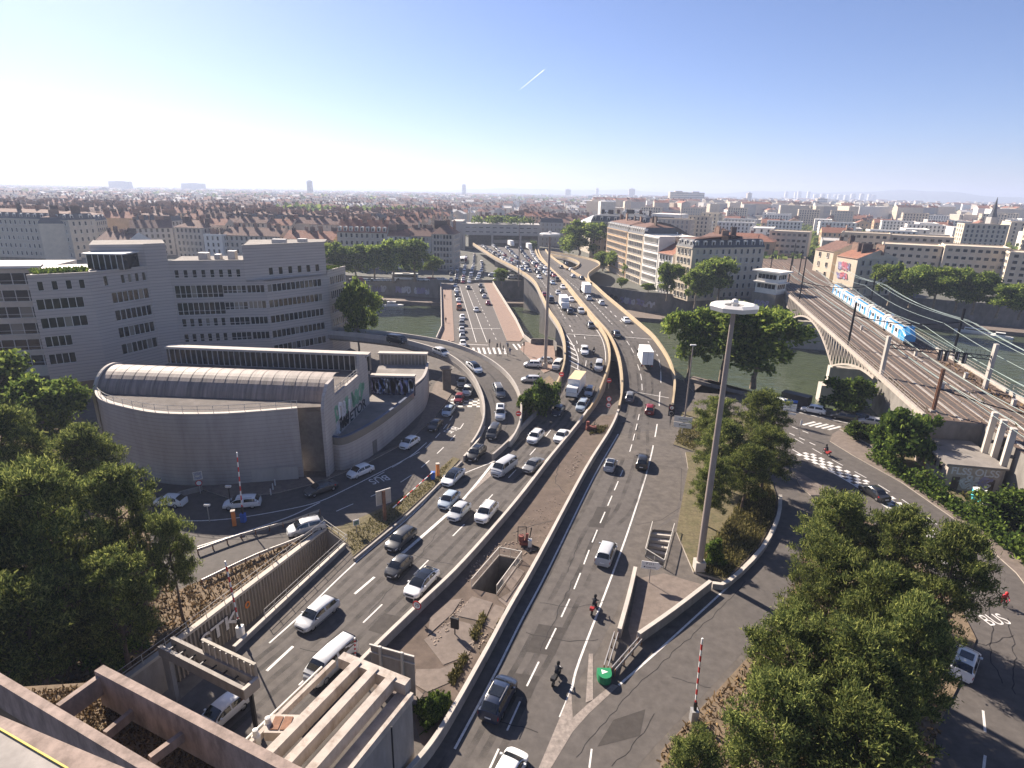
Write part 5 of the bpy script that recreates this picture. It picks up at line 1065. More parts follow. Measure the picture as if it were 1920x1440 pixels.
# the mass of roofs further out, uncountable
b = MB(); rc = random.Random(3); mats_far = [WALLS['cream'], WALLS['white'], WALLS['stone'], WALLS['grey'], ROOFS['tile'], ROOFS['brown'], ROOFS['flat'], ROOFS['pale']]
for k in range(9000):
    Y = 640 * math.exp(rc.random() ** 1.1 * 2.75); X = rc.uniform(-.98, .98) * Y
    left = X < .12 * Y
    if Y < 930 and not left: continue
    if -275 < X < -75 and Y < 740: continue
    if Y < 780 and X > -60 or abs(X + 30 - .03 * Y) < 9 and Y < 2500: continue
    if left and Y < 1700:
        Y = round(Y / 27) * 27 + rc.uniform(-1, 1) - .05 * X
        if round(Y / 27) % 4 == 0: continue
    a = rc.choice((R(-4), R(-3), R(-4), R(86))) if left else rc.choice((R(-4), R(86), R(-12), R(25))); w, d = rc.uniform(5, 13) * (1 if left or rc.random() < .5 else 2), rc.uniform(5, 8); h = rc.uniform(9, 18) if left else rc.choice((6, 8, 10, 12, 18, 28))
    if Y > 3000: w *= 1.5; d *= 1.5
    ca, sa = math.cos(a), math.sin(a)
    def T(x, y, z): return (X + x * ca - y * sa, Y + x * sa + y * ca, z)
    wm_ = rc.choice((0, 0, 1, 2, 2, 3)); bb = [T(-w, -d, 0), T(w, -d, 0), T(w, d, 0), T(-w, d, 0)]; tt = [T(-w, -d, h), T(w, -d, h), T(w, d, h), T(-w, d, h)]
    for j in range(4): b.face([bb[j], bb[(j + 1) % 4], tt[(j + 1) % 4], tt[j]], wm_)
    if (left and rc.random() < .86) or rc.random() < .4:
        r0, r1 = T(-w, 0, h + d * .5), T(w, 0, h + d * .5); rm = rc.choice((4, 4, 5, 5, 7, 6)); b.face([tt[0], tt[1], r1, r0], rm); b.face([tt[2], tt[3], r0, r1], rm); b.face([tt[1], tt[2], r1], wm_); b.face([tt[3], tt[0], r0], wm_)
        if Y < 1600:
            for q in range(rc.randrange(1, 4)):
                x = rc.uniform(-w, w) * .9; c0 = [T(x - .4, -1.2, h), T(x + .4, -1.2, h), T(x + .4, 1.2, h), T(x - .4, 1.2, h)]; zc = h + d * .5 + 2; c1 = [(p[0], p[1], zc) for p in c0]
                for j in range(4): b.face([c0[j], c0[(j + 1) % 4], c1[(j + 1) % 4], c1[j]], 5)
                b.face(c1, 4)
    else: b.face(tt, rc.choice((6, 7, 6)))
o = b.build('distant_city', mats_far); o['kind'] = 'stuff'; o['label'] = 'hazy mass of far roofs and blocks reaching the horizon'
# far woods and street trees, uncountable
g_ = np.random.default_rng(12); C = []
for k in range(6500):
    Y = 330 * math.exp(g_.random() ** .9 * 3.2); X = g_.uniform(-1, 1) * Y * .97
    if X < .1 * Y and Y < 2200 and g_.random() < .6: continue
    if Y < 520 and (X < 110 or X > 400): continue
    if not all((Vector((X, Y)) - c).length > q * .9 + 4 for c, q in BLD0): continue
    C.append((X, Y, g_.uniform(4, 9) * (1 if Y < 1500 else 1.8)))
for k in range(150): C.append((g_.uniform(-265, -85), g_.uniform(610, 720), g_.uniform(14, 18)))
for k in range(16): C.append((g_.uniform(-30, 12), g_.uniform(445, 465), 4.5))
qs = []
for (X, Y, r) in C:
    n = 70 if Y < 1200 else 26; s = r * (.3 if Y < 1200 else .5); zz = 18.5 if (445 <= Y <= 465 and -31 < X < 13) else 0
    p = unit(g_.normal(size=(n, 3))) * np.array([r, r, r * .8]) * g_.uniform(.5, 1, (n, 1)); p[:, 2] = np.abs(p[:, 2]) * 1.2 + r * .25 * (zz == 0); p += np.array([X, Y, zz]); qs.append(leaf_quads(p, unit(g_.normal(size=(n, 3))), np.full(n, s), np.full(n, s)))
q = np.concatenate(qs); org = np.array([0, 1500.0, 0]); o = inst('distant_trees', quads_mesh('distant_trees', q - org, LEAF_FAR), None, org); o['kind'] = 'stuff'
# low hills on the horizon
b = MB(); n = 160; prev = None
for k in range(n + 1):
    a = R(-60 + 120 * k / n); h = 118 + 30 * math.sin(k * .17) + 22 * math.sin(k * .41 + 1) + 9 * math.sin(k * 1.3); d = 10500
    pts = [Vector((math.sin(a) * (d - 1500), math.cos(a) * (d - 1500), -1)), Vector((math.sin(a) * d, math.cos(a) * d, h * (.75 + .25 * math.cos(k * .05)))), Vector((math.sin(a) * (d + 900), math.cos(a) * (d + 900), -1))]
    if prev:
        for j in range(2): b.face([prev[j], pts[j], pts[j + 1], prev[j + 1]])
    prev = pts
struct(b.build('hills', mat('hill_woods', (.05, .07, .035), .95, .4, .004)))
for pl_, key in ((PR1, 'L'), (PR2, 'R')):
    for i, o in enumerate(pl_):
        if (key, i) not in used:
            for q in list(o.children): bpy.data.objects.remove(q)
            bpy.data.objects.remove(o)
# ================================================================== vehicles
PAINTC = mat('car_paint', (.5, .5, .5), .32, .06, 1, spec=.5, coat=.6, objcol=True)
TYRE = BLACK; RIM = mat('wheel_rim', (.42, .42, .43), .35, .1, 6, metal=.7)
CGLASS = mat('car_glass', (.012, .014, .016), .05, .1, 2, spec=.8)
TRIM = mat('black_trim', (.022, .022, .023), .5, .1, 4); HEADL = mat('headlight_lens', (.7, .7, .7), .1, .1, 4, spec=.8); TAIL = mat('tail_light_lens', (.42, .012, .01), .2, .1, 4); PLATE = mat('plate_white', (.72, .72, .7), .5, .03, 3)
class Car: pass
def car_shape(L, W, H, kind):
    """stations along the length: x, half width, belt z, roof half width, roof z"""
    w = W / 2; hood = H * .58; belt = H * .635
    F = {'hatch': (.19, .39, .80, .985), 'suv': (.19, .36, .84, .985), 'estate': (.21, .38, .87, .985), 'sedan': (.22, .40, .70, .84), 'fast': (.2, .40, .77, .97), 'mpv': (.13, .33, .87, .99), 'van': (.09, .24, .95, .995)}[kind]
    c, r0, r1, t = [f * L for f in F]; hood *= {'van': 1.0, 'mpv': 1.02, 'suv': 1.04}.get(kind, 1); zl = {'van': .92, 'fast': .93}.get(kind, .96)
    tail = belt if kind in ('hatch', 'suv', 'estate', 'mpv', 'van') else belt * 1.02
    st = [(0, w * .66, hood * .62, w * .6, hood * .64), (.06, w * .84, hood * .70, w * .74, hood * .78), (.28, w * .96, hood * .82, w * .84, hood * .9), (c * .55, w, hood * .93, w * .86, hood * .98), (c, w, belt * .97, w * .86, belt * 1.0),
          ((c + r0) / 2, w, belt, w * .80, belt + (H - belt) * .6), (r0, w, belt, w * .74, H * .985), ((r0 + r1) / 2, w, belt * 1.01, w * .745, H), (r1, w, belt * 1.02, w * .72, H * zl),
          ((r1 + t) / 2, w * .99, belt * 1.02, w * .74, (H * zl + tail) / 2 if kind not in ('van',) else H * .93)]
    if kind == 'sedan': st += [(t, w * .98, tail * .98, w * .8, tail * 1.03), (L - .12, w * .93, tail * .9, w * .78, tail * .97), (L, w * .78, tail * .62, w * .68, tail * .66)]
    else: st += [(t - .02, w * .97, tail, w * .80, tail * 1.06), (L - .06, w * .94, tail * .78, w * .8, tail * .84), (L, w * .84, tail * .5, w * .72, tail * .54)]
    return st
def car_secs(st, zs=.2):
    out = []
    for (x, w, zb, wr, zr) in st:
        zb_ = min(zb, zr - .02); h = [(w * .9, zs), (w, zs + .16), (w * 1.0, zs + (zb_ - zs) * .62), (w * .965, zb_), (wr + (w * .965 - wr) * .06, zr - min(.07, (zr - zb_) * .5)), (wr * .86, zr - .005), (wr * .45, zr + .022), (0, zr + .03)]
        out.append([Vector((x, y, z)) for y, z in h])
    return out
def lerp2(a, b, t): return a + (b - a) * t
CARM = {}
def car_parts(kind, L, W, H):
    """meshes of one car, nose towards -x, centred; cached by shape"""
    key = (kind, L, W, H)
    if key in CARM: return CARM[key]
    st = car_shape(L, W, H, kind); S_ = car_secs(st); n = len(S_); m = 8; cx = Vector((L / 2, 0, 0)); mir = lambda p: Vector((p.x, -p.y, p.z))
    b = MB()
    def grid_pt(i, j): return S_[i][j] - cx if j < m else mir(S_[i][2 * m - 2 - j]) - cx
    M_ = 2 * m - 1; vs_ = [[grid_pt(i, j) for j in range(M_)] for i in range(n)]
    b.v = [tuple(p) for row in vs_ for p in row]
    for i in range(n - 1):
        for j in range(M_ - 1): b.f.append((i * M_ + j, (i + 1) * M_ + j, (i + 1) * M_ + j + 1, i * M_ + j + 1)); b.m.append(1 if j in (0, M_ - 2) else 0)
        b.f.append((i * M_ + M_ - 1, (i + 1) * M_ + M_ - 1, (i + 1) * M_, i * M_)); b.m.append(1)
    b.f.append(tuple(range(M_))); b.m.append(0); b.f.append(tuple((n - 1) * M_ + j for j in range(M_))[::-1]); b.m.append(0)
    P = {'body': b.mesh('body', [PAINTC, TRIM], smooth=38)}
    def panel(name, quad, m_, off=.014, nu=3):
        """four corners a,b,c,d -> sheet just above the body"""
        bb = MB(); a, c, d, e = quad; nn = (c - a).cross(e - a).normalized()
        if nn.dot((a + d) / 2 - Vector((0, 0, .6))) < 0: nn = -nn
        bb.face([p + nn * off for p in quad]); return bb.mesh(name, m_)
    def ring(i, j): return vs_[i][j]
    def wind(i0, i1, name, ts=(.08, .5, .93)):
        bb = MB(); rows = []
        for t in ts:
            row = []
            for j in range(4, M_ - 4):
                s = t * (i1 - i0); k = min(i1 - 1, i0 + int(s)) if s < i1 - i0 else i1 - 1; p = lerp2(ring(k, j), ring(k + 1, j), s - (k - i0)); row.append(p)
            row = [lerp2(row[0], row[1], .25)] + row[1:-1] + [lerp2(row[-1], row[-2], .25)]; rows.append(row)
        nn = (rows[0][-1] - rows[0][0]).cross(rows[2][0] - rows[0][0]).normalized(); nn = nn if nn.z > 0 else -nn
        for a in range(2):
            for j in range(len(rows[0]) - 1): bb.face([rows[a][j] + nn * .016, rows[a][j + 1] + nn * .016, rows[a + 1][j + 1] + nn * .016, rows[a + 1][j] + nn * .016])
        return bb.mesh(name, CGLASS, smooth=60)
    P['windscreen'] = wind(4, 6, 'windscreen'); P['rear_window'] = wind(8, 10, 'rear_window') if kind != 'van' else wind(8, 10, 'rear_window')
    if kind == 'fast': P['glass_roof'] = wind(6, 8, 'glass_roof', (-.0, .5, 1.0)); P['rear_window'] = wind(8, 10, 'rear_window', (.02, .5, .95)); P['windscreen'] = wind(4, 6, 'windscreen', (.06, .5, .98))
    side = []
    spans = [(4.55, 6.7), (6.85, 8.0), (8.1, 9.1)] if kind in ('estate', 'suv', 'mpv', 'van') else [(4.55, 6.75), (6.9, 8.6)]
    def on(s, j, t=0.0):
        i = min(n - 2, int(s)); return lerp2(lerp2(ring(i, j), ring(i + 1, j), s - i), lerp2(ring(i, j + 1), ring(i + 1, j + 1), s - i), t)
    for (a, c) in spans:
        bb = MB(); k = 4
        for q in range(k):
            s0, s1 = a + (c - a) * q / k, a + (c - a) * (q + 1) / k; o_ = Vector((0, .016, .004)); bb.face([on(s0, 3, .1) + o_, on(s1, 3, .1) + o_, on(s1, 3, .92) + o_, on(s0, 3, .92) + o_])
        side.append(bb)
    P['side_window'] = [bb.mesh('side_window', CGLASS) for bb in side]
    P['side_window2'] = []
    for bb in side: bb.v = [(x, -y, z) for x, y, z in bb.v]; P['side_window2'].append(bb.mesh('side_window', CGLASS))
    hl = [panel('headlight', [on(1.0, 2, .1), on(2.3, 2, .35), on(2.3, 2, .95), on(1.0, 2, .9)], HEADL)]
    tl = [panel('tail_light', [on(n - 3 + .05, 2, .2), on(n - 2 + .3, 2, .2), on(n - 2 + .3, 2, .95), on(n - 3 + .05, 2, .95)], TAIL)]
    P['headlight'] = hl; P['tail_light'] = tl
    bb = MB(); bb.box(-L / 2 - .012, -L / 2 + .05, -W * .26, W * .26, .42, .58); P['grille'] = bb.mesh('grille', TRIM)
    bb = MB(); bb.box(-.015, .015, -.26, .26, -.055, .055); P['plate'] = bb.mesh('number_plate', PLATE)
    bb = MB(); bb.box(-.06, .08, 0, .2, -.06, .09); P['mirror'] = bb.mesh('mirror', [PAINTC])
    bb = MB(); r = min(.36, H * .215); bb.lathe([(r * .62, -.1), (r, -.1), (r, .1), (r * .62, .1)], 14); P['tyre'] = bb.mesh('tyre', TYRE, smooth=40)
    bb = MB(); bb.lathe([(.0, .085), (r * .3, .1), (r * .62, .08), (r * .64, -.08), (0, -.08)], 10); P['rim'] = bb.mesh('rim', RIM); P['r'] = r
    bb = MB(); bb.tube((-L * .08, W * .33, 0), (L * .3, W * .33, 0), .03, 5); P['rail'] = bb.mesh('roof_rail', STEEL)
    # one-piece copy for cars too small to show parts
    low = MB(); mats_ = [PAINTC, TRIM, CGLASS, HEADL, TAIL, PLATE]
    def add(me, mi, T=Vector()):
        o = len(low.v); low.v += [tuple(v.co + T) for v in me.vertices]
        for p in me.polygons: low.f.append(tuple(o + k for k in p.vertices)); low.m.append(mi if not isinstance(mi, list) else mi[p.material_index])
    add(P['body'], [0, 1]); add(P['windscreen'], 2); add(P['rear_window'], 2)
    for me in P['side_window'] + P['side_window2']: add(me, 2)
    if 'glass_roof' in P: add(P['glass_roof'], 2)
    add(hl[0], 3); add(tl[0], 4)
    o = len(low.v)
    for me, mi in ((hl[0], 3), (tl[0], 4)):
        o = len(low.v); low.v += [(v.co.x, -v.co.y, v.co.z) for v in me.vertices]; low.f += [tuple(o + k for k in p.vertices) for p in me.polygons]; low.m += [mi] * len(me.polygons)
    for sx in (-.32, .3):
        for sy in (-1, 1): low.tube((L * sx, sy * (W / 2 - .2), r), (L * sx, sy * (W / 2 + .02), r), r, 10, m=1)
    low.box(L / 2 - .02, L / 2 + .02, -.26, .26, .5, .61, 5)
    P['low'] = low.mesh('car', mats_, smooth=38); CARM[key] = P; return P
COL = {'white': (.78, .78, .76), 'silver': (.47, .48, .49), 'grey': (.17, .175, .18), 'black': (.018, .019, .021), 'red': (.2, .012, .015), 'blue': (.035, .07, .16), 'lightblue': (.36, .43, .5), 'navy': (.02, .03, .06), 'orange': (.5, .16, .04), 'dark': (.05, .052, .056)}
DIMS = {'hatch': (4.0, 1.76, 1.48), 'suv': (4.45, 1.85, 1.64), 'estate': (4.6, 1.82, 1.5), 'sedan': (4.55, 1.8, 1.45), 'fast': (4.7, 1.88, 1.44), 'mpv': (4.4, 1.84, 1.66), 'van': (5.1, 1.95, 1.98), 'small': (3.6, 1.64, 1.5)}
def car(kind, colour, p, yaw, label, cat='car', group=None, low=False, pitch=0.0, dims=None, extras=()):
    """yaw: direction the nose points"""
    d = dims or DIMS[kind]; P = car_parts('hatch' if kind == 'small' else kind, *d); L, W, H = d; col = (*COL[colour], 1); ry = yaw + math.pi
    nm = {'van': 'van', 'mpv': 'people_carrier'}.get(kind, 'car')
    if low:
        o = inst(nm, P['low'], None, p, (0, pitch, ry)); o.color = col; return tagv(o, label, cat, group)
    o = thing(nm, label, cat, p, ry, group); o.rotation_euler = (0, pitch, ry)
    def add(name, me, loc=(0, 0, 0), rot=(0, 0, 0), sc=(1, 1, 1), par=None):
        x = inst(name, me, par or o, loc, rot, sc); x.color = col; return x
    add('body', P['body']); add('windscreen', P['windscreen']); add('rear_window', P['rear_window'])
    if 'glass_roof' in P: add('glass_roof', P['glass_roof'])
    for me in P['side_window'] + P['side_window2']: add('side_window', me)
    for s in (1, -1):
        add('headlight', P['headlight'][0], sc=(1, s, 1)); add('tail_light', P['tail_light'][0], sc=(1, s, 1))
        add('mirror', P['mirror'], (-L * .5 + L * .27 + .12, s * W * .475, H * .66), sc=(1, s, 1))
        if 'rails' in extras: add('roof_rail', P['rail'], (0, 0 if s > 0 else 0, H + .02), sc=(1, s, 1))
        for sx in (-.32, .3):
            w = add('wheel', P['tyre'], (L * sx, s * (W / 2 - .1), P['r']), (R(-90) * s, 0, 0)); add('rim', P['rim'], par=w)
    add('grille', P['grille']); add('number_plate', P['plate'], (-L / 2 - .02, 0, .36)); add('number_plate', P['plate'], (L / 2 + .01, 0, .6))
    if 'taxi' in extras:
        b = MB(); b.box(-.1, .1, -.3, .3, 0, .16); add('roof_sign', b.mesh('roof_sign', WHITE), (-.1, 0, H + .03))
    if 'pane' in extras:
        b = MB(); b.box(-.1, .95, -.5, .5, H + .012, H + .04); add('sunroof', b.mesh('sunroof', CGLASS))
    return o
def truck(p, yaw, label, L=7.5, boxh=2.6, cabcol=(.75, .75, .74), boxm=None, name='box_truck', low=False, top=None):
    o = thing(name, label, 'truck', p, yaw + math.pi); cm = WHITE; bm_ = boxm or WHITE
    b = MB(); W = 2.4; x0 = -L / 2
    cab = [(x0, .55), (x0, 1.5), (x0 + .25, 2.35), (x0 + .5, 2.5), (x0 + 1.75, 2.5), (x0 + 1.75, .55)]
    b.hexa([(x, -W / 2 + .1, z) for x, z in cab], [(x, W / 2 - .1, z) for x, z in cab]); b.build('cab', cm, o, world=False, fix=True)
    b = MB(); b.face([(x0 - .01, -.95, 1.45), (x0 - .01, .95, 1.45), (x0 + .24, .9, 2.3), (x0 + .24, -.9, 2.3)]); b.build('windscreen', CGLASS, o, world=False)
    for s in (1, -1):
        b = MB(); b.face([(x0 + .3, s * 1.115, 1.5), (x0 + 1.35, s * 1.115, 1.5), (x0 + 1.35, s * 1.115, 2.25), (x0 + .45, s * 1.115, 2.25)]); b.build('side_window', CGLASS, o, world=False)
        b = MB(); b.box(x0 - .02, x0 + .06, s * .95 - .16, s * .95 + .16, .75, .95); b.build('headlight', HEADL, o, world=False)
        b = MB(); b.box(x0 + .1, x0 + .22, s * 1.18 - .1, s * 1.18 + .1, 1.5, 2.05); b.build('mirror', TRIM, o, world=False)
        b = MB(); b.box(L / 2 - .02, L / 2 + .03, s * 1.0 - .14, s * 1.0 + .14, .62, .78); b.build('tail_light', TAIL, o, world=False)
    b = MB(); b.box(x0 + 1.9, L / 2, -W / 2, W / 2, .95, .95 + boxh, 0, 1); b.build('cargo_box', [bm_, top or bm_], o, world=False)
    b = MB()
    for s in (-1, 1):
        b.box(x0 + 1.95, L / 2 - .05, s * W / 2 - .03 * s - .02, s * W / 2 + .03, .93, 1.03)
    b.box(L / 2 + .001, L / 2 + .03, -.03, .03, 1.05, .85 + boxh); b.box(L / 2 + .001, L / 2 + .03, -W / 2, W / 2, .85 + boxh, .95 + boxh); b.build('box_trim', STEEL, o, world=False)
    b = MB(); b.box(x0 + .6, L / 2 - .1, -.45, .45, .5, .94); b.box(x0 - .05, x0 + .05, -1.1, 1.1, .4, .72); b.build('chassis', TRIM, o, world=False)
    for sx in (x0 + .95, L / 2 - 1.7):
        for s in (1, -1):
            b = MB(); b.tube((0, -.14, 0), (0, .14, 0), .45, 14); w = b.build('wheel', TYRE, o, world=False); w.location = (sx, s * (W / 2 - .2), .45)
            b = MB(); b.tube((0, -.15, 0), (0, .15, 0), .24, 10); b.build('rim', RIM, w, world=False)
    return o
def bus(p, yaw, label, colm, L=12):
    o = thing('bus', label, 'bus', p, yaw + math.pi); b = MB(); b.box(-L / 2, L / 2, -1.25, 1.25, .35, 3.0, 0, 1); b.build('body', [colm, WHITE], o, world=False)
    for s in (1, -1):
        b = MB(); b.box(-L / 2 + .4, L / 2 - .4, s * 1.26 - .01, s * 1.26 + .01, 1.25, 2.5); b.build('side_window', CGLASS, o, world=False)
        for sx in (-L * .32, L * .25): b = MB(); b.tube((sx, s * 1.1, .48), (sx, s * 1.28, .48), .48, 12); b.build('wheel', TYRE, o, world=False)
    b = MB(); b.box(-L / 2 - .012, -L / 2 + .01, -1.1, 1.1, 1.1, 2.75); b.build('windscreen', CGLASS, o, world=False)
    b = MB(); b.box(-2, 1, -.8, .8, 3.0, 3.25); b.build('roof_unit', CONC_L, o, world=False); return o

# ---- placing on the lanes -------------------------------------------------
def tangent(line, p):
    k = min(range(len(line) - 1), key=lambda k: (V2((line[k] + line[k + 1]) / 2) - V2(p)).length); d = line[k + 1] - line[k]; return math.atan2(d.y, d.x), d.z / max(.1, V2(d).length)
cl_in = [(a + b) / 2 for a, b in zip(N_pts(inL, 80), N_pts(inR, 80))]; cl_out = [(a + b) / 2 for a, b in zip(N_pts(outL, 80), N_pts(outR, 80))]; cl_ramp = [(a + b) / 2 for a, b in zip(N_pts(rampL, 60), N_pts(rampR, 60))]
lineB = GL([(905, 455), (872, 540), (885, 640)])
SURF = GL([(300, 950), (430, 955), (540, 938), (650, 900), (767, 845), (815, 805), (850, 760), (866, 720), (872, 690)], n=3)
RROAD = GL([(1850, 1440), (1840, 1300), (1870, 1180), (1800, 1060), (1700, 970), (1640, 930), (1550, 870), (1490, 820)], n=3)
def along(line, px, py, prof, toward):
    """point on the road under a pixel, direction of travel"""
    p = GP(px, py, prof) if prof else G(px, py); a, sl = tangent(line, p); p = p + Vector((0, 0, .02))
    return (p, a + math.pi, -math.atan(sl) * 1) if toward else (p, a, math.atan(sl))
def vehicle(kind, colour, px, py, line, prof, toward, label, **k):
    p, yaw, pitch = along(line, px, py, prof, toward)
    return car(kind, colour, p, yaw, label, pitch=pitch if not toward else pitch, **k)
Z0 = None
IN = 'inbound cars coming towards the viewer'
for kind, c, x, y, lb, ex in (
    ('estate', 'silver', 596, 1160, 'silver estate car in the left lane beside the stairwell railing', ()),
    ('fast', 'white', 791, 1100, 'white fastback with black glass roof beside the round speed sign', ()),
    ('small', 'dark', 748, 1070, 'small dark grey hatchback just behind the white fastback', ()),
    ('estate', 'dark', 752, 1018, 'dark grey estate car driving in the shade of the hall', ()),
    ('van', 'silver', 622, 1252, 'long silver van half under the concrete beams', ()),
    ('hatch', 'white', 420, 1345, 'white hatchback passing below the sign gantry', ()),
    ('suv', 'white', 912, 968, 'white off-roader on the inner lane by the median wall', ('rails',)),
    ('hatch', 'silver', 861, 966, 'silver hatchback alongside the white off-roader', ()),
    ('hatch', 'lightblue', 842, 944, 'pale blue hatchback at the painted merge line', ()),
    ('suv', 'silver', 945, 884, 'silver grey compact van-like car at the end of the ramp nose', ()),
    ('sedan', 'grey', 1000, 878, 'grey compact saloon next to the silver van on the inner lane', ()),
    ('suv', 'white', 1004, 825, 'white off-roader where the lanes widen below the ramp nose', ('rails',)),
    ('sedan', 'white', 1053, 823, 'white saloon by the median wall below the box truck', ()),
    ('hatch', 'navy', 1047, 775, 'dark blue hatchback in front of the box truck', ()),
    ('suv', 'lightblue', 1092, 765, 'pale blue off-roader beside the dark hatchback', ('rails',)),
    ('small', 'silver', 1105, 738, 'small silver blue car alongside the box truck', ()),
    ('suv', 'silver', 1123, 690, 'silver off-roader above the box truck by the median', ()),
    ('sedan', 'white', 1096, 660, 'white saloon at the hatched wedge on the bend', ())):
    if kind == 'suv' and 'van-like' in lb: kind, lb = 'van', 'tall silver grey minivan at the end of the ramp nose'
    vehicle(kind, c, x, y, cl_in, prof_main, True, lb, group=IN, extras=ex, cat='van' if kind == 'van' else 'car')
vehicle('fast', 'white', 850, 900, cl_ramp, prof_ramp, True, 'white car with black roof where the ramp joins the motorway', group=IN)
for kind, c, x, y, lb, ex in (('suv', 'black', 893, 856, 'black off-roader with pale roof box at the foot of the ramp', ('rails', 'pane')), ('mpv', 'dark', 926, 815, 'dark people carrier on the lower half of the ramp', ()), ('suv', 'white', 938, 778, 'white car with black sunroof halfway up the curved ramp', ('pane',)), ('estate', 'grey', 935, 737, 'grey estate car on the upper bend of the curved ramp', ('rails',)), ('fast', 'white', 889, 693, 'white fastback at the top of the curved ramp', ()), ('suv', 'silver', 827, 666, 'silver off-roader following the white fastback on the ramp', ('rails',)), ('van', 'black', 745, 643, 'black van entering the ramp beside the river', ())):
    vehicle(kind, c, x, y, cl_ramp, prof_ramp, True, lb, group='cars on the curved ramp', extras=ex, cat='van' if kind == 'van' else 'car')
OUT = 'outbound cars driving away'
for kind, c, x, y, lb, ex in (('suv', 'navy', 935, 1318, 'dark blue off-roader with roof rails nearest the viewer', ('rails', 'pane')), ('hatch', 'white', 952, 1460, 'white car cut off by the bottom edge', ()), ('mpv', 'silver', 1136, 1045, 'silver people carrier beside the stairwell with the white arrow sign', ()), ('suv', 'black', 1204, 872, 'black off-roader in the right lane', ()), ('small', 'silver', 1144, 878, 'small silver car with dark roof in the left lane', ('pane',)), ('hatch', 'red', 1218, 772, 'dark red hatchback below the white box truck', ()), ('hatch', 'grey', 1181, 748, 'small grey car by the median below the truck', ()), ('sedan', 'black', 1155, 630, 'black saloon crossing the white stop line', ()), ('sedan', 'white', 1173, 604, 'white saloon near the outer parapet over the river', ()), ('hatch', 'white', 1127, 571, 'white hatchback far out on the right lane', ()), ('suv', 'silver', 1103, 562, 'silver car behind the far white truck', ())):
    vehicle(kind, c, x, y, cl_out, prof_main, False, lb, group=OUT, extras=ex, low=y < 600)
ST = 'cars on the road beside the hall'
for kind, c, x, y, lb, ex in (('hatch', 'white', 676, 890, 'white hatchback at the corner of the hall end wall', ()), ('hatch', 'white', 768, 836, 'white car by the door of the terrace wall', ()), ('sedan', 'black', 816, 802, 'black saloon beside the painted bus lettering', ()), ('hatch', 'lightblue', 841, 776, 'grey blue car near the checker marking', ()), ('hatch', 'red', 861, 752, 'dark red car under the ramp', ()), ('suv', 'white', 877, 738, 'white car with its bonnet under the ramp edge', ()), ('hatch', 'silver', 866, 722, 'silver car furthest back under the ramp', ()), ('sedan', 'dark', 603, 922, 'dark grey saloon in the shade of the curved wall', ()), ('estate', 'white', 455, 950, 'white estate car beside the orange barrier post', ('rails',)), ('hatch', 'white', 320, 947, 'white hatchback nearest the left pines', ()), ('suv', 'silver', 575, 997, 'silver off-roader above the ribbed wall corner', ('rails',))):
    vehicle(kind, c, x, y, SURF, None, True, lb, group=ST, extras=ex)
# right road
for kind, c, x, y, tw_, lb in (('sedan', 'black', 1638, 930, False, 'black saloon on the checkered quay road'), ('suv', 'white', 1806, 1252, True, 'white off-roader with dark sunroof in the pine shade at the right')):
    vehicle(kind, c, x, y, RROAD[::1], None, False, lb, extras=('pane',) if c == 'white' else (), group='cars on the right quay road')
QY = GL([(1420, 750), (1500, 770), (1600, 788), (1700, 806)])
for kind, c, x, y, lb in (('suv', 'white', 1524, 774, 'white off-roader queueing under the trees before the railway bridge'), ('estate', 'dark', 1582, 786, 'dark estate car second in the queue at the railway bridge'), ('suv', 'navy', 1610, 788, 'dark blue car half hidden behind the dark estate'), ('estate', 'silver', 1634, 796, 'silver estate at the mouth of the railway underpass'), ('van', 'white', 1450, 760, 'white van with a dark trailer behind the lamp island pines')):
    vehicle(kind, c, x, y, QY, None, False, lb, group='queue on the near quay', cat='van' if kind == 'van' else 'car'); bpy.context.view_layer.update()
for o in [o for o in bpy.data.objects if o.get('group') == 'queue on the near quay']: o.rotation_euler.z += math.pi
t_ = thing('trailer', 'dark box trailer behind the white van on the near quay', 'trailer', G(1490, 764) + Vector((0, 0, .02)), tangent(QY, G(1490, 764))[0]); b = MB(); b.box(-2.6, 2.6, -1.1, 1.1, .7, 2.9); b.build('cargo_box', TRIM, t_, world=False)
for s in (-1, 1): b = MB(); b.tube((-.6, s * 1.0, .4), (-.6, s * 1.2, .4), .4, 12); b.build('wheel', TYRE, t_, world=False)
# junction
for kind, c, x, y, dx, dy, lb in (('suv', 'white', 999, 688, -1, .1, 'white off-roader with dark windows waiting at the junction beside the mast'), ('hatch', 'silver', 1022, 680, -1, .1, 'silver car behind the mast at the junction'), ('van', 'white', 1046, 690, -.3, -1, 'white van squeezed beside the viaduct wall at the junction'), ('estate', 'silver', 996, 716, -1, .0, 'silver car half hidden by the bright bush in the nose')):
    car(kind, c, G(x, y) + Vector((0, 0, .02)), math.atan2(dy, dx), lb, group='cars waiting at the junction', cat='van' if kind == 'van' else 'car')
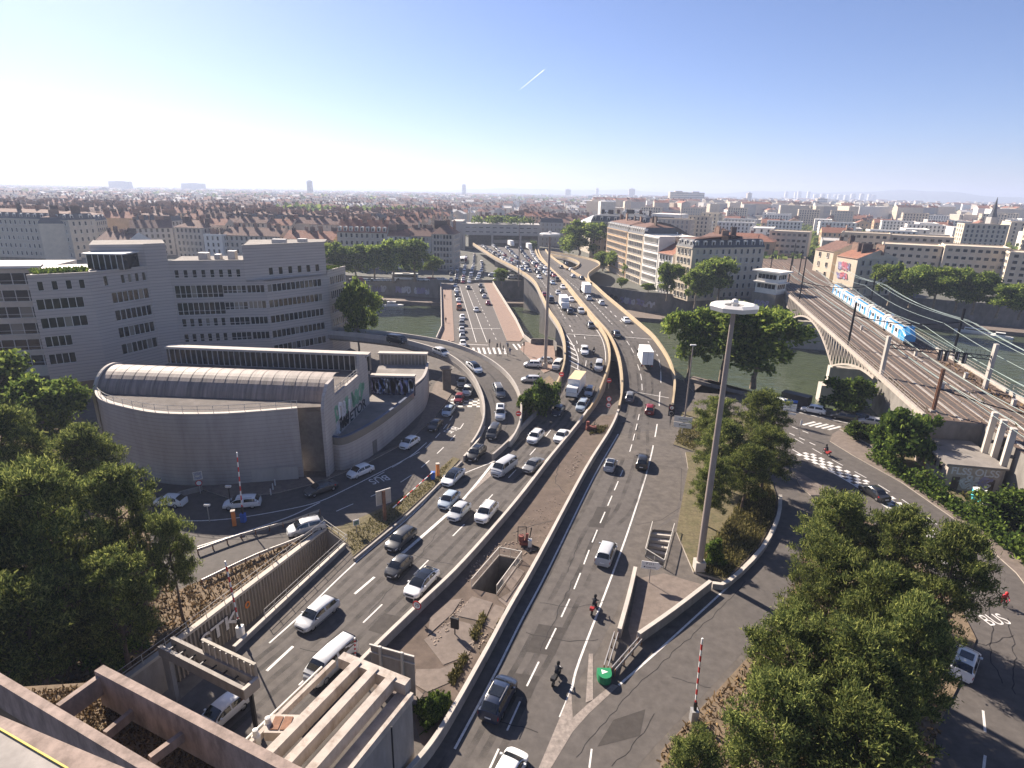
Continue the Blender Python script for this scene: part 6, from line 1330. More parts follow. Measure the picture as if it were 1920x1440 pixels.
# Bridge queue (facing the viewer on the left, driving away on the right)
BR = 'cars on the flat road bridge'
for k, (kind, c, x, y, tw_, lb) in enumerate((('hatch', 'white', 868, 648, 1, 'white car first in the bridge queue at the crossing'), ('sedan', 'grey', 867, 634, 1, 'grey car second in the bridge queue'), ('hatch', 'silver', 866, 622, 1, 'silver car third in the bridge queue'), ('suv', 'grey', 866, 610, 1, 'grey car in the middle of the bridge queue'), ('hatch', 'white', 867, 598, 1, 'white car ahead of the orange van on the bridge'), ('van', 'orange', 861, 580, 1, 'orange van in the bridge queue'), ('hatch', 'silver', 860, 566, 1, 'silver car behind the orange van on the bridge'), ('sedan', 'black', 857, 556, 1, 'black car near the far end of the bridge'), ('hatch', 'white', 856, 547, 1, 'white car near the far end of the bridge'), ('sedan', 'silver', 854, 538, 1, 'silver car at the far end of the bridge'), ('hatch', 'silver', 893, 584, 1, 'silver car alone in the middle lane of the bridge'), ('sedan', 'black', 878, 542, 1, 'black car alone at the far end of the bridge'), ('sedan', 'dark', 901, 538, 0, 'dark car in the outgoing bridge lane, furthest away'), ('suv', 'black', 904, 549, 0, 'black car in the outgoing bridge lane'), ('hatch', 'silver', 908, 558, 0, 'silver car in the outgoing bridge lane'), ('sedan', 'red', 915, 571, 0, 'dark red car last in the outgoing bridge lane'))):
    vehicle(kind, c, x, y, GL([(885, 660), (880, 600), (872, 530)]), None, bool(tw_), lb, group=BR, low=y < 575, cat='van' if kind == 'van' else 'car')
# motorway traffic thinning towards the viewer, then the jam
JM = 'jammed cars before the interchange'
for kind, c, x, y, lb in (('sedan', 'dark', 1107, 614, 'dark car in the inbound lane by the median over the river'), ('hatch', 'black', 1068, 588, 'black car in front of the white lorry'), ('suv', 'silver', 1089, 587, 'silver car by the median in front of the white lorry'), ('van', 'dark', 1033, 567, 'dark fronted minibus beside the white lorry'), ('hatch', 'white', 1071, 565, 'white car to the right of the white lorry'), ('hatch', 'silver', 1046, 552, 'silver car behind the minibus'), ('sedan', 'white', 1055, 541, 'white car by the median behind the lorry'), ('hatch', 'red', 1020, 556, 'red car at the left parapet'), ('hatch', 'white', 1011, 522, 'white car leading the jam on the left lane'), ('suv', 'black', 1044, 527, 'black car leading the jam by the median'), ('hatch', 'lightblue', 1036, 533, 'pale blue car leading the jam in the middle lane')):
    vehicle(kind, c, x, y, cl_in, prof_main, True, lb, low=True, cat='van' if kind == 'van' else 'car', group='inbound cars on the river section')
rj = random.Random(4); cj = 'white white silver silver grey black dark white lightblue red navy'.split(); kj = 'hatch sedan suv estate hatch van'.split()
JL = N_pts(inL, 400); JR = N_pts(inR, 400)
for li, f in enumerate((.12, .33, .55, .77, .93)):
    ln = resample([a.lerp(b, f) for a, b in zip(JL, JR) if 262 < (a.y + b.y) / 2 < 425], 6.6)
    for k in range(len(ln) - 1):
        if rj.random() < .12: continue
        p = ln[k]; d = ln[k + 1] - p; c = rj.choice(cj); kd = rj.choice(kj)
        car(kd, c, p + Vector((0, 0, .03)), math.atan2(d.y, d.x) + math.pi, '%s %s, %s in the %s lane of the jam before the interchange' % ({'lightblue': 'pale blue', 'dark': 'dark grey', 'navy': 'dark blue'}.get(c, c), 'van' if kd == 'van' else 'car', ORD[k], ORD[li]), group=JM, low=True, cat='van' if kd == 'van' else 'car')
AV = [GL([(846, 527), (846, 490), (850, 462)]), GL([(856, 530), (858, 492), (858, 470)]), GL([(868, 531), (872, 500), (874, 480)]), GL([(880, 530), (888, 500), (890, 478)]), GL([(895, 527), (905, 505), (902, 490)])]
for li, ln in enumerate(AV):
    ln = resample(ln, 6.8)
    for k in range(len(ln) - 1):
        if rj.random() < .15: continue
        p = ln[k]; d = ln[k + 1] - p; c = rj.choice(cj); kd = rj.choice(kj)
        car(kd, c, p + Vector((0, 0, .03)), math.atan2(d.y, d.x) + math.pi, '%s %s, %s in the %s queue on the avenue beyond the bridge' % ({'lightblue': 'pale blue', 'dark': 'dark grey', 'navy': 'dark blue'}.get(c, c), 'van' if kd == 'van' else 'car', ORD[k], ORD[li]), group='cars waiting on the avenue beyond the bridge', low=True, cat='van' if kd == 'van' else 'car')
for k in range(22):
    p = G(655 + k * 8.2, 532 - k * .1); c = rj.choice(cj)
    if 730 < 655 + k * 8.2 < 780: continue
    car(rj.choice(kj[:5]), c, Vector((p.x, p.y + 6, .02)), R(2), '%s car, %s from the left in the row parked on the far quay' % ({'lightblue': 'pale blue', 'dark': 'dark grey', 'navy': 'dark blue'}.get(c, c), ORD[k]), group='cars parked on the far quay', low=True)
for k in range(9):
    p = G(925 + k * 9, 521 + rj.uniform(-4, 5)); c = rj.choice(cj); car(rj.choice(kj), c, Vector((p.x, p.y, .02)), R(rj.uniform(160, 200)), '%s car, %s from the left crossing the far bridge head' % ({'lightblue': 'pale blue', 'dark': 'dark grey', 'navy': 'dark blue'}.get(c, c), ORD[k]), group='cars crossing at the far bridge head', low=True)
for x, y, c in ((1062, 497, 'dark'), (1052, 503, 'black'), (1074, 520, 'silver'), (1090, 524, 'black'), (1070, 508, 'white')): vehicle('hatch', c, x, y, cl_out, prof_main, False, '%s car leaving on the far outbound lanes' % {'dark': 'dark grey'}.get(c, c), low=True, group='far outbound cars')
# trucks and buses
def on_lane(x, y, line, prof, tw_): p, a, pt = along(line, x, y, prof, tw_); return p, a
p, a = on_lane(1079, 738, cl_in, prof_main, True); truck(p, a, 'white box truck with yellowish cargo roof coming towards the viewer', 8.2, 2.75, top=mat('truck_roof', (.55, .44, .27), .7, .1, 1))
p, a = on_lane(1208, 682, cl_out, prof_main, False); truck(p, a, 'tall white box truck driving away near the outer parapet', 8.5, 2.9)
p, a = on_lane(1057, 578, cl_in, prof_main, True); truck(p, a, 'white lorry in the inbound lanes over the river', 8.5, 2.7)
p, a = on_lane(1098, 551, cl_out, prof_main, False); truck(p, a, 'white box lorry far out on the outbound viaduct', 9, 2.9)
BUSG = mat('bus_green', (.05, .09, .06), .4, .1, 2); BUSW = mat('bus_white', (.6, .62, .62), .4, .1, 2)
bus(G(966, 520) + Vector((0, 0, .02)), R(175), 'dark green bus at the far junction beside the viaduct', BUSG); bus(G(757, 527) + Vector((0, 4, .02)), R(2), 'pale bus parked on the far quay under the trees', BUSW)
p = GP(958, 462, prof_main); truck(p, R(-75), 'white lorry standing in the jam at the interchange', 9, 2.8); p = GP(992, 468, prof_main); truck(p, R(-80), 'second white lorry under the interchange building', 9, 2.8)
bus(G(867, 492) + Vector((0, 0, .02)), R(-85), 'white roofed bus on the avenue beyond the bridge', BUSW)
b_ = MB()
# train
TB = mat('train_blue', (.05, .27, .55), .4, .1, 1.5); TW = mat('train_white', (.62, .64, .66), .4, .08, 1)
tr0, tr1 = G(1566, 553, 7.3), G(1704, 648, 7.3); d = (tr1 - tr0); Ltot = d.length; u = d.normalized(); yaw = math.atan2(u.y, u.x)
tr = thing('train', 'blue and white regional train crossing the railway bridge', 'train', tr0, yaw); nc = 5; cl = Ltot / nc
for k in range(nc):
    b = MB(); x0, x1 = k * cl + .3, (k + 1) * cl - .3; W = 1.4
    prf = [(-W, .9), (-W, 3.2), (-W * .8, 3.9), (0, 4.2), (W * .8, 3.9), (W, 3.2), (W, .9)]
    nose0 = 1.8 if k == 0 else 0; nose1 = 2.2 if k == nc - 1 else 0
    secs = [(x0, .55 if nose0 else 1), (x0 + nose0 + .01, 1), (x1 - nose1 - .01, 1), (x1, .5 if nose1 else 1)]
    for (xa, sa), (xb, sb) in zip(secs[:-1], secs[1:]):
        for (y0, z0), (y1, z1) in zip(prf[:-1], prf[1:]):
            mi = 0 if (z0 < 3.3 and z1 < 3.3) else 1
            if nose1 and xb == x1 or nose0 and xa == x0: mi = 2
            b.face([(xa, y0 * (sa * .3 + .7), .9 + (z0 - .9) * sa), (xb, y0 * (sb * .3 + .7), .9 + (z0 - .9) * sb), (xb, y1 * (sb * .3 + .7), .9 + (z1 - .9) * sb), (xa, y1 * (sa * .3 + .7), .9 + (z1 - .9) * sa)], mi)
    for (x, s) in (secs[0], secs[-1]): b.face([(x, y * (s * .3 + .7), .9 + (z - .9) * s) for y, z in prf], 2)
    cc = b.build('carriage', [TW, CONC_L, TB], tr, world=False)
    b = MB()
    for s in (-1, 1):
        for q in range(5):
            xx = x0 + 1.5 + q * (cl - 4) / 5; b.box(xx, xx + (cl - 4) / 5 - .7, s * 1.405 - .01, s * 1.405 + .01, 2.0, 2.9)
    b.build('window_band', CGLASS, cc, world=False); b = MB()
    for s in (-1, 1):
        for q in (0, 2, 4): xx = x0 + 1 + q * (cl - 3) / 5; b.box(xx, xx + (cl - 3) / 8, s * 1.41 - .012, s * 1.41 + .012, 1.0, 3.15)
        b.box(x0 + 2, x1 - 2, s * 1.05 - .25, s * 1.05 + .25, 3.75, 4.0)
    b.build('blue_panel', TB, cc, world=False); b = MB()
    for q in range(4): xx = x0 + 2 + q * (cl - 4) / 4; b.box(xx, xx + 1.6, -.7, .7, 4.15, 4.5)
    b.box(x0 + .5, x1 - .5, -1.1, 1.1, .3, .9); b.build('roof_unit', CONC_D, cc, world=False)
# ================================================================== railway
A0, B0 = G(1725, 771, 7), G(1479, 552, 7); ru = (B0 - A0).normalized(); rv = Vector((ru.y, -ru.x, 0)); RW = 19.0
def rl(s, o, z=7.0): p = A0 + ru * s + rv * o; return Vector((p.x, p.y, z))          # s along, o across (right of travel)
BALLAST = mat('ballast', (.11, .078, .06), .95, .4, 1.2, bump=.4, stain=.5, stain_scale=.25, dark=(.07, .055, .045)); RAILM = mat('rail_steel', (.26, .19, .15), .5, .2, 2, metal=.4); BRST = mat('bridge_steel', (.38, .335, .29), .6, .15, 1.2)
b = MB(); b.face([rl(-3.5, 0, 7), rl(-3.5, 7.6, 7), rl(-90, 7.6, 7), rl(-90, RW, 7), rl(20, RW, 7), rl(140, RW, 7), rl(420, RW + 30, 7), rl(420, -12, 7), rl(150, 0, 7)]); ball = struct(b.build('railway_ground', BALLAST, fix=True))
b = MB(); e = [rl(-3.5, .02, -.2), rl(22, .02, -.2), rl(22, RW - .02, -.2), rl(-90, RW - .02, -.2), rl(-90, 7.7, -.2), rl(-3.5, 7.7, -.2)][::-1]; b.hexa(e, [Vector((p.x, p.y, 6.98)) for p in e]); emb = b.build('embankment', STONE, fix=True); tagv(emb, 'dark stone abutment carrying the tracks over the quay road', 'embankment')
b = MB(); e = [rl(137, -.5, -.2), rl(137, RW + 1, -.2), rl(430, RW + 30, -.2), rl(430, -12, -.2)]; b.hexa(e, [Vector((p.x, p.y, 6.97)) for p in e]); emb2 = b.build('embankment', STONE, fix=True); tagv(emb2, 'raised railway embankment leading into the station', 'embankment')
rb = thing('railway_bridge', 'steel arch truss railway bridge over the river', 'bridge', rl(80, RW / 2, 0))
b = MB(); e = [rl(20, -.4, 6.2), rl(20, RW + .4, 6.2), rl(139, RW + .4, 6.2), rl(139, -.4, 6.2)]; b.hexa(e, [Vector((p.x, p.y, 6.96)) for p in e]); b.build('deck', CONC_D, rb)
for o in (-.5, RW + .5):
    b = MB(); b.beam(rl(-3 if o < 0 else -60, o, 7.2), rl(150, o, 7.2), .5, .8); b.build('edge_girder', BRST, rb)
    for (s0, s1, hi) in ((22, 52, 5.0), (52, 111, 5.9), (111, 139, 5.0)):
        n = max(10, int((s1 - s0) / 2.4)); pts = []
        for k in range(n + 1):
            t = k / n
            if s0 == 22: zz = 6.0 - hi * (1.15 * t ** 2)
            elif s0 == 111: zz = 6.0 - hi * (1.15 * (1 - t) ** 2)
            else: zz = 5.9 - hi * (2 * t - 1) ** 2
            pts.append(rl(s0 + (s1 - s0) * t, o, zz))
        b = MB()
        for k in range(n): b.beam(pts[k], pts[k + 1], .45, .45)
        b.build('arch_rib', BRST, rb)
        for k in range(n):
            p, q = pts[k], pts[k + 1]
            for a, c in ((p, Vector((q.x, q.y, 6.9))), (Vector((p.x, p.y, 6.9)), p)):
                if (a - c).length > .9: b = MB(); b.beam(a, c, .2, .2); b.build('truss_bar', BRST, rb)
for s in (52, 111):
    b = MB(); c = [rl(s - 1.8, -2.5, -10), rl(s + 1.8, -2.5, -10), rl(s + 1.8, RW + 2.5, -10), rl(s - 1.8, RW + 2.5, -10)]; b.hexa(c, [Vector((p.x, p.y, -4.5)) for p in c]); c = [rl(s - 1.2, -1.2, -4.5), rl(s + 1.2, -1.2, -4.5), rl(s + 1.2, RW + 1.2, -4.5), rl(s - 1.2, RW + 1.2, -4.5)]; b.hexa(c, [Vector((p.x, p.y, 0.2)) for p in c]); b.build('pier', CONC_L, rb, fix=True)
railing(rb, resample([rl(-3, -.55, 7.6), rl(150, -.55, 7.6)], 3), 1.1, 3, m=BRST); railing(rb, resample([rl(-60, RW + .55, 7.6), rl(150, RW + .55, 7.6)], 3), 1.1, 3, m=BRST)
for k, o in enumerate((2.2, 3.64, 6.0, 7.44, 9.8, 11.24, 13.6, 15.04, 17.0)):
    b = MB(); b.beam(rl(-85 if o > 8 else -3, o, 7.1), rl(240, o + (o - 9) * .04, 7.1), .09, .16); b.build('rail', RAILM, ball)
b = MB()
for k in range(420):
    for o in (2.92, 6.72, 10.52, 14.32):
        if k < 110 and o < 8: continue
        b.beam(rl(-70 + k * .62, o - 1.2, 7.02), rl(-70 + k * .62, o + 1.2, 7.02), .22, .06)
b.build('sleeper', CONC_D, ball)['kind'] = 'stuff'
for o in (4.85, 8.6, 12.4): b = MB(); b.beam(rl(-80 if o > 8 else -3, o, 7.06), rl(140, o, 7.06), .4, .16); b.build('cable_trough', CONC, ball)
def tp(*so): return [tuple(rl(a, o))[:2] for a, o in so]
scatter('track_weeds', tp((-60, 15.6), (36, 15.6), (36, 18.6), (-60, 18.6)), 2600, .45, .2, DRYM, 61, 7.02, .6); scatter('track_weeds', tp((-60, 12), (20, 12), (20, 13), (-60, 13)), 900, .35, .16, GRASSM, 62, 7.02, .6); scatter('track_weeds', tp((-3, .4), (60, .4), (60, 1.4), (-3, 1.4)), 700, .35, .16, GRASSM, 63, 7.02, .6); scatter('track_weeds', tp((-40, 8.2), (30, 8.2), (30, 9.0), (-40, 9.0)), 700, .3, .16, DRYM, 64, 7.02, .6)
for k, (s_, o_) in enumerate(((8, 16.6), (24, 15.8), (-8, 12.3), (-22, 16), (40, 12.4), (66, 8.4), (15, 8.5))): o = thing('relay_box', ORD[k] + ' small pale relay cabinet between the tracks counted from the abutment', 'cabinet', rl(s_, o_), math.atan2(ru.y, ru.x)); b = MB(); b.box(-.35, .35, -.25, .25, 0, 1.1); b.build('cabinet', CONC_L, o, world=False); b = MB(); b.box(-.4, .4, -.3, .3, 1.1, 1.18); b.build('lid', STEEL, o, world=False)
# catenary
def mast(base, h, label, m=DARKMET, w=.35, name='catenary_mast'):
    o = thing(name, label, 'mast', base, math.atan2(ru.y, ru.x)); b = MB()
    for s in (-1, 1): b.box(s * w * .5 - .05, s * w * .5 + .05, -w * .5, w * .5, 0, h)
    for k in range(int(h / .7)): b.beam((-w * .5, 0, k * .7), (w * .5, 0, k * .7 + .7), .06, .3)
    b.build('lattice', m, o, world=False); b = MB(); b.box(-.5, .5, -.5, .5, -.3, .35); b.build('footing', CONC, o, world=False); return o
spots = [(44, -.2, 10.5, 'slim dark catenary mast on the near bridge edge'), (104, -.2, 10, 'slim dark catenary mast over the far bridge pier'), (44, 21.2, 10.5, 'catenary mast beside the train at the far bridge edge'), (150, 4, 11, 'twin dark catenary mast beside the gabled houses'), (150, 9, 11, 'second twin dark mast beside the gabled houses'), (104, 20.5, 10, 'grey catenary mast behind the train'), (185, 2, 11, 'mast at the mouth of the station throat on the left'), (185, 14, 11, 'mast at the mouth of the station throat on the right'), (225, 0, 11, 'far dark mast left in the station throat'), (225, 18, 11, 'far dark mast right in the station throat'), (270, 6, 12, 'pale far mast deep in the station throat'), (300, 14, 12, 'farthest mast in the station throat'), (-12, 20.5, 10, 'mast at the right edge of the tracks')]
for s, o, h, lb in spots: mast(rl(s, o), h, lb)
def big_mast(px0, py0, px1, py1, lb): p = G(px0, py0, 7); t = D(px1, py1, p.y); o = thing('catenary_post', lb, 'mast', p); b = MB(); h = t.z - 7; b.box(-.32, .32, -.32, .32, -.2, h); b.build('post', CONC_L, o, world=False); return p, h
p1, h1 = big_mast(1651, 706, 1671, 630, 'thick pale catenary post on the near side of the signal gantry'); p2, h2 = big_mast(1846, 728, 1869, 645, 'thick pale catenary post on the river side of the signal gantry'); 
p3 = G(1749, 772, 7); h3 = D(1775, 692, p3.y).z - 7; mast(p3, h3, 'heavy dark catenary mast nearest the graffiti hut', m=RUST, w=.42)
sgan = thing('signal_gantry', 'dark lattice beam with railway signals across the tracks', 'gantry', (p1 + p2) / 2); b = MB(); zb = 7 + h1 * .72; a, c = Vector((p1.x, p1.y, zb)), Vector((p2.x, p2.y, zb - .4))
for dz in (0, .7): b.beam(a + Vector((0, 0, dz)), c + Vector((0, 0, dz)), .25, .14)
for k in range(24): q = a.lerp(c, k / 24); r_ = a.lerp(c, (k + 1) / 24); b.beam(q + Vector((0, 0, .7 * (k % 2))), r_ + Vector((0, 0, .7 * ((k + 1) % 2))), .1, .1); b.tube(q + Vector((0, 0, .7)), q + Vector((0, 0, 1.7)), .03, 4)
b.build('beam', DARKMET, sgan)
for t in (.52, .58, .68, .75):
    q = a.lerp(c, t); b = MB(); b.box(q.x - .3, q.x + .3, q.y - .2, q.y + .2, q.z - 1.3, q.z + .7); b.box(q.x - .1, q.x + .1, q.y - .28, q.y - .21, q.z - 1.1, q.z + .5, 1); b.build('signal_head', [DARKMET, STEEL], sgan)
for (sA, sB, lb) in ((rl(44, 0, 14.5), rl(44, 21, 14.5), 'sagging dark cross wire between the bridge masts'), (Vector((p3.x, p3.y, 7 + h3 * .55)), rl(-12, 24, 10.6), 'dark cross span wire behind the graffiti hut'), (rl(104, 0, 14), rl(104, 20.5, 14), 'dark cross wire over the far bridge pier')):
    b = MB(); n = 10; P = [sA.lerp(sB, k / n) + Vector((0, 0, -1.2 * math.sin(math.pi * k / n))) for k in range(n + 1)]
    for k in range(n): b.tube(P[k], P[k + 1], .11, 5)
    tagv(b.build('cross_wire', DARKMET), lb, 'cable')
WIRE = mat('wire', (.3, .36, .33), .4, .1, 1, metal=.4)
for k, (o, z) in enumerate(((2.9, 13), (6.7, 13), (10.5, 13.2), (14.3, 13.2), (18, 14), (21, 15), (22.5, 15), (24, 14.4))):
    b = MB(); ss = (-70, -20, 44, 104, 160)
    for a, c in zip(ss[:-1], ss[1:]):
        n = 8; P = [rl(a + (c - a) * t / n, o, z - 1.2 * math.sin(math.pi * t / n)) for t in range(n + 1)]
        for q in range(n): b.tube(P[q], P[q + 1], .045, 4)
        if k < 4:
            for q in range(n): b.tube(rl(a + (c - a) * q / n, o, 12), rl(a + (c - a) * (q + 1) / n, o, 12), .03, 4)
    tagv(b.build('overhead_wire', WIRE), 'pale overhead wire running the length of the railway bridge', 'cable', 'overhead wires above the tracks')
# concrete stumps, hut, toilets
for px, py, tx, ty, lb in ((1848, 838, 1868, 773, 'sunlit concrete pillar nearest the tracks behind the hut'), (1866, 846, 1886, 787, 'middle concrete pillar behind the hut'), (1884, 862, 1908, 803, 'concrete pillar nearest the hut end')):
    p = G(px, py, 5.0); h = D(tx, ty, p.y).z; o = thing('concrete_pillar', lb, 'pillar', (p.x, p.y, 0), R(-25)); b = MB(); b.box(-.35, .35, -.45, .45, -.1, h); b.build('shaft', CONC_L, o, world=False); b = MB(); b.box(.351, 2.2, -.25, .25, h * .55, h * .55 + .4); b.build('arm', CONC_D, o, world=False)
hF = G(1789, 918); hz = D(1781, 869, hF.y).z; hF = G(1781, 868, hz); hF.z = 0; hR = G(1883, 877, hz); hR.z = 0; dh = (hR - hF); hut = thing('hut', 'flat roofed concrete hut covered in graffiti below the tracks', 'hut', hF); hu = dh.normalized(); hv = Vector((-hu.y, hu.x, 0)); hL_ = dh.length; hD = 9.4
WH = mat('hut_wall', (.4, .34, .29), .9, .3, 1.0, stain=.5, stain_scale=.5, dark=(.15, .13, .12))
q = [hF, hF + hu * hL_, hF + hu * hL_ + hv * hD, hF + hv * hD]; b = MB(); b.prism([tuple(p)[:2] for p in q], -.1, hz - .3); b.build('wall', WH, hut); q2 = [hF - hu * .5 - hv * .4, hF + hu * (hL_ + .5) - hv * .4, hF + hu * (hL_ + .5) + hv * (hD + .3), hF - hu * .5 + hv * (hD + .3)]; b = MB(); b.prism([tuple(p)[:2] for p in q2], hz - .3, hz); b.build('roof', ROOFS['flat'], hut)
hy = math.atan2(hu.y, hu.x)
def hp_(s, z): p = hF + hu * s - hv * .04; return (p.x, p.y, z)
wall_text('FLSS', hp_(.4, hz - 1.6), 1.5, hy, GR_W, hut, .95); wall_text('OLSS', hp_(hL_ * .5, hz - 1.6), 1.5, hy, GR_W, hut, .95); scribble(hp_(1.6, hz - 2.9), 4.2, 1.2, hy, [GR_L, GR_W], hut, 15, n=5); scribble(hp_(1.8, .3), 4.0, 1.1, hy, [GR_W, GR_L], hut, 16, n=5)
for s, w in ((.8, 1.0), (hL_ * .78, .9)): p = hp_(s, 0); b = MB(); u2 = hu * w; b.face([p, Vector(p) + u2, Vector(p) + u2 + Vector((0, 0, 2.1)), Vector(p) + Vector((0, 0, 2.1))]); b.build('door', CHIM_D, hut)
def hs_(s, z): p = hF + hv * s - hu * .04; return (p.x, p.y, z)
scribble(hs_(6.6, hz - 2.2), 2.4, 1.6, hy + R(-90), [GR_G], hut, 17, n=3); scribble(hs_(6.8, .3), 4.5, 1.3, hy + R(-90), [GR_P, ORANGE, GR_W], hut, 18, n=5)
for s in (1.5, 3.3, 8.5): b = MB(); p = Vector(hs_(s, hz - 2)); b.face([p, p + hv * .9, p + hv * .9 + Vector((0, 0, .9)), p + Vector((0, 0, .9))]); b.build('window', CGLASS, hut)
CY = mat('toilet_cyan', (.08, .45, .52), .5, .1, 2)
for k in range(2):
    p = G(1828 + k * 13, 945 + k * 9); o = thing('portable_toilet', ('turquoise portable toilet nearest the hut' if k == 0 else 'turquoise portable toilet nearest the bushes'), 'toilet', (p.x, p.y, 0), R(-28)); b = MB(); b.box(-.58, .58, -.58, .58, .1, 2.2); b.build('cabin', CY, o, world=False)
    b = MB(); b.hexa([(-.62, -.62, 2.2), (.62, -.62, 2.2), (.62, .62, 2.2), (-.62, .62, 2.2)], [(-.2, -.2, 2.5), (.2, -.2, 2.5), (.2, .2, 2.5), (-.2, .2, 2.5)]); b.build('roof', LAMPW, o, world=False); b = MB(); b.box(-.42, .42, -.62, -.58, .25, 2.1); b.build('door', CY, o, world=False)
p = G(1862, 962); o = thing('container', 'small white container with ribbed roof beside the toilets', 'container', (p.x, p.y, 0), R(-28)); b = MB(); b.box(-1.6, 1.6, -1, 1, .1, 2.4); b.build('body', WHITE, o, world=False); b = MB()
for k in range(3): b.hexa([(-1.6 + k * 1.07, -1, 2.4), (-.55 + k * 1.07, -1, 2.4), (-.55 + k * 1.07, 1, 2.4), (-1.6 + k * 1.07, 1, 2.4)], [(-1.1 + k * 1.07, -.9, 2.75), (-1.05 + k * 1.07, -.9, 2.75), (-1.05 + k * 1.07, .9, 2.75), (-1.1 + k * 1.07, .9, 2.75)])
b.build('roof', LAMPW, o, world=False)

# ================================================================== masts, signs, barriers
def light_mast(px, py, tx, ty, label, name='lamp_mast'):
    p = G(px, py, .2 if px > 1200 else 0.1); h = D(tx, ty, p.y).z - p.z; o = thing(name, label, 'lamp mast', p); b = MB(); n = 8
    b.lathe([(.4, .0), (.38, h * .3), (.23, h)], n); b.build('pole', POLE, o, world=False, smooth=50); b = MB(); b.box(-.55, .55, -.55, .55, -.2, 1.2); b.build('footing', CONC_L, o, world=False)
    b = MB(); b.lathe([(.95, h + .3), (1.5, h), (2.25, h + .08), (2.4, h + .5), (1.9, h + .72), (.95, h + .58), (.95, h + .3)], 8); b.build('lamp_ring', LAMPW, o, world=False)
    b = MB(); b.lathe([(.3, h), (.3, h + .7), (.38, h + .85), (.26, h + 1.1), (0, h + 1.2)], 8); b.build('hub', LAMPW, o, world=False); b = MB()
    for k in range(8): a = k * math.pi / 4; b.beam((0, 0, h + .45), (.98 * math.cos(a), .98 * math.sin(a), h + .45), .08, .08)
    b.build('spokes', STEEL, o, world=False); return o
light_mast(1310, 1068, 1384, 583, 'tall lamp mast with white ring head in front of the pines'); light_mast(1022, 690, 1030, 443, 'tall lamp mast with ring head between bridge and viaduct')
for px, py, tx, ty, lb in ((972, 537, 975, 405, 'slender mast on the far quay left of the viaduct'), (997, 462, 998, 405, 'slender mast rising before the interchange'), (1283, 792, 1298, 648, 'slim grey mast behind the exit sign'), (1124, 500, 1128, 445, 'thin street lamp beside the ochre facade'), (848, 470, 850, 425, 'thin street lamp on the avenue'), (1480, 555, 1486, 500, 'slim mast beside the signal cabin'), (1270, 385 + 95, 1272, 380, 'white needle mast beside the train shed')):
    p = G(px, py); h = D(tx, ty, p.y).z; o = thing('street_mast', lb, 'mast', p); b = MB(); b.lathe([(.16 if h < 20 else .28, 0), (.09 if h < 20 else .16, h)], 7); b.build('pole', POLE, o, world=False); b = MB(); b.box(-.5, .5, -.18, .18, h, h + .2); b.build('lamp_head', LAMPW, o, world=False)
def sign_post(p, h, label, faces, rot=0.0, cat='road sign', r=.05, name='road_sign', m=STEEL):
    """faces: (kind, z, size, colour)"""
    o = thing(name, label, cat, p, rot); b = MB(); b.tube((0, 0, 0), (0, 0, h), r, 7); b.build('post', m, o, world=False)
    for f in faces:
        k, z, s = f[:3]
        if k == 'disc':
            b = MB(); b.tube((0, -.07, z), (0, -.1, z), s, 20); b.build('rim', f[3], o, world=False); b = MB(); b.tube((0, -.1, z), (0, -.112, z), s * .76, 20); b.build('face', f[4], o, world=False)
            if len(f) > 5: c = bpy.data.curves.new('lettering', 'FONT'); c.body = f[5]; c.size = s * 1.0; c.align_x = 'CENTER'; c.align_y = 'CENTER'; c.materials.append(BLACK); t = text_obj('lettering', c); t.parent = o; t.location = (0, -.116, z); t.rotation_euler = (R(90), 0, 0)
        elif k == 'bar': b = MB(); b.tube((0, -.07, z), (0, -.1, z), s, 20); b.build('face', RED, o, world=False); b = MB(); b.box(-s * .7, s * .7, -.115, -.1, z - s * .15, z + s * .15); b.build('bar', WHITE, o, world=False)
        else:
            w, hh = s; b = MB(); b.box(-w / 2, w / 2, -.1, -.06, z - hh / 2, z + hh / 2); b.build('panel', f[3], o, world=False)
            if len(f) > 4: c = bpy.data.curves.new('lettering', 'FONT'); c.body = f[4]; c.size = f[5]; c.align_x = 'CENTER'; c.align_y = 'CENTER'; c.materials.append(f[6] if len(f) > 6 else BLACK); t = text_obj('lettering', c); t.parent = o; t.location = (0, -.104, z); t.rotation_euler = (R(90), 0, 0)
    return o
sign_post(G(783, 1146, .9) - Vector((0, 0, .0)), 1.0, 'round 70 speed limit sign standing on the median wall', [('disc', .75, .48, RED, WHITE, '70')], R(-20))
sign_post(G(376, 925, .1), 3.3, 'blue square sign above a round red sign before the curved wall', [('rect', 2.7, (1.1, 1.2), WHITE), ('rect', 2.7, (.95, 1.05), BLUE, '▬', .5, WHITE), ('disc', 1.6, .42, RED, WHITE)], R(25))
sign_post(G(669, 1000, .1), 1.9, 'small green and white sign on the dry verge', [('rect', 1.55, (.75, .75), WHITE), ('rect', 1.5, (.6, .55), GREEN)], R(35))
sign_post(GP(1140, 775, prof_main), 3.4, 'two round prohibition signs stacked on one post in the median tip', [('disc', 2.9, .5, RED, WHITE, '90'), ('disc', 1.7, .5, RED, WHITE, '▬')], R(-8))
sign_post(GP(1257, 790, prof_main), 3.2, 'pair of round signs on a dark board beside the outer parapet', [('rect', 2.2, (1.1, 2.3), DARKMET), ('disc', 2.7, .42, RED, WHITE, '▮'), ('disc', 1.6, .42, WHITE, DARKMET)], R(-15))
for px, py, lb in ((972, 792, 'red no entry sign at the tail of the curved ramp'), (1052, 716, 'red no entry sign at the viaduct nose'), (1141, 728, 'red no entry sign at the start of the median')): sign_post(GP(px, py, prof_main if px > 1000 else prof_ramp), 2.2, lb, [('bar', 1.7, .5)])
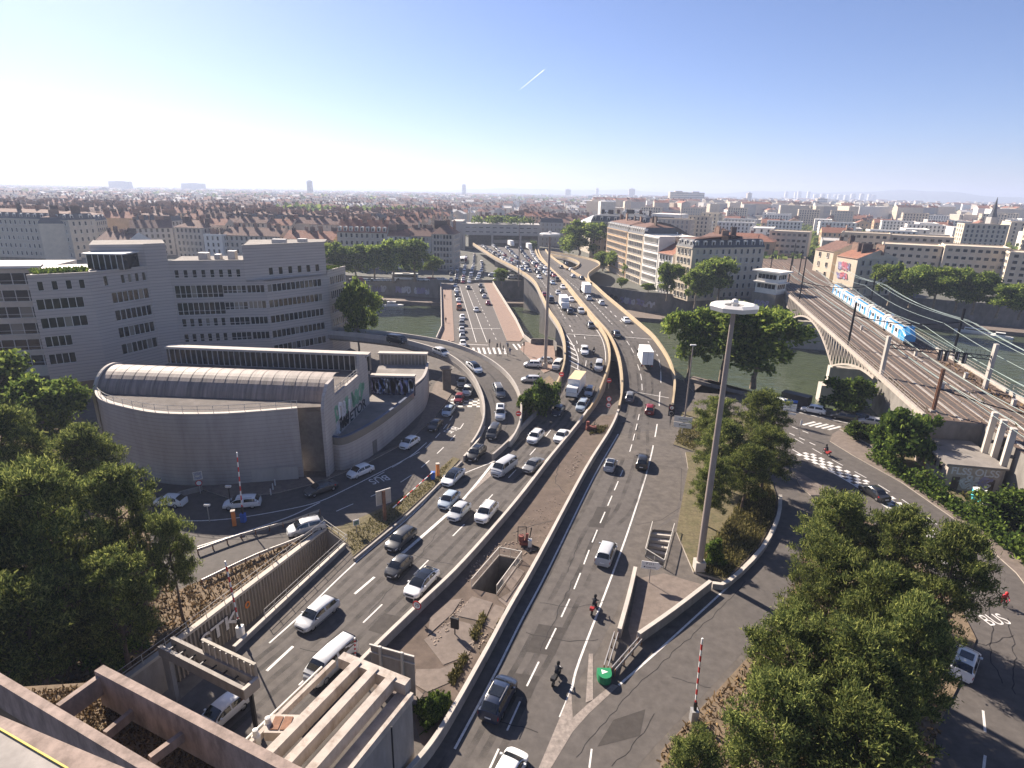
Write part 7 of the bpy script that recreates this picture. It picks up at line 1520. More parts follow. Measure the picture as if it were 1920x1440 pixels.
o = sign_post(G(1278, 815, .2), 3.6, 'white exit direction board beside the outer parapet', [('rect', 2.9, (3.0, 1.0), WHITE, '▬▬ ▬▬▬', .3), ('rect', 1.8, (3.0, .95), WHITE, '■ ▬▬▬', .3)], R(-18), r=.09)
o = sign_post(G(1476, 793, .1), 4.6, 'stack of white direction boards on the near quay', [('rect', 4.3, (2.3, .5), BLUE, '▬▬▬ ▬▬', .2, WHITE), ('rect', 3.6, (2.2, .42), WHITE, '▬▬▬▬', .2), ('rect', 3.1, (2.2, .42), WHITE, '▬▬▬ ▬', .2), ('rect', 2.6, (2.2, .42), WHITE, '▬▬▬▬', .2), ('rect', 1.9, (2.4, .4), WHITE)], R(-20), r=.08)
p = G(1217, 1092); ar = thing('direction_sign', 'white arrow shaped direction sign before the stairwell', 'road sign', p, R(-10)); b = MB()
for x in (-.0,): b.tube((x, 0, 0), (x, 0, 2.6), .05, 6)
b.build('post', STEEL, ar, world=False); b = MB(); q = [(-1.0, 1.75), (.75, 1.75), (1.1, 2.2), (.75, 2.65), (-1.0, 2.65)]; b.hexa([(x, -.1, z) for x, z in q], [(x, -.05, z) for x, z in q]); b.build('panel', WHITE, ar, world=False, fix=True)
for tx, z, sz in (('P 311', 2.38, .36), ('■ ▬▬▬ ▬▬', 1.98, .2)): c = bpy.data.curves.new('lettering', 'FONT'); c.body = tx; c.size = sz; c.align_x = 'CENTER'; c.align_y = 'CENTER'; c.materials.append(BLACK); t = text_obj('lettering', c); t.parent = ar; t.location = (-.1, -.106, z); t.rotation_euler = (R(90), 0, 0)
sign_post(G(1576, 946, .1), 2.4, 'round sign seen from behind at the tip of the right island', [('disc', 2.0, .48, DARKMET, STEEL)], R(160))
sign_post(G(1498, 816, .1), 3.0, 'slim post with a pale signal on the corner island', [('rect', 2.4, (.35, .9), WHITE)], 0)
bs = thing('road_sign', 'square black signal box on a post in the median', 'signal', G(853, 1190), R(-20)); b = MB(); b.tube((0, 0, 0), (0, 0, 1.0), .06, 6); b.build('post', DARKMET, bs, world=False); b = MB(); b.box(-.4, .4, -.1, .1, .75, 1.9); b.build('box', DARKMET, bs, world=False)
bk = thing('sign_board', 'grey sign board seen from behind on a brown post by the verge', 'sign board', G(722, 976, .1), R(35)); b = MB(); b.box(-.18, .18, -.12, .12, 0, 4.2); b.build('post', RUST, bk, world=False); b = MB(); b.box(-.95, .95, .13, .2, 2.3, 4.3); b.build('panel', STEEL, bk, world=False); b = MB()
for x in (-.95, .95, 0): b.box(x - .04, x + .04, .06, .128, 2.3, 4.3)
for z in (2.3, 4.22): b.box(-.95, .95, .06, .125, z, z + .07)
b.build('frame', STEELP, bk, world=False)
bo = thing('billboard', 'large brown board on two posts seen from behind at the median end', 'sign board', G(738, 1300), R(-18)); b = MB(); b.box(-2.0, 2.0, .1, .16, .3, 4.4); b.build('panel', CONC, bo, world=False); b = MB()
for x in (-1.05, .95): b.box(x - .1, x + .1, -.08, .098, 0, 4.5)
b.build('posts', STEELP, bo, world=False); b = MB(); b.box(-2.05, 2.05, -.02, .09, 4.3, 4.42); b.box(-2.05, 2.05, -.02, .09, 3.6, 3.68); b.build('frame', STEELP, bo, world=False)
# boom gates
def boom(base, tip, label, m=WHITE, boxc=STEEL, n=13):
    o = thing('boom_gate', label, 'barrier', base); b = MB(); b.box(-.28, .28, -.28, .28, 0, 1.15); b.build('cabinet', boxc, o, world=False); t = Vector(tip) - Vector(base); s = Vector((0, 0, 1.1))
    for k in range(n): b = MB(); b.tube(s.lerp(t, k / n), s.lerp(t, (k + 1) / n), .075, 6); b.build('arm_stripe', WHITE if k % 2 == 0 else RED, o, world=False)
    b = MB(); b.tube(s * .8, s.lerp(t, .12), .14, 6); b.build('hinge', DARKMET, o, world=False); return o
def up_tip(b_, px, py): return D(px, py, b_.y)
for (x, y), (tx, ty), lb, bx in (((457, 978), (444, 848), 'raised red and white boom beside the white estate car', BLUE), ((452, 1193), (422, 1052), 'raised red and white boom by the ribbed wall', WHITE), ((1300, 1352), (1317, 1197), 'raised dark and white striped boom by the side road', STEEL), ((668, 1262), (665, 1196), 'short striped boom behind the concrete beams', WHITE)): p = G(x, y, .05); boom(p, up_tip(p, tx, ty), lb, boxc=bx)
p = G(812, 898, .1); boom(p, G(737, 952, 1.2), 'lowered striped boom across the verge', boxc=BLUE)
for x, y, lb in ((440, 985, 'orange control post beside the raised boom'), (821, 893, 'orange control post beside the lowered boom')): o = thing('control_post', lb, 'post', G(x, y, .05), R(20)); b = MB(); b.box(-.22, .22, -.22, .22, 0, 2.0); b.build('cabinet', ORANGE, o, world=False); b = MB(); b.box(-.26, .26, -.26, .26, 2.0, 2.1); b.build('cap', CONC_L, o, world=False)
for k, (x, y, h) in enumerate(((393, 978, 2.2), (434, 955, 3.2))): o = thing('camera_post', ('thin grey post with a white camera by the hall road' if k == 0 else 'dark post with white floodlights beside the raised boom'), 'post', G(x, y, .05)); b = MB(); b.tube((0, 0, 0), (0, 0, h), .06, 6); b.build('pole', DARKMET if k else STEEL, o, world=False); b = MB(); b.box(-.35, .35, -.15, .15, h, h + .25); b.build('head', LAMPW, o, world=False)
for k, (x, y) in enumerate(((508, 928), (512, 918), (516, 910))): o = thing('bollard', 'grey bollard on the pavement below the curved wall', 'bollard', G(x, y, .13), 0, 'bollards below the curved wall'); b = MB(); b.lathe([(.09, 0), (.09, .9), (.0, 1.0)], 8); b.build('post', LAMPW, o, world=False)
# crash cushion and guard rails
cc = thing('crash_cushion', 'green crash cushion with a white arrow at the road fork', 'crash cushion', G(1133, 1276, .02)); b = MB(); prf = [(.6 * math.cos(R(a)), .6 * math.sin(R(a))) for a in range(180, 361, 20)] + [(.6, .6), (-.6, .6)]; b.hexa([(x, y, .05) for x, y in prf], [(x, y, .8) for x, y in prf]); b.build('nose', GREEN, cc, world=False, fix=True)
b = MB(); b.face([(-.25, -.1, .81), (.3, .15, .81), (-.25, .4, .81)]); b.build('arrow', WHITE, cc, world=False)
def guard(line, label, name='guard_rail', posts=1.6):
    P = resample(line, posts); c = sum(P, Vector()) / len(P); o = thing(name, label, 'guard rail', (c.x, c.y, P[0].z)); b = MB(); b.sweep(line, [(-.03, .45), (.03, .45), (.06, .52), (.02, .6), (.06, .68), (.03, .78), (-.03, .78)]); b.build('beam', STEEL, o); b = MB()
    for p in P: b.box(p.x - .05, p.x + .05, p.y - .06, p.y + .06, p.z, p.z + .75)
    b.build('posts', RUST, o)['kind'] = 'stuff'; return o
for a, lb in (([(1139, 1262), (1158, 1198)], 'guard rail from the crash cushion along the outbound road'), ([(1146, 1264), (1196, 1207)], 'guard rail from the crash cushion along the side road')):
    l = GL(a); guard(resample(l, 1.0), lb); guard(offset(resample(l, 1.0), .35 if 'out' in lb else -.35), lb.replace('guard rail', 'inner rail'))
guard(GL([(372, 1040), (450, 1012), (545, 985), (600, 965)], n=3), 'black guard rail along the sunlit road patch'); guard(GL([(380, 1098), (480, 1050), (560, 1018), (606, 992)], n=3), 'black guard rail above the ribbed wall')
def wall_obj(line, h, w, m, label, name='barrier_wall', cat='wall', cope=None):
    c = sum(line, Vector()) / len(line); o = thing(name, label, cat, (c.x, c.y, line[0].z)); b = MB(); b.sweep(line, [(-w / 2, -.1), (w / 2, -.1), (w / 2 * .75, h), (-w / 2 * .75, h)]); b.build('wall', m, o)
    if cope: b = MB(); b.sweep(line, [(-w * .5, h), (w * .5, h), (w * .5, h + .12), (-w * .5, h + .12)]); b.build('coping', cope, o)
    return o
flat = lambda pts, n=3: [Vector((p.x, p.y, 0.0)) for p in GL(pts, n=n)]
near = lambda ln: [Vector((p.x, p.y, p.z)) for p in ln if p.z < .3]
wall_obj(offset(near(inR), -.2), .95, .36, CONC, 'long concrete wall between the inbound lanes and the median', cope=CONC_L)
wall_obj(offset(near(outL), .2), 1.05, .36, CONC, 'long concrete wall between the median and the outbound lanes', cope=CONC_L)
wall_obj(flat([(1190, 1078), (1178, 1130), (1160, 1196)]), .95, .4, CONC, 'concrete wall of the triangle island beside the outbound lanes', cope=CONC_L)
wall_obj(flat([(1330, 1105), (1262, 1158), (1196, 1205)]), 1.0, .4, CONC, 'concrete wall of the triangle island beside the side road', cope=CONC_L)
wall_obj(flat([(1462, 935), (1458, 975), (1428, 1035), (1365, 1098), (1335, 1102)]), .55, .45, CONC, 'low curved wall around the dry grass slope', cope=CONC_L)
wall_obj(flat([(870, 866), (896, 835), (911, 802), (914, 772)]), .9, .3, CONC, 'short concrete barrier at the foot of the ramp on the hall side', cope=CONC_L)
wall_obj(flat([(664, 1052), (767, 966), (828, 906), (866, 868)]), .35, .3, CONC, 'low kerb wall between dry verge and inbound lanes')
wall_obj(flat([(924, 862), (950, 838), (985, 800), (1020, 765)]), 1.0, .4, CONC, 'dark wall between the ramp nose and the inbound lanes')
wall_obj(flat([(230, 905), (300, 945), (340, 930), (380, 920)]), .7, .3, CONC, 'low curved wall along the road under the left pines')
wall_obj(flat([(996, 645), (1038, 648), (1042, 668)]), 1.6, .5, CONC_D, 'dark low wall beside the bridge corner')
wall_obj([Vector((p[0], p[1], 0)) for p in (NEAR_BANK[6], NEAR_BANK[7], NEAR_BANK[8], NEAR_BANK[9])], .9, .4, CONC_D, 'dark parapet along the near quay before the river')
wall_obj([Vector((p[0], p[1], 0)) for p in (NEAR_BANK[1], NEAR_BANK[2], (-24, 160.4))], .9, .4, CONC_L, 'pale parapet along the river left of the bridge')
# stairwell fences
def fence(line, h, label, parent=None, z0=0.0, name='fence', panel=True):
    c = sum(line, Vector()) / len(line); o = thing(name, label, 'fence', (c.x, c.y, line[0].z)); b = MB()
    for p, q in zip(line[:-1], line[1:]):
        b.beam(p + Vector((0, 0, h)), q + Vector((0, 0, h)), .08, .07); b.beam(p + Vector((0, 0, .15)), q + Vector((0, 0, .15)), .05, .05)
        n = max(2, int((q - p).length / 1.5))
        for k in range(n + 1): r_ = p.lerp(q, k / n); b.tube(r_, r_ + Vector((0, 0, h)), .035, 5)
    b.build('frame', STEELP, o); b = MB()
    for p, q in zip(line[:-1], line[1:]):
        n = int((q - p).length / .14)
        for k in range(n): r_ = p.lerp(q, k / n); b.tube(r_ + Vector((0, 0, .15)), r_ + Vector((0, 0, h)), .012, 4)
    b.build('bars', STEELP, o)['kind'] = 'stuff'; return o
fb = [Vector((*p, 0)) for p in PIT_B]; fence([fb[0], fb[1], fb[2], fb[3]], 1.15, 'mesh fence around the open stairwell in the median')
fc = [Vector((*p, 0)) for p in PIT_C]; fence([fc[1], fc[0], fc[3], fc[2]], 1.1, 'railing around the stairwell with the arrow sign')
for k in range(9):
    a, c = fc[1].lerp(fc[0], k / 10), fc[2].lerp(fc[3], k / 10); dz = Vector((0, 0, -.35 - k * .42)); b = MB(); w = (fc[0] - fc[1]) * .1; e = [a + dz, c + dz, c + dz + w, a + dz + w]; b.hexa([p - Vector((0, 0, .4)) for p in e], e); o = b.build('step', CONC_L, fix=True); tagv(o, kind='structure')
# works gear in the median
wg = thing('drilling_rig', 'rusty red pump rig with hoses beside the median stairwell', 'machine', G(985, 1022)); b = MB(); b.box(-.7, .7, -.4, .4, .2, .6); b.tube((-.5, 0, .6), (-.5, 0, 1.3), .35, 10); b.tube((.1, 0, .6), (.2, .1, 1.5), .18, 8); b.build('pump', RED if 0 else mat('machine_red', (.19, .06, .045), .7, .3, 2), wg, world=False); b = MB()
for x in (-.9, .1): b.tube((x, .6, 0), (x, .6, 2.1), .05, 5)
b.tube((-.9, .6, 2.1), (.1, .6, 2.1), .05, 5); b.beam((.4, .5, 0), (.7, .3, 2.2), .12, .12); b.build('frame', DARKMET, wg, world=False); b = MB(); P = [Vector((.9 + .7 * math.sin(t), -.3 - t * .35, .12)) for t in np.linspace(0, 4, 14)]
for k in range(13): b.tube(P[k], P[k + 1], .09, 6)
b.build('hose', BLACK, wg, world=False); b = MB(); b.box(.3, .75, -.5, .1, .0, .9); b.build('white_tank', LAMPW, wg, world=False)
wg2 = thing('drilling_rig', 'orange works gear at the far tip of the median', 'machine', G(1108, 806)); b = MB(); b.box(-.9, .9, -.5, .5, .1, .7); b.tube((-.6, 0, .7), (-.6, 0, 1.6), .3, 8); b.build('pump', _M['machine_red'], wg2, world=False); b = MB(); b.tube((.5, 0, .7), (.7, .2, 1.9), .06, 5); b.tube((0, .3, .6), (.9, -.3, 1.3), .06, 5); b.build('frame', DARKMET, wg2, world=False)
# cracked slabs of the median: each paving slab a part
md = bpy.data.objects['median']; rs = random.Random(8)
sl = [((792, 1200), (850, 1160), (905, 1175), (880, 1230), (830, 1250)), ((850, 1155), (885, 1118), (925, 1130), (908, 1168)), ((778, 1255), (826, 1254), (872, 1236), (858, 1275), (800, 1300), (775, 1285)), ((905, 1172), (928, 1133), (948, 1140), (930, 1185)), ((940, 1085), (962, 1060), (985, 1072), (958, 1110)), ((932, 1125), (955, 1112), (975, 1090), (990, 1078), (970, 1120), (950, 1140)), ((805, 1160), (845, 1125), (868, 1122), (848, 1152), (800, 1195)), ((720, 1295), (770, 1262), (772, 1284), (795, 1303), (778, 1325))]
for q in sl: P = gp(*q); c = Vector((sum(p[0] for p in P) / len(P), sum(p[1] for p in P) / len(P))); slab('paving_slab', [tuple(c + (Vector(p) - c) * .95) for p in P], .0, .05 + rs.uniform(0, .03), PAVE, md)
for s in bpy.data.objects:
    if s.name.startswith('paving_slab'): s.pop('kind', None)

# ================================================================== lower left structures
RIB = mat('ribbed_concrete', (.3, .265, .23), .9, .25, .8, bump=.1, stain=.6, stain_scale=.4, dark=(.1, .09, .08), stretch=(1, 1, .3))
pA = [Vector((*p, 0)) for p in PIT_A]
rw = thing('retaining_wall', 'ribbed concrete retaining wall with tags above the sunken lane', 'wall', (pA[0] + pA[5]) / 2); b = MB(); ln = [pA[0], pA[5], pA[4]]
nin = Vector((ln[1].y - ln[0].y, ln[0].x - ln[1].x, 0)).normalized(); nin = nin if nin.dot(pA[1] - pA[0]) > 0 else -nin
tot = (ln[1] - ln[0]).length; k = 0.0
while k < tot: p = ln[0].lerp(ln[1], k / tot) + nin * .1; b.box(p.x - .09, p.x + .09, p.y - .1, p.y + .1, -4, .02); k += .42
b.build('ribs', RIB, rw)['kind'] = 'stuff'; b = MB(); b.sweep([p + Vector((0, 0, 0)) for p in ln], [(-.3, 0), (.3, 0), (.3, .3), (-.3, .3)]); b.build('coping', CONC_L, rw); railing(rw, resample([p + Vector((0, 0, .3)) for p in ln], 2), 1.0, 2.2); railing(rw, [pA[0] + Vector((0, 0, .3)), pA[1] + Vector((0, 0, .3))], 1.0, 1.5)
ry_ = math.atan2((ln[0] - ln[1]).y, (ln[0] - ln[1]).x); d_ = (ln[0] - ln[1]).normalized(); q = ln[1] + d_ * 2.6 + nin * .3; wall_text('STK', (q.x, q.y, -2.6), 2.3, ry_, GR_K, rw, 1.2); q = ln[1] + d_ * 2.7 + nin * .34; wall_text('STK', (q.x, q.y, -2.5), 2.1, ry_, GR_W, rw, 1.25); q = ln[1] + d_ * 8.2 + nin * .32; wall_text('o', (q.x, q.y, -1.9), 1.6, ry_, ORANGE, rw, .8)
wall_obj([pA[1] * .97 + pA[2] * .03, pA[2]], .5, .35, CONC, 'low kerb wall between the sunken lane and the inbound lanes', cope=CONC_L)
railing(thing('handrail', 'tubular railing between the sunken lane and the inbound lanes', 'railing', (pA[1] + pA[2]) / 2), resample([pA[1] + Vector((0, 0, .5)), pA[2].lerp(pA[1], .22) + Vector((0, 0, .5))], 1), 1.0, 1.8)
# sign gantry
ga, gb_ = G(300, 1219, 4.2), G(459, 1300, 4.2); gan = thing('sign_gantry', 'concrete and steel gantry with a ribbed sign box over the left lane', 'gantry', (ga + gb_) / 2 - Vector((0, 0, 4.2))); gu = (gb_ - ga).normalized(); gn = Vector((-gu.y, gu.x, 0))
for s in (0, 1.1): b = MB(); b.beam(ga + gn * s, gb_ + gn * s, .3, .9); b.build('beam', CONC, gan)
b = MB(); b.beam(gb_ - gn * .15, gb_ + gn * 1.25, .3, .95); b.build('end_plate', CONC_L, gan); b = MB(); b.beam(ga + gu * .4 + gn * .2 + Vector((0, 0, -.45)), ga + gu * .4 + gn * .2 + Vector((0, 0, -8)), .5, .5); b.build('leg', CONC, gan); b = MB(); b.beam(gb_ - gu * .3 + gn * .7 + Vector((0, 0, -.4)), gb_ - gu * .3 + gn * .7 + Vector((0, 0, -4.2)), .25, .25); b.build('leg', DARKMET, gan)
b = MB(); c0 = ga + gu * 3.6 + gn * 1.3; c1 = gb_ - gu * .15 + gn * 1.3; b.beam(c0 + Vector((0, 0, .6)), c1 + Vector((0, 0, .6)), .25, 1.9); b.build('sign_box', mat('sign_back', (.36, .33, .28), .8, .2, 1.5, stain=.4, stain_scale=.7), gan)
for k in range(9): p = c0.lerp(c1, (k + .5) / 9) - gn * .16; b = MB(); b.box(p.x - .05, p.x + .05, p.y - .06, p.y + .06, p.z - .3, p.z + 1.5); b.build('rib', STEELP, gan)
b = MB()
for k in range(8): p = ga.lerp(gb_, (k + .5) / 8); b.beam(p, p + gn * 1.1, .1, .1)
b.build('grating', DARKMET, gan)
# concrete beams over the tunnel mouth (sun baffle), heights about 6 m
ZB = 6.4; bf = thing('tunnel_canopy', 'grid of long concrete beams over the tunnel mouth', 'canopy', G(640, 1360, 0)); fr = [G(640, 1237, ZB), G(765, 1288, ZB)]; fdir = (fr[1] - fr[0]).normalized(); bdir = (G(505, 1420, ZB) - G(668, 1252, ZB)).normalized()
b = MB(); b.beam(fr[0], fr[1], .7, .9); b.build('front_beam', BEAMC, bf)
for px, py in ((672, 1250), (704, 1262), (737, 1277)): a = G(px, py, ZB); b = MB(); b.beam(a + Vector((0, 0, .06)), a + bdir * 19 + Vector((0, 0, .06)), .62, 1.0); b.build('beam', BEAMC, bf)
b = MB()
for k, (px, py) in enumerate(((640, 1240), (672, 1250), (704, 1262), (737, 1277))): a = G(px, py, ZB) + fdir * .55; w_ = fdir * 1.0; e = [a, a + w_, a + w_ + bdir * 19, a + bdir * 19]; b.hexa([p + Vector((0, 0, -.62)) for p in e], [p + Vector((0, 0, -.45)) for p in e])
b.build('roof_slab', CONC, bf, fix=True); e0 = G(772, 1300, ZB); b = MB(); b.beam(e0 + Vector((0, 0, -.2)), e0 + bdir * 19 + Vector((0, 0, -.2)), .3, .6); b.build('edge_beam', BEAMC, bf); b = MB(); a = e0 + Vector((0, 0, -.5)); c = a + bdir * 19; b.face([a, c, c + Vector((0, 0, -6)), a + Vector((0, 0, -6))]); b.build('side_wall', CONC, bf)
e1 = G(632, 1238, ZB); b = MB(); b.beam(e1 + bdir * .3, e1 + bdir * 22, .3, .5); b.build('edge_beam', BEAMC, bf); b = MB(); b.beam(e1 + bdir * 1 - fdir * .55, e1 + bdir * 22 - fdir * .55, .12, .12); b.build('rail', STEELP, bf)
for px, py, tt in ((505, 1370, 0), (482, 1393, 0)): p = G(px, py, ZB - .4); b = MB(); b.lathe([(.28, 0), (.3, .6), (.18, .75), (.18, 1.1), (0, 1.15)], 8, tuple(p)); b.build('vent', LAMPW, bf)
p = G(530, 1372, ZB - .4); b = MB(); b.box(p.x - .9, p.x + .9, p.y - .7, p.y + .7, p.z, p.z + .7); b.build('hatch', BEAMC, bf); b = MB(); b.box(p.x - .6, p.x - .05, p.y - .5, p.y + .5, p.z + .7, p.z + .76); b.box(p.x + .05, p.x + .6, p.y - .5, p.y + .5, p.z + .7, p.z + .76); b.build('hatch_grille', RUST, bf)
bl = G(516, 1350, ZB - .3); b = MB()
b.tube(e0 + bdir * 3 + fdir * .5 + Vector((0, 0, .2)), e0 + bdir * 3 + fdir * .5 + Vector((0, 0, -6)), .06, 6); b.build('downpipe', DARKMET, bf)
# pinkish concrete channel walls and the nearest ledge
CH = mat('channel_concrete', (.27, .21, .178), .9, .35, 1.5, bump=.25, stain=.85, stain_scale=.6, dark=(.11, .082, .066), stretch=(1, 1, .4)); ZC = 12.0
cw = thing('concrete_channel', 'weathered pinkish concrete beam walls at the lower left', 'wall', G(300, 1380, 0)); 
def hbeam(p0, p1, z, w, h, name='wall_beam', m=CH): a, c = G(*p0, z), G(*p1, z); b = MB(); b.beam(a - Vector((0, 0, h / 2)), c - Vector((0, 0, h / 2)), w, h); return b.build(name, m, cw)
hbeam((185, 1252), (620, 1480), ZC, .55, 2.6); hbeam((-60, 1236), (330, 1470), ZC, .5, 2.2); hbeam((192, 1262), (108, 1322), ZC - .3, .35, 1.3, 'cross_beam'); hbeam((262, 1318), (196, 1372), ZC - 1.6, .3, .6, 'cross_beam'); hbeam((345, 1370), (280, 1418), ZC - 1.2, .3, .6, 'cross_beam')
b = MB(); e = [G(192, 1278, ZC - 2.8), G(620, 1482, ZC - 2.8), G(330, 1500, ZC - 2.8), G(-30, 1292, ZC - 2.8)]; b.hexa([p - Vector((0, 0, 8.5)) for p in e], e); b.build('fill', SOIL, cw, fix=True)
scatter('dry_litter', [tuple(G(*p, ZC - 2.7))[:2] for p in ((190, 1280), (600, 1480), (340, 1480), (0, 1300))], 4500, .2, .1, DRYM, 21, ZC - 2.75, .5)
ld = thing('roof_ledge', 'grey roof ledge with a yellow edge line in the bottom left corner', 'ledge', (-9, 8, 24)); b = MB(); e = [G(-300, 1290, 24), G(0, 1368, 24), G(128, 1443, 24), G(230, 1600, 24), G(-400, 1700, 24)]; b.hexa([p - Vector((0, 0, 1)) for p in e], e); b.build('slab', CONC, ld, fix=True); b = MB(); b.beam(e[0] + Vector((0, 0, .03)), e[1] + Vector((0, 0, .03)), .05, .05); b.beam(e[1] + Vector((0, 0, .03)), e[2] + Vector((0, 0, .03)), .05, .05); b.build('edge_line', mat('yellow_edge', (.6, .47, .1), .7, .15, 2), ld)
b = MB(); e = [G(-300, 1215, 20), G(330, 1480, 20), G(250, 1600, 20), G(-300, 1600, 20)]; b.hexa([p - Vector((0, 0, .6)) for p in e], e); b.build('gutter', CH, ld, fix=True)

# ================================================================== two-wheelers and people
SKIN = mat('skin', (.42, .25, .17), .6, .1, 4); CL_D = mat('cloth_dark', (.03, .03, .035), .9, .2, 6); CL_R = mat('cloth_red', (.45, .05, .07), .9, .2, 6); CL_B = mat('cloth_blue', (.06, .09, .2), .9, .2, 6); CL_W = mat('cloth_white', (.55, .53, .5), .9, .1, 6)
def body_mesh(name, joints, edges, radii, m):
    """one continuous figure grown from a skeleton"""
    me = bpy.data.meshes.new(name); me.from_pydata([tuple(j) for j in joints], edges, []); o = bpy.data.objects.new(name, me); LINK(o); md_ = o.modifiers.new('skin', 'SKIN'); s = o.modifiers.new('sub', 'SUBSURF'); s.levels = 1; s.render_levels = 1
    for k, v in enumerate(me.skin_vertices[0].data): v.radius = (radii[k], radii[k]); v.use_root = k == 0
    dg = bpy.context.evaluated_depsgraph_get(); dg.update(); r = bpy.data.meshes.new_from_object(o.evaluated_get(dg)); bpy.data.objects.remove(o); r.name = name; r.materials.clear(); r.materials.append(m); return r
ED = [(0, 1), (1, 2), (2, 3), (3, 4), (2, 5), (5, 6), (6, 7), (2, 8), (8, 9), (9, 10), (0, 11), (11, 12), (12, 13), (13, 14), (0, 15), (15, 16), (16, 17), (17, 18)]
RD = [.15, .15, .16, .065, .105, .075, .055, .045, .075, .055, .045, .105, .07, .05, .055, .105, .07, .05, .055]
def stand(st=.18): return [(0, 0, .95), (0, 0, 1.18), (0, 0, 1.42), (0, 0, 1.55), (.02, 0, 1.68), (0, .2, 1.4), (-.05, .26, 1.12), (.1, .25, .9), (0, -.2, 1.4), (-.02, -.27, 1.12), (.02, -.25, .86), (.02, .1, .88), (st * .7, .11, .5), (st, .11, .09), (st + .14, .11, .05), (-.02, -.1, .88), (-st * .5, -.11, .5), (-st * 1.2, -.11, .1), (-st * 1.2 + .14, -.11, .06)]
def ride(lean=.2): return [(-.1, 0, .86), (0, 0, 1.08), (lean, 0, 1.3), (lean + .06, 0, 1.42), (lean + .1, 0, 1.56), (lean, .2, 1.28), (lean + .2, .3, 1.06), (lean + .45, .3, .98), (lean, -.2, 1.28), (lean + .2, -.3, 1.06), (lean + .45, -.3, .98), (-.05, .12, .82), (.32, .2, .72), (.14, .18, .36), (.26, .18, .3), (-.05, -.12, .82), (.32, -.2, .72), (.14, -.18, .36), (.26, -.18, .3)]
PM = {('stand', m.name): body_mesh('body', stand(), ED, RD, m) for m in (CL_D, CL_B, CL_W)}; PM.update({('ride', m.name): body_mesh('body', ride(), ED, RD, m) for m in (CL_D, CL_R)})
b = MB(); b.lathe([(.0, -.02), (.1, 0), (.125, .1), (.1, .2), (0, .23)], 10); HEADM = b.mesh('hair', BARK, smooth=60); b = MB(); b.lathe([(.05, -.1), (.14, -.08), (.16, .06), (.13, .18), (0, .23)], 10); HELM = b.mesh('helmet', BLACK, smooth=60); HELW = b.mesh('helmet', LAMPW, smooth=60); HELR = b.mesh('helmet', RED, smooth=60)
b = MB(); b.lathe([(0, -.12), (.07, -.1), (.085, 0), (.07, .09), (0, .12)], 8); FACE = b.mesh('face', SKIN, smooth=60)
def person(pose, m, p, yaw, label, group=None, hel=None):
    o = thing('person', label, 'person', p, yaw, group); inst('body', PM[(pose, m.name)], o); hx = .32 if pose == 'ride' else .02; hz = 1.58 if pose == 'ride' else 1.68
    inst('face', FACE, o, (hx + .04, 0, hz)); inst('helmet' if hel else 'hair', hel or HEADM, o, (hx, 0, hz - (.02 if hel else .06))); return o
def moto(p, yaw, label, bodym, name='motorbike', L=1.45):
    o = thing(name, label, 'motorbike', p, yaw)
    for x in (-L / 2, L / 2):
        b = MB(); b.lathe([(.2, -.06), (.31, -.06), (.31, .06), (.2, .06), (.2, -.06)], 16); w = b.build('wheel', TYRE, o, world=False); w.location = (x, 0, .31); w.rotation_euler = (R(90), 0, 0); b = MB(); b.lathe([(.03, -.03), (.2, -.02), (.2, .02), (.03, .03)], 8); b.build('rim', RIM, w, world=False)
    b = MB(); q = [(-.75, .62), (-.6, .78), (.05, .8), (.2, .92), (.45, .95), (.6, .75), (.45, .45), (-.3, .35)]; b.hexa([(x, -.14, z) for x, z in q], [(x, .14, z) for x, z in q]); b.build('frame', bodym, o, world=False, fix=True); b = MB(); b.box(-.7, .1, -.15, .15, .78, .86); b.build('seat', BLACK, o, world=False)
    b = MB(); b.tube((.42, -.38, 1.02), (.42, .38, 1.02), .025, 6); b.tube((.42, 0, 1.0), (.72, 0, .35), .045, 6); b.build('handlebar', DARKMET, o, world=False); b = MB(); b.box(.58, .68, -.1, .1, .8, .98); b.build('headlight', HEADL, o, world=False); b = MB(); b.box(-.98, -.62, -.2, .2, .72, 1.02); b.build('top_box', bodym, o, world=False); return o
def rider(px, py, line, prof, tw, lb, lp, bm_, cm, hel):
    p, a, _p = along(line, px, py, prof, tw); moto(p, a, lb, bm_); person('ride', cm, p, a, lp, hel=hel)
MRED = mat('moto_red', (.3, .03, .03), .4, .1, 2)
rider(1113, 1146, cl_out, prof_main, False, 'red tailed motorbike on the right line of the outbound road', 'rider in dark clothes on the red tailed motorbike', MRED, CL_D, HELM)
rider(1043, 1276, cl_out, prof_main, False, 'dark motorbike beside the road fork', 'rider in black on the dark motorbike by the fork', TRIM, CL_D, HELM)
rider(1113, 664, cl_in, prof_main, True, 'dark scooter beside the white saloon on the bend', 'rider on the scooter beside the white saloon on the bend', TRIM, CL_D, HELM); rider(1108, 692, cl_in, prof_main, True, 'motorbike threading beside the silver off-roader', 'rider threading between lanes beside the silver off-roader', TRIM, CL_D, HELW)
rider(1549, 853, RROAD, None, False, 'scooter with a red rear box on the checkered road', 'rider in dark clothes on the scooter with the red box', MRED, CL_D, HELM); rider(1088, 548, cl_out, prof_main, False, 'motorbike behind the far box lorry', 'rider on the motorbike behind the far box lorry', TRIM, CL_D, HELM)
p = G(1879, 1134); o = thing('bicycle', 'racing bicycle ridden along the right road', 'bicycle', p, R(-118))
for x in (-.52, .52): b = MB(); b.lathe([(.3, -.015), (.34, -.015), (.34, .015), (.3, .015), (.3, -.015)], 18); w = b.build('wheel', TYRE, o, world=False); w.location = (x, 0, .34); w.rotation_euler = (R(90), 0, 0)
b = MB()
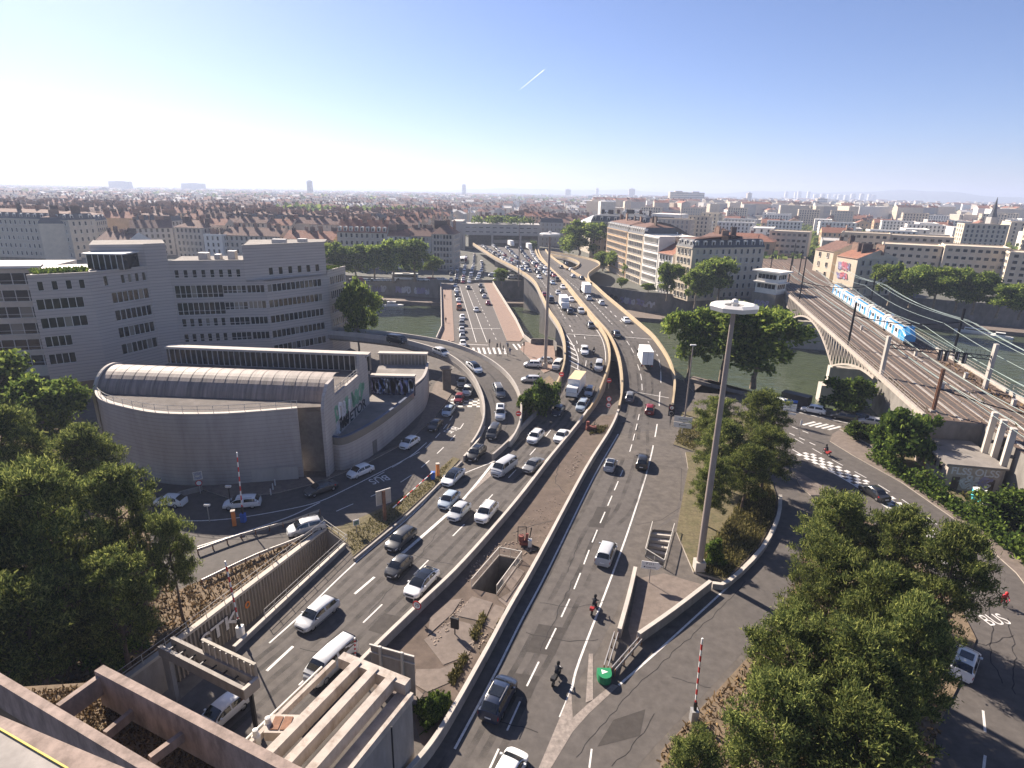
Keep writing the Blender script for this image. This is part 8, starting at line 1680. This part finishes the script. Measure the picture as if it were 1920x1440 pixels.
for a, c in (((-.52, 0, .34), (-.05, 0, .3)), ((-.05, 0, .3), (-.2, 0, .85)), ((-.2, 0, .8), (.4, 0, .85)), ((-.05, 0, .3), (.4, 0, .8)), ((.4, 0, .95), (.52, 0, .34)), ((-.52, 0, .34), (-.2, 0, .8)), ((.42, -.2, .96), (.42, .2, .96))): b.tube(a, c, .02, 5)
b.build('frame', DARKMET, o, world=False); b = MB(); b.box(-.32, -.08, -.07, .07, .86, .91); b.build('saddle', BLACK, o, world=False); person('ride', CL_R, p, R(-118), 'cyclist in a red jersey and red helmet on the right road', hel=HELR)
for k, (x, y, m, yaw, lb) in enumerate(((836, 605, CL_D, 90, 'pedestrian in dark clothes on the left bridge pavement'), (834, 560, CL_D, -90, 'pedestrian further out on the left bridge pavement'), (842, 650, CL_B, 80, 'pedestrian in blue at the near end of the bridge'), (938, 655, CL_D, 0, 'person waiting beside the signal at the crossing'), (944, 660, CL_D, 30, 'second person waiting at the crossing'), (950, 652, CL_W, -60, 'person in a pale top waiting at the crossing'), (832, 530, CL_D, 10, 'pedestrian at the far end of the bridge'), (956, 664, CL_B, 120, 'person in blue stepping off the crossing island'))): person('stand', m, G(x, y, .14 if x < 850 else .02), R(yaw), lb, 'pedestrians around the bridge')
for x, y, lb in ((918, 660, 'traffic light at the left end of the crossing'), (932, 668, 'traffic light in the middle of the crossing'), (982, 665, 'traffic light at the right bridge corner'), (952, 668, 'traffic light beside the waiting people')):
    o = thing('traffic_light', lb, 'traffic light', G(x, y)); b = MB(); b.tube((0, 0, 0), (0, 0, 3.0), .06, 6); b.build('pole', DARKMET, o, world=False); b = MB(); b.box(-.17, .17, -.15, .15, 2.4, 3.4); b.build('signal_head', DARKMET, o, world=False)
# boats, floating stages
for p0, yaw, L, lb, cm in ((G(712, 574, -9), 4, 10, 'small white boats moored under the left quay wall', WHITE), (G(738, 574, -9), 3, 9, 'white motor boat right of the moored white boat', WHITE), (G(1835, 626, -9), -38, 16, 'white cabin cruiser beyond the railway bridge', WHITE), (G(1878, 634, -9), -38, 7, 'small white dinghy behind the cabin cruiser', WHITE), (G(1740, 611, -9), -35, 34, 'long barge with a red deck moored past the railway bridge', RUST), (G(1005, 566, -9), -5, 12, 'pale flat pontoon below the far bridge head', LAMPW)):
    lb = lb.replace('small white boats', 'small white boat'); o = thing('boat', lb, 'boat', p0, R(yaw)); b = MB(); q = [(-L / 2, -.9), (L * .3, -1.3), (L / 2, 0), (L * .3, 1.3), (-L / 2, .9)]; b.hexa([(x * .95, y * .8, -.3) for x, y in q], [(x, y, .8) for x, y in q]); b.build('hull', cm if cm is not RUST else TRIM, o, world=False); b = MB(); b.box(-L * .3, L * .12, -.8, .8, .8, 2.0 if L < 30 else 1.3); b.build('cabin', cm if cm is not RUST else RED, o, world=False); b = MB(); b.box(-L * .28, L * .125, -.82, .82, 1.3 if L < 30 else .9, 1.75 if L < 30 else 1.1); b.build('window', CGLASS, o, world=False)
# flat sheds on the lower quay and a graffiti strip on the far wall
o = thing('quay_shed', 'flat roofed shed on the lower far quay left of the bridge', 'shed', G(675, 552, -7.5)); b = MB(); b.box(-6, 6, -3, 3, 0, 4); b.build('wall', WALLS['grey'], o, world=False); b = MB(); b.box(-6.3, 6.3, -3.3, 3.3, 4, 4.4); b.build('roof', CONC_L, o, world=False)
qw = bpy.data.objects['far_quay_wall']
FA, FBq = V2(FAR_BANK[6]), V2(FAR_BANK[7]); fu = (FBq - FA).normalized(); fy_ = math.atan2(fu.y, fu.x); fn = Vector((fu.y, -fu.x))
for k, (s, w, ms) in enumerate(((1, 8, [GR_K]), (10, 7, [GR_W, GR_L]), (18, 9, [GR_L, GR_K, GR_W]))): q = FA + fu * s + fn * .06; scribble((q.x, q.y, -5.2), w, 2.8, fy_, ms, qw, 40 + k, n=5)
FA2 = V2(FAR_BANK[2]); fu2 = (V2(FAR_BANK[3]) - FA2).normalized()
for k, s in enumerate((10, 22, 31)): q = FA2 + fu2 * s + Vector((fu2.y, -fu2.x)) * .06; scribble((q.x, q.y, -6.2), 7, 3.2, math.atan2(fu2.y, fu2.x), [GR_L, GR_W], qw, 50 + k, n=5)
# planted terrace on the office wing
scatter('roof_plants', [(-87, 107.6), (-80.5, 112.4), (-83, 116), (-91, 112)], 900, .7, .3, LEAF_IVY, 31, 24.1); scatter('roof_plants', [(-44.3, 143), (-43.2, 150), (-47, 151), (-47.5, 144)], 350, .7, .3, LEAF_IVY, 32, 21)
# vapour trail high up in the sky
ct = bpy.data.materials.new('vapour'); ct.use_nodes = True; t = ct.node_tree; t.nodes.clear(); q = t.nodes.new('ShaderNodeBsdfTranslucent'); q.inputs[0].default_value = (.95, .95, .95, 1); mo = t.nodes.new('ShaderNodeOutputMaterial'); t.links.new(q.outputs[0], mo.inputs[0]); b = MB(); a, c = D(976, 167, 9000), D(1020, 131, 9000); b.tube(a, c, 1.5, 6, 4); o = b.build('vapour_trail', ct); tagv(o, 'thin white vapour trail high in the sky', 'vapour trail')
# ------------------------------------------------------------------ haze
hz = bpy.data.materials.new('haze'); hz.use_nodes = True; t = hz.node_tree; t.nodes.clear(); vo = t.nodes.new('ShaderNodeVolumePrincipled'); mo = t.nodes.new('ShaderNodeOutputMaterial')
vo.inputs['Color'].default_value = (.66, .76, .98, 1); vo.inputs['Density'].default_value = 0.0002; vo.inputs['Anisotropy'].default_value = .2; t.links.new(vo.outputs[0], mo.inputs['Volume'])
b = MB(); b.box(-12500, 12500, -250, 12500, -11.5, 205); o = b.build('haze', hz, world=False); o['kind'] = 'stuff'
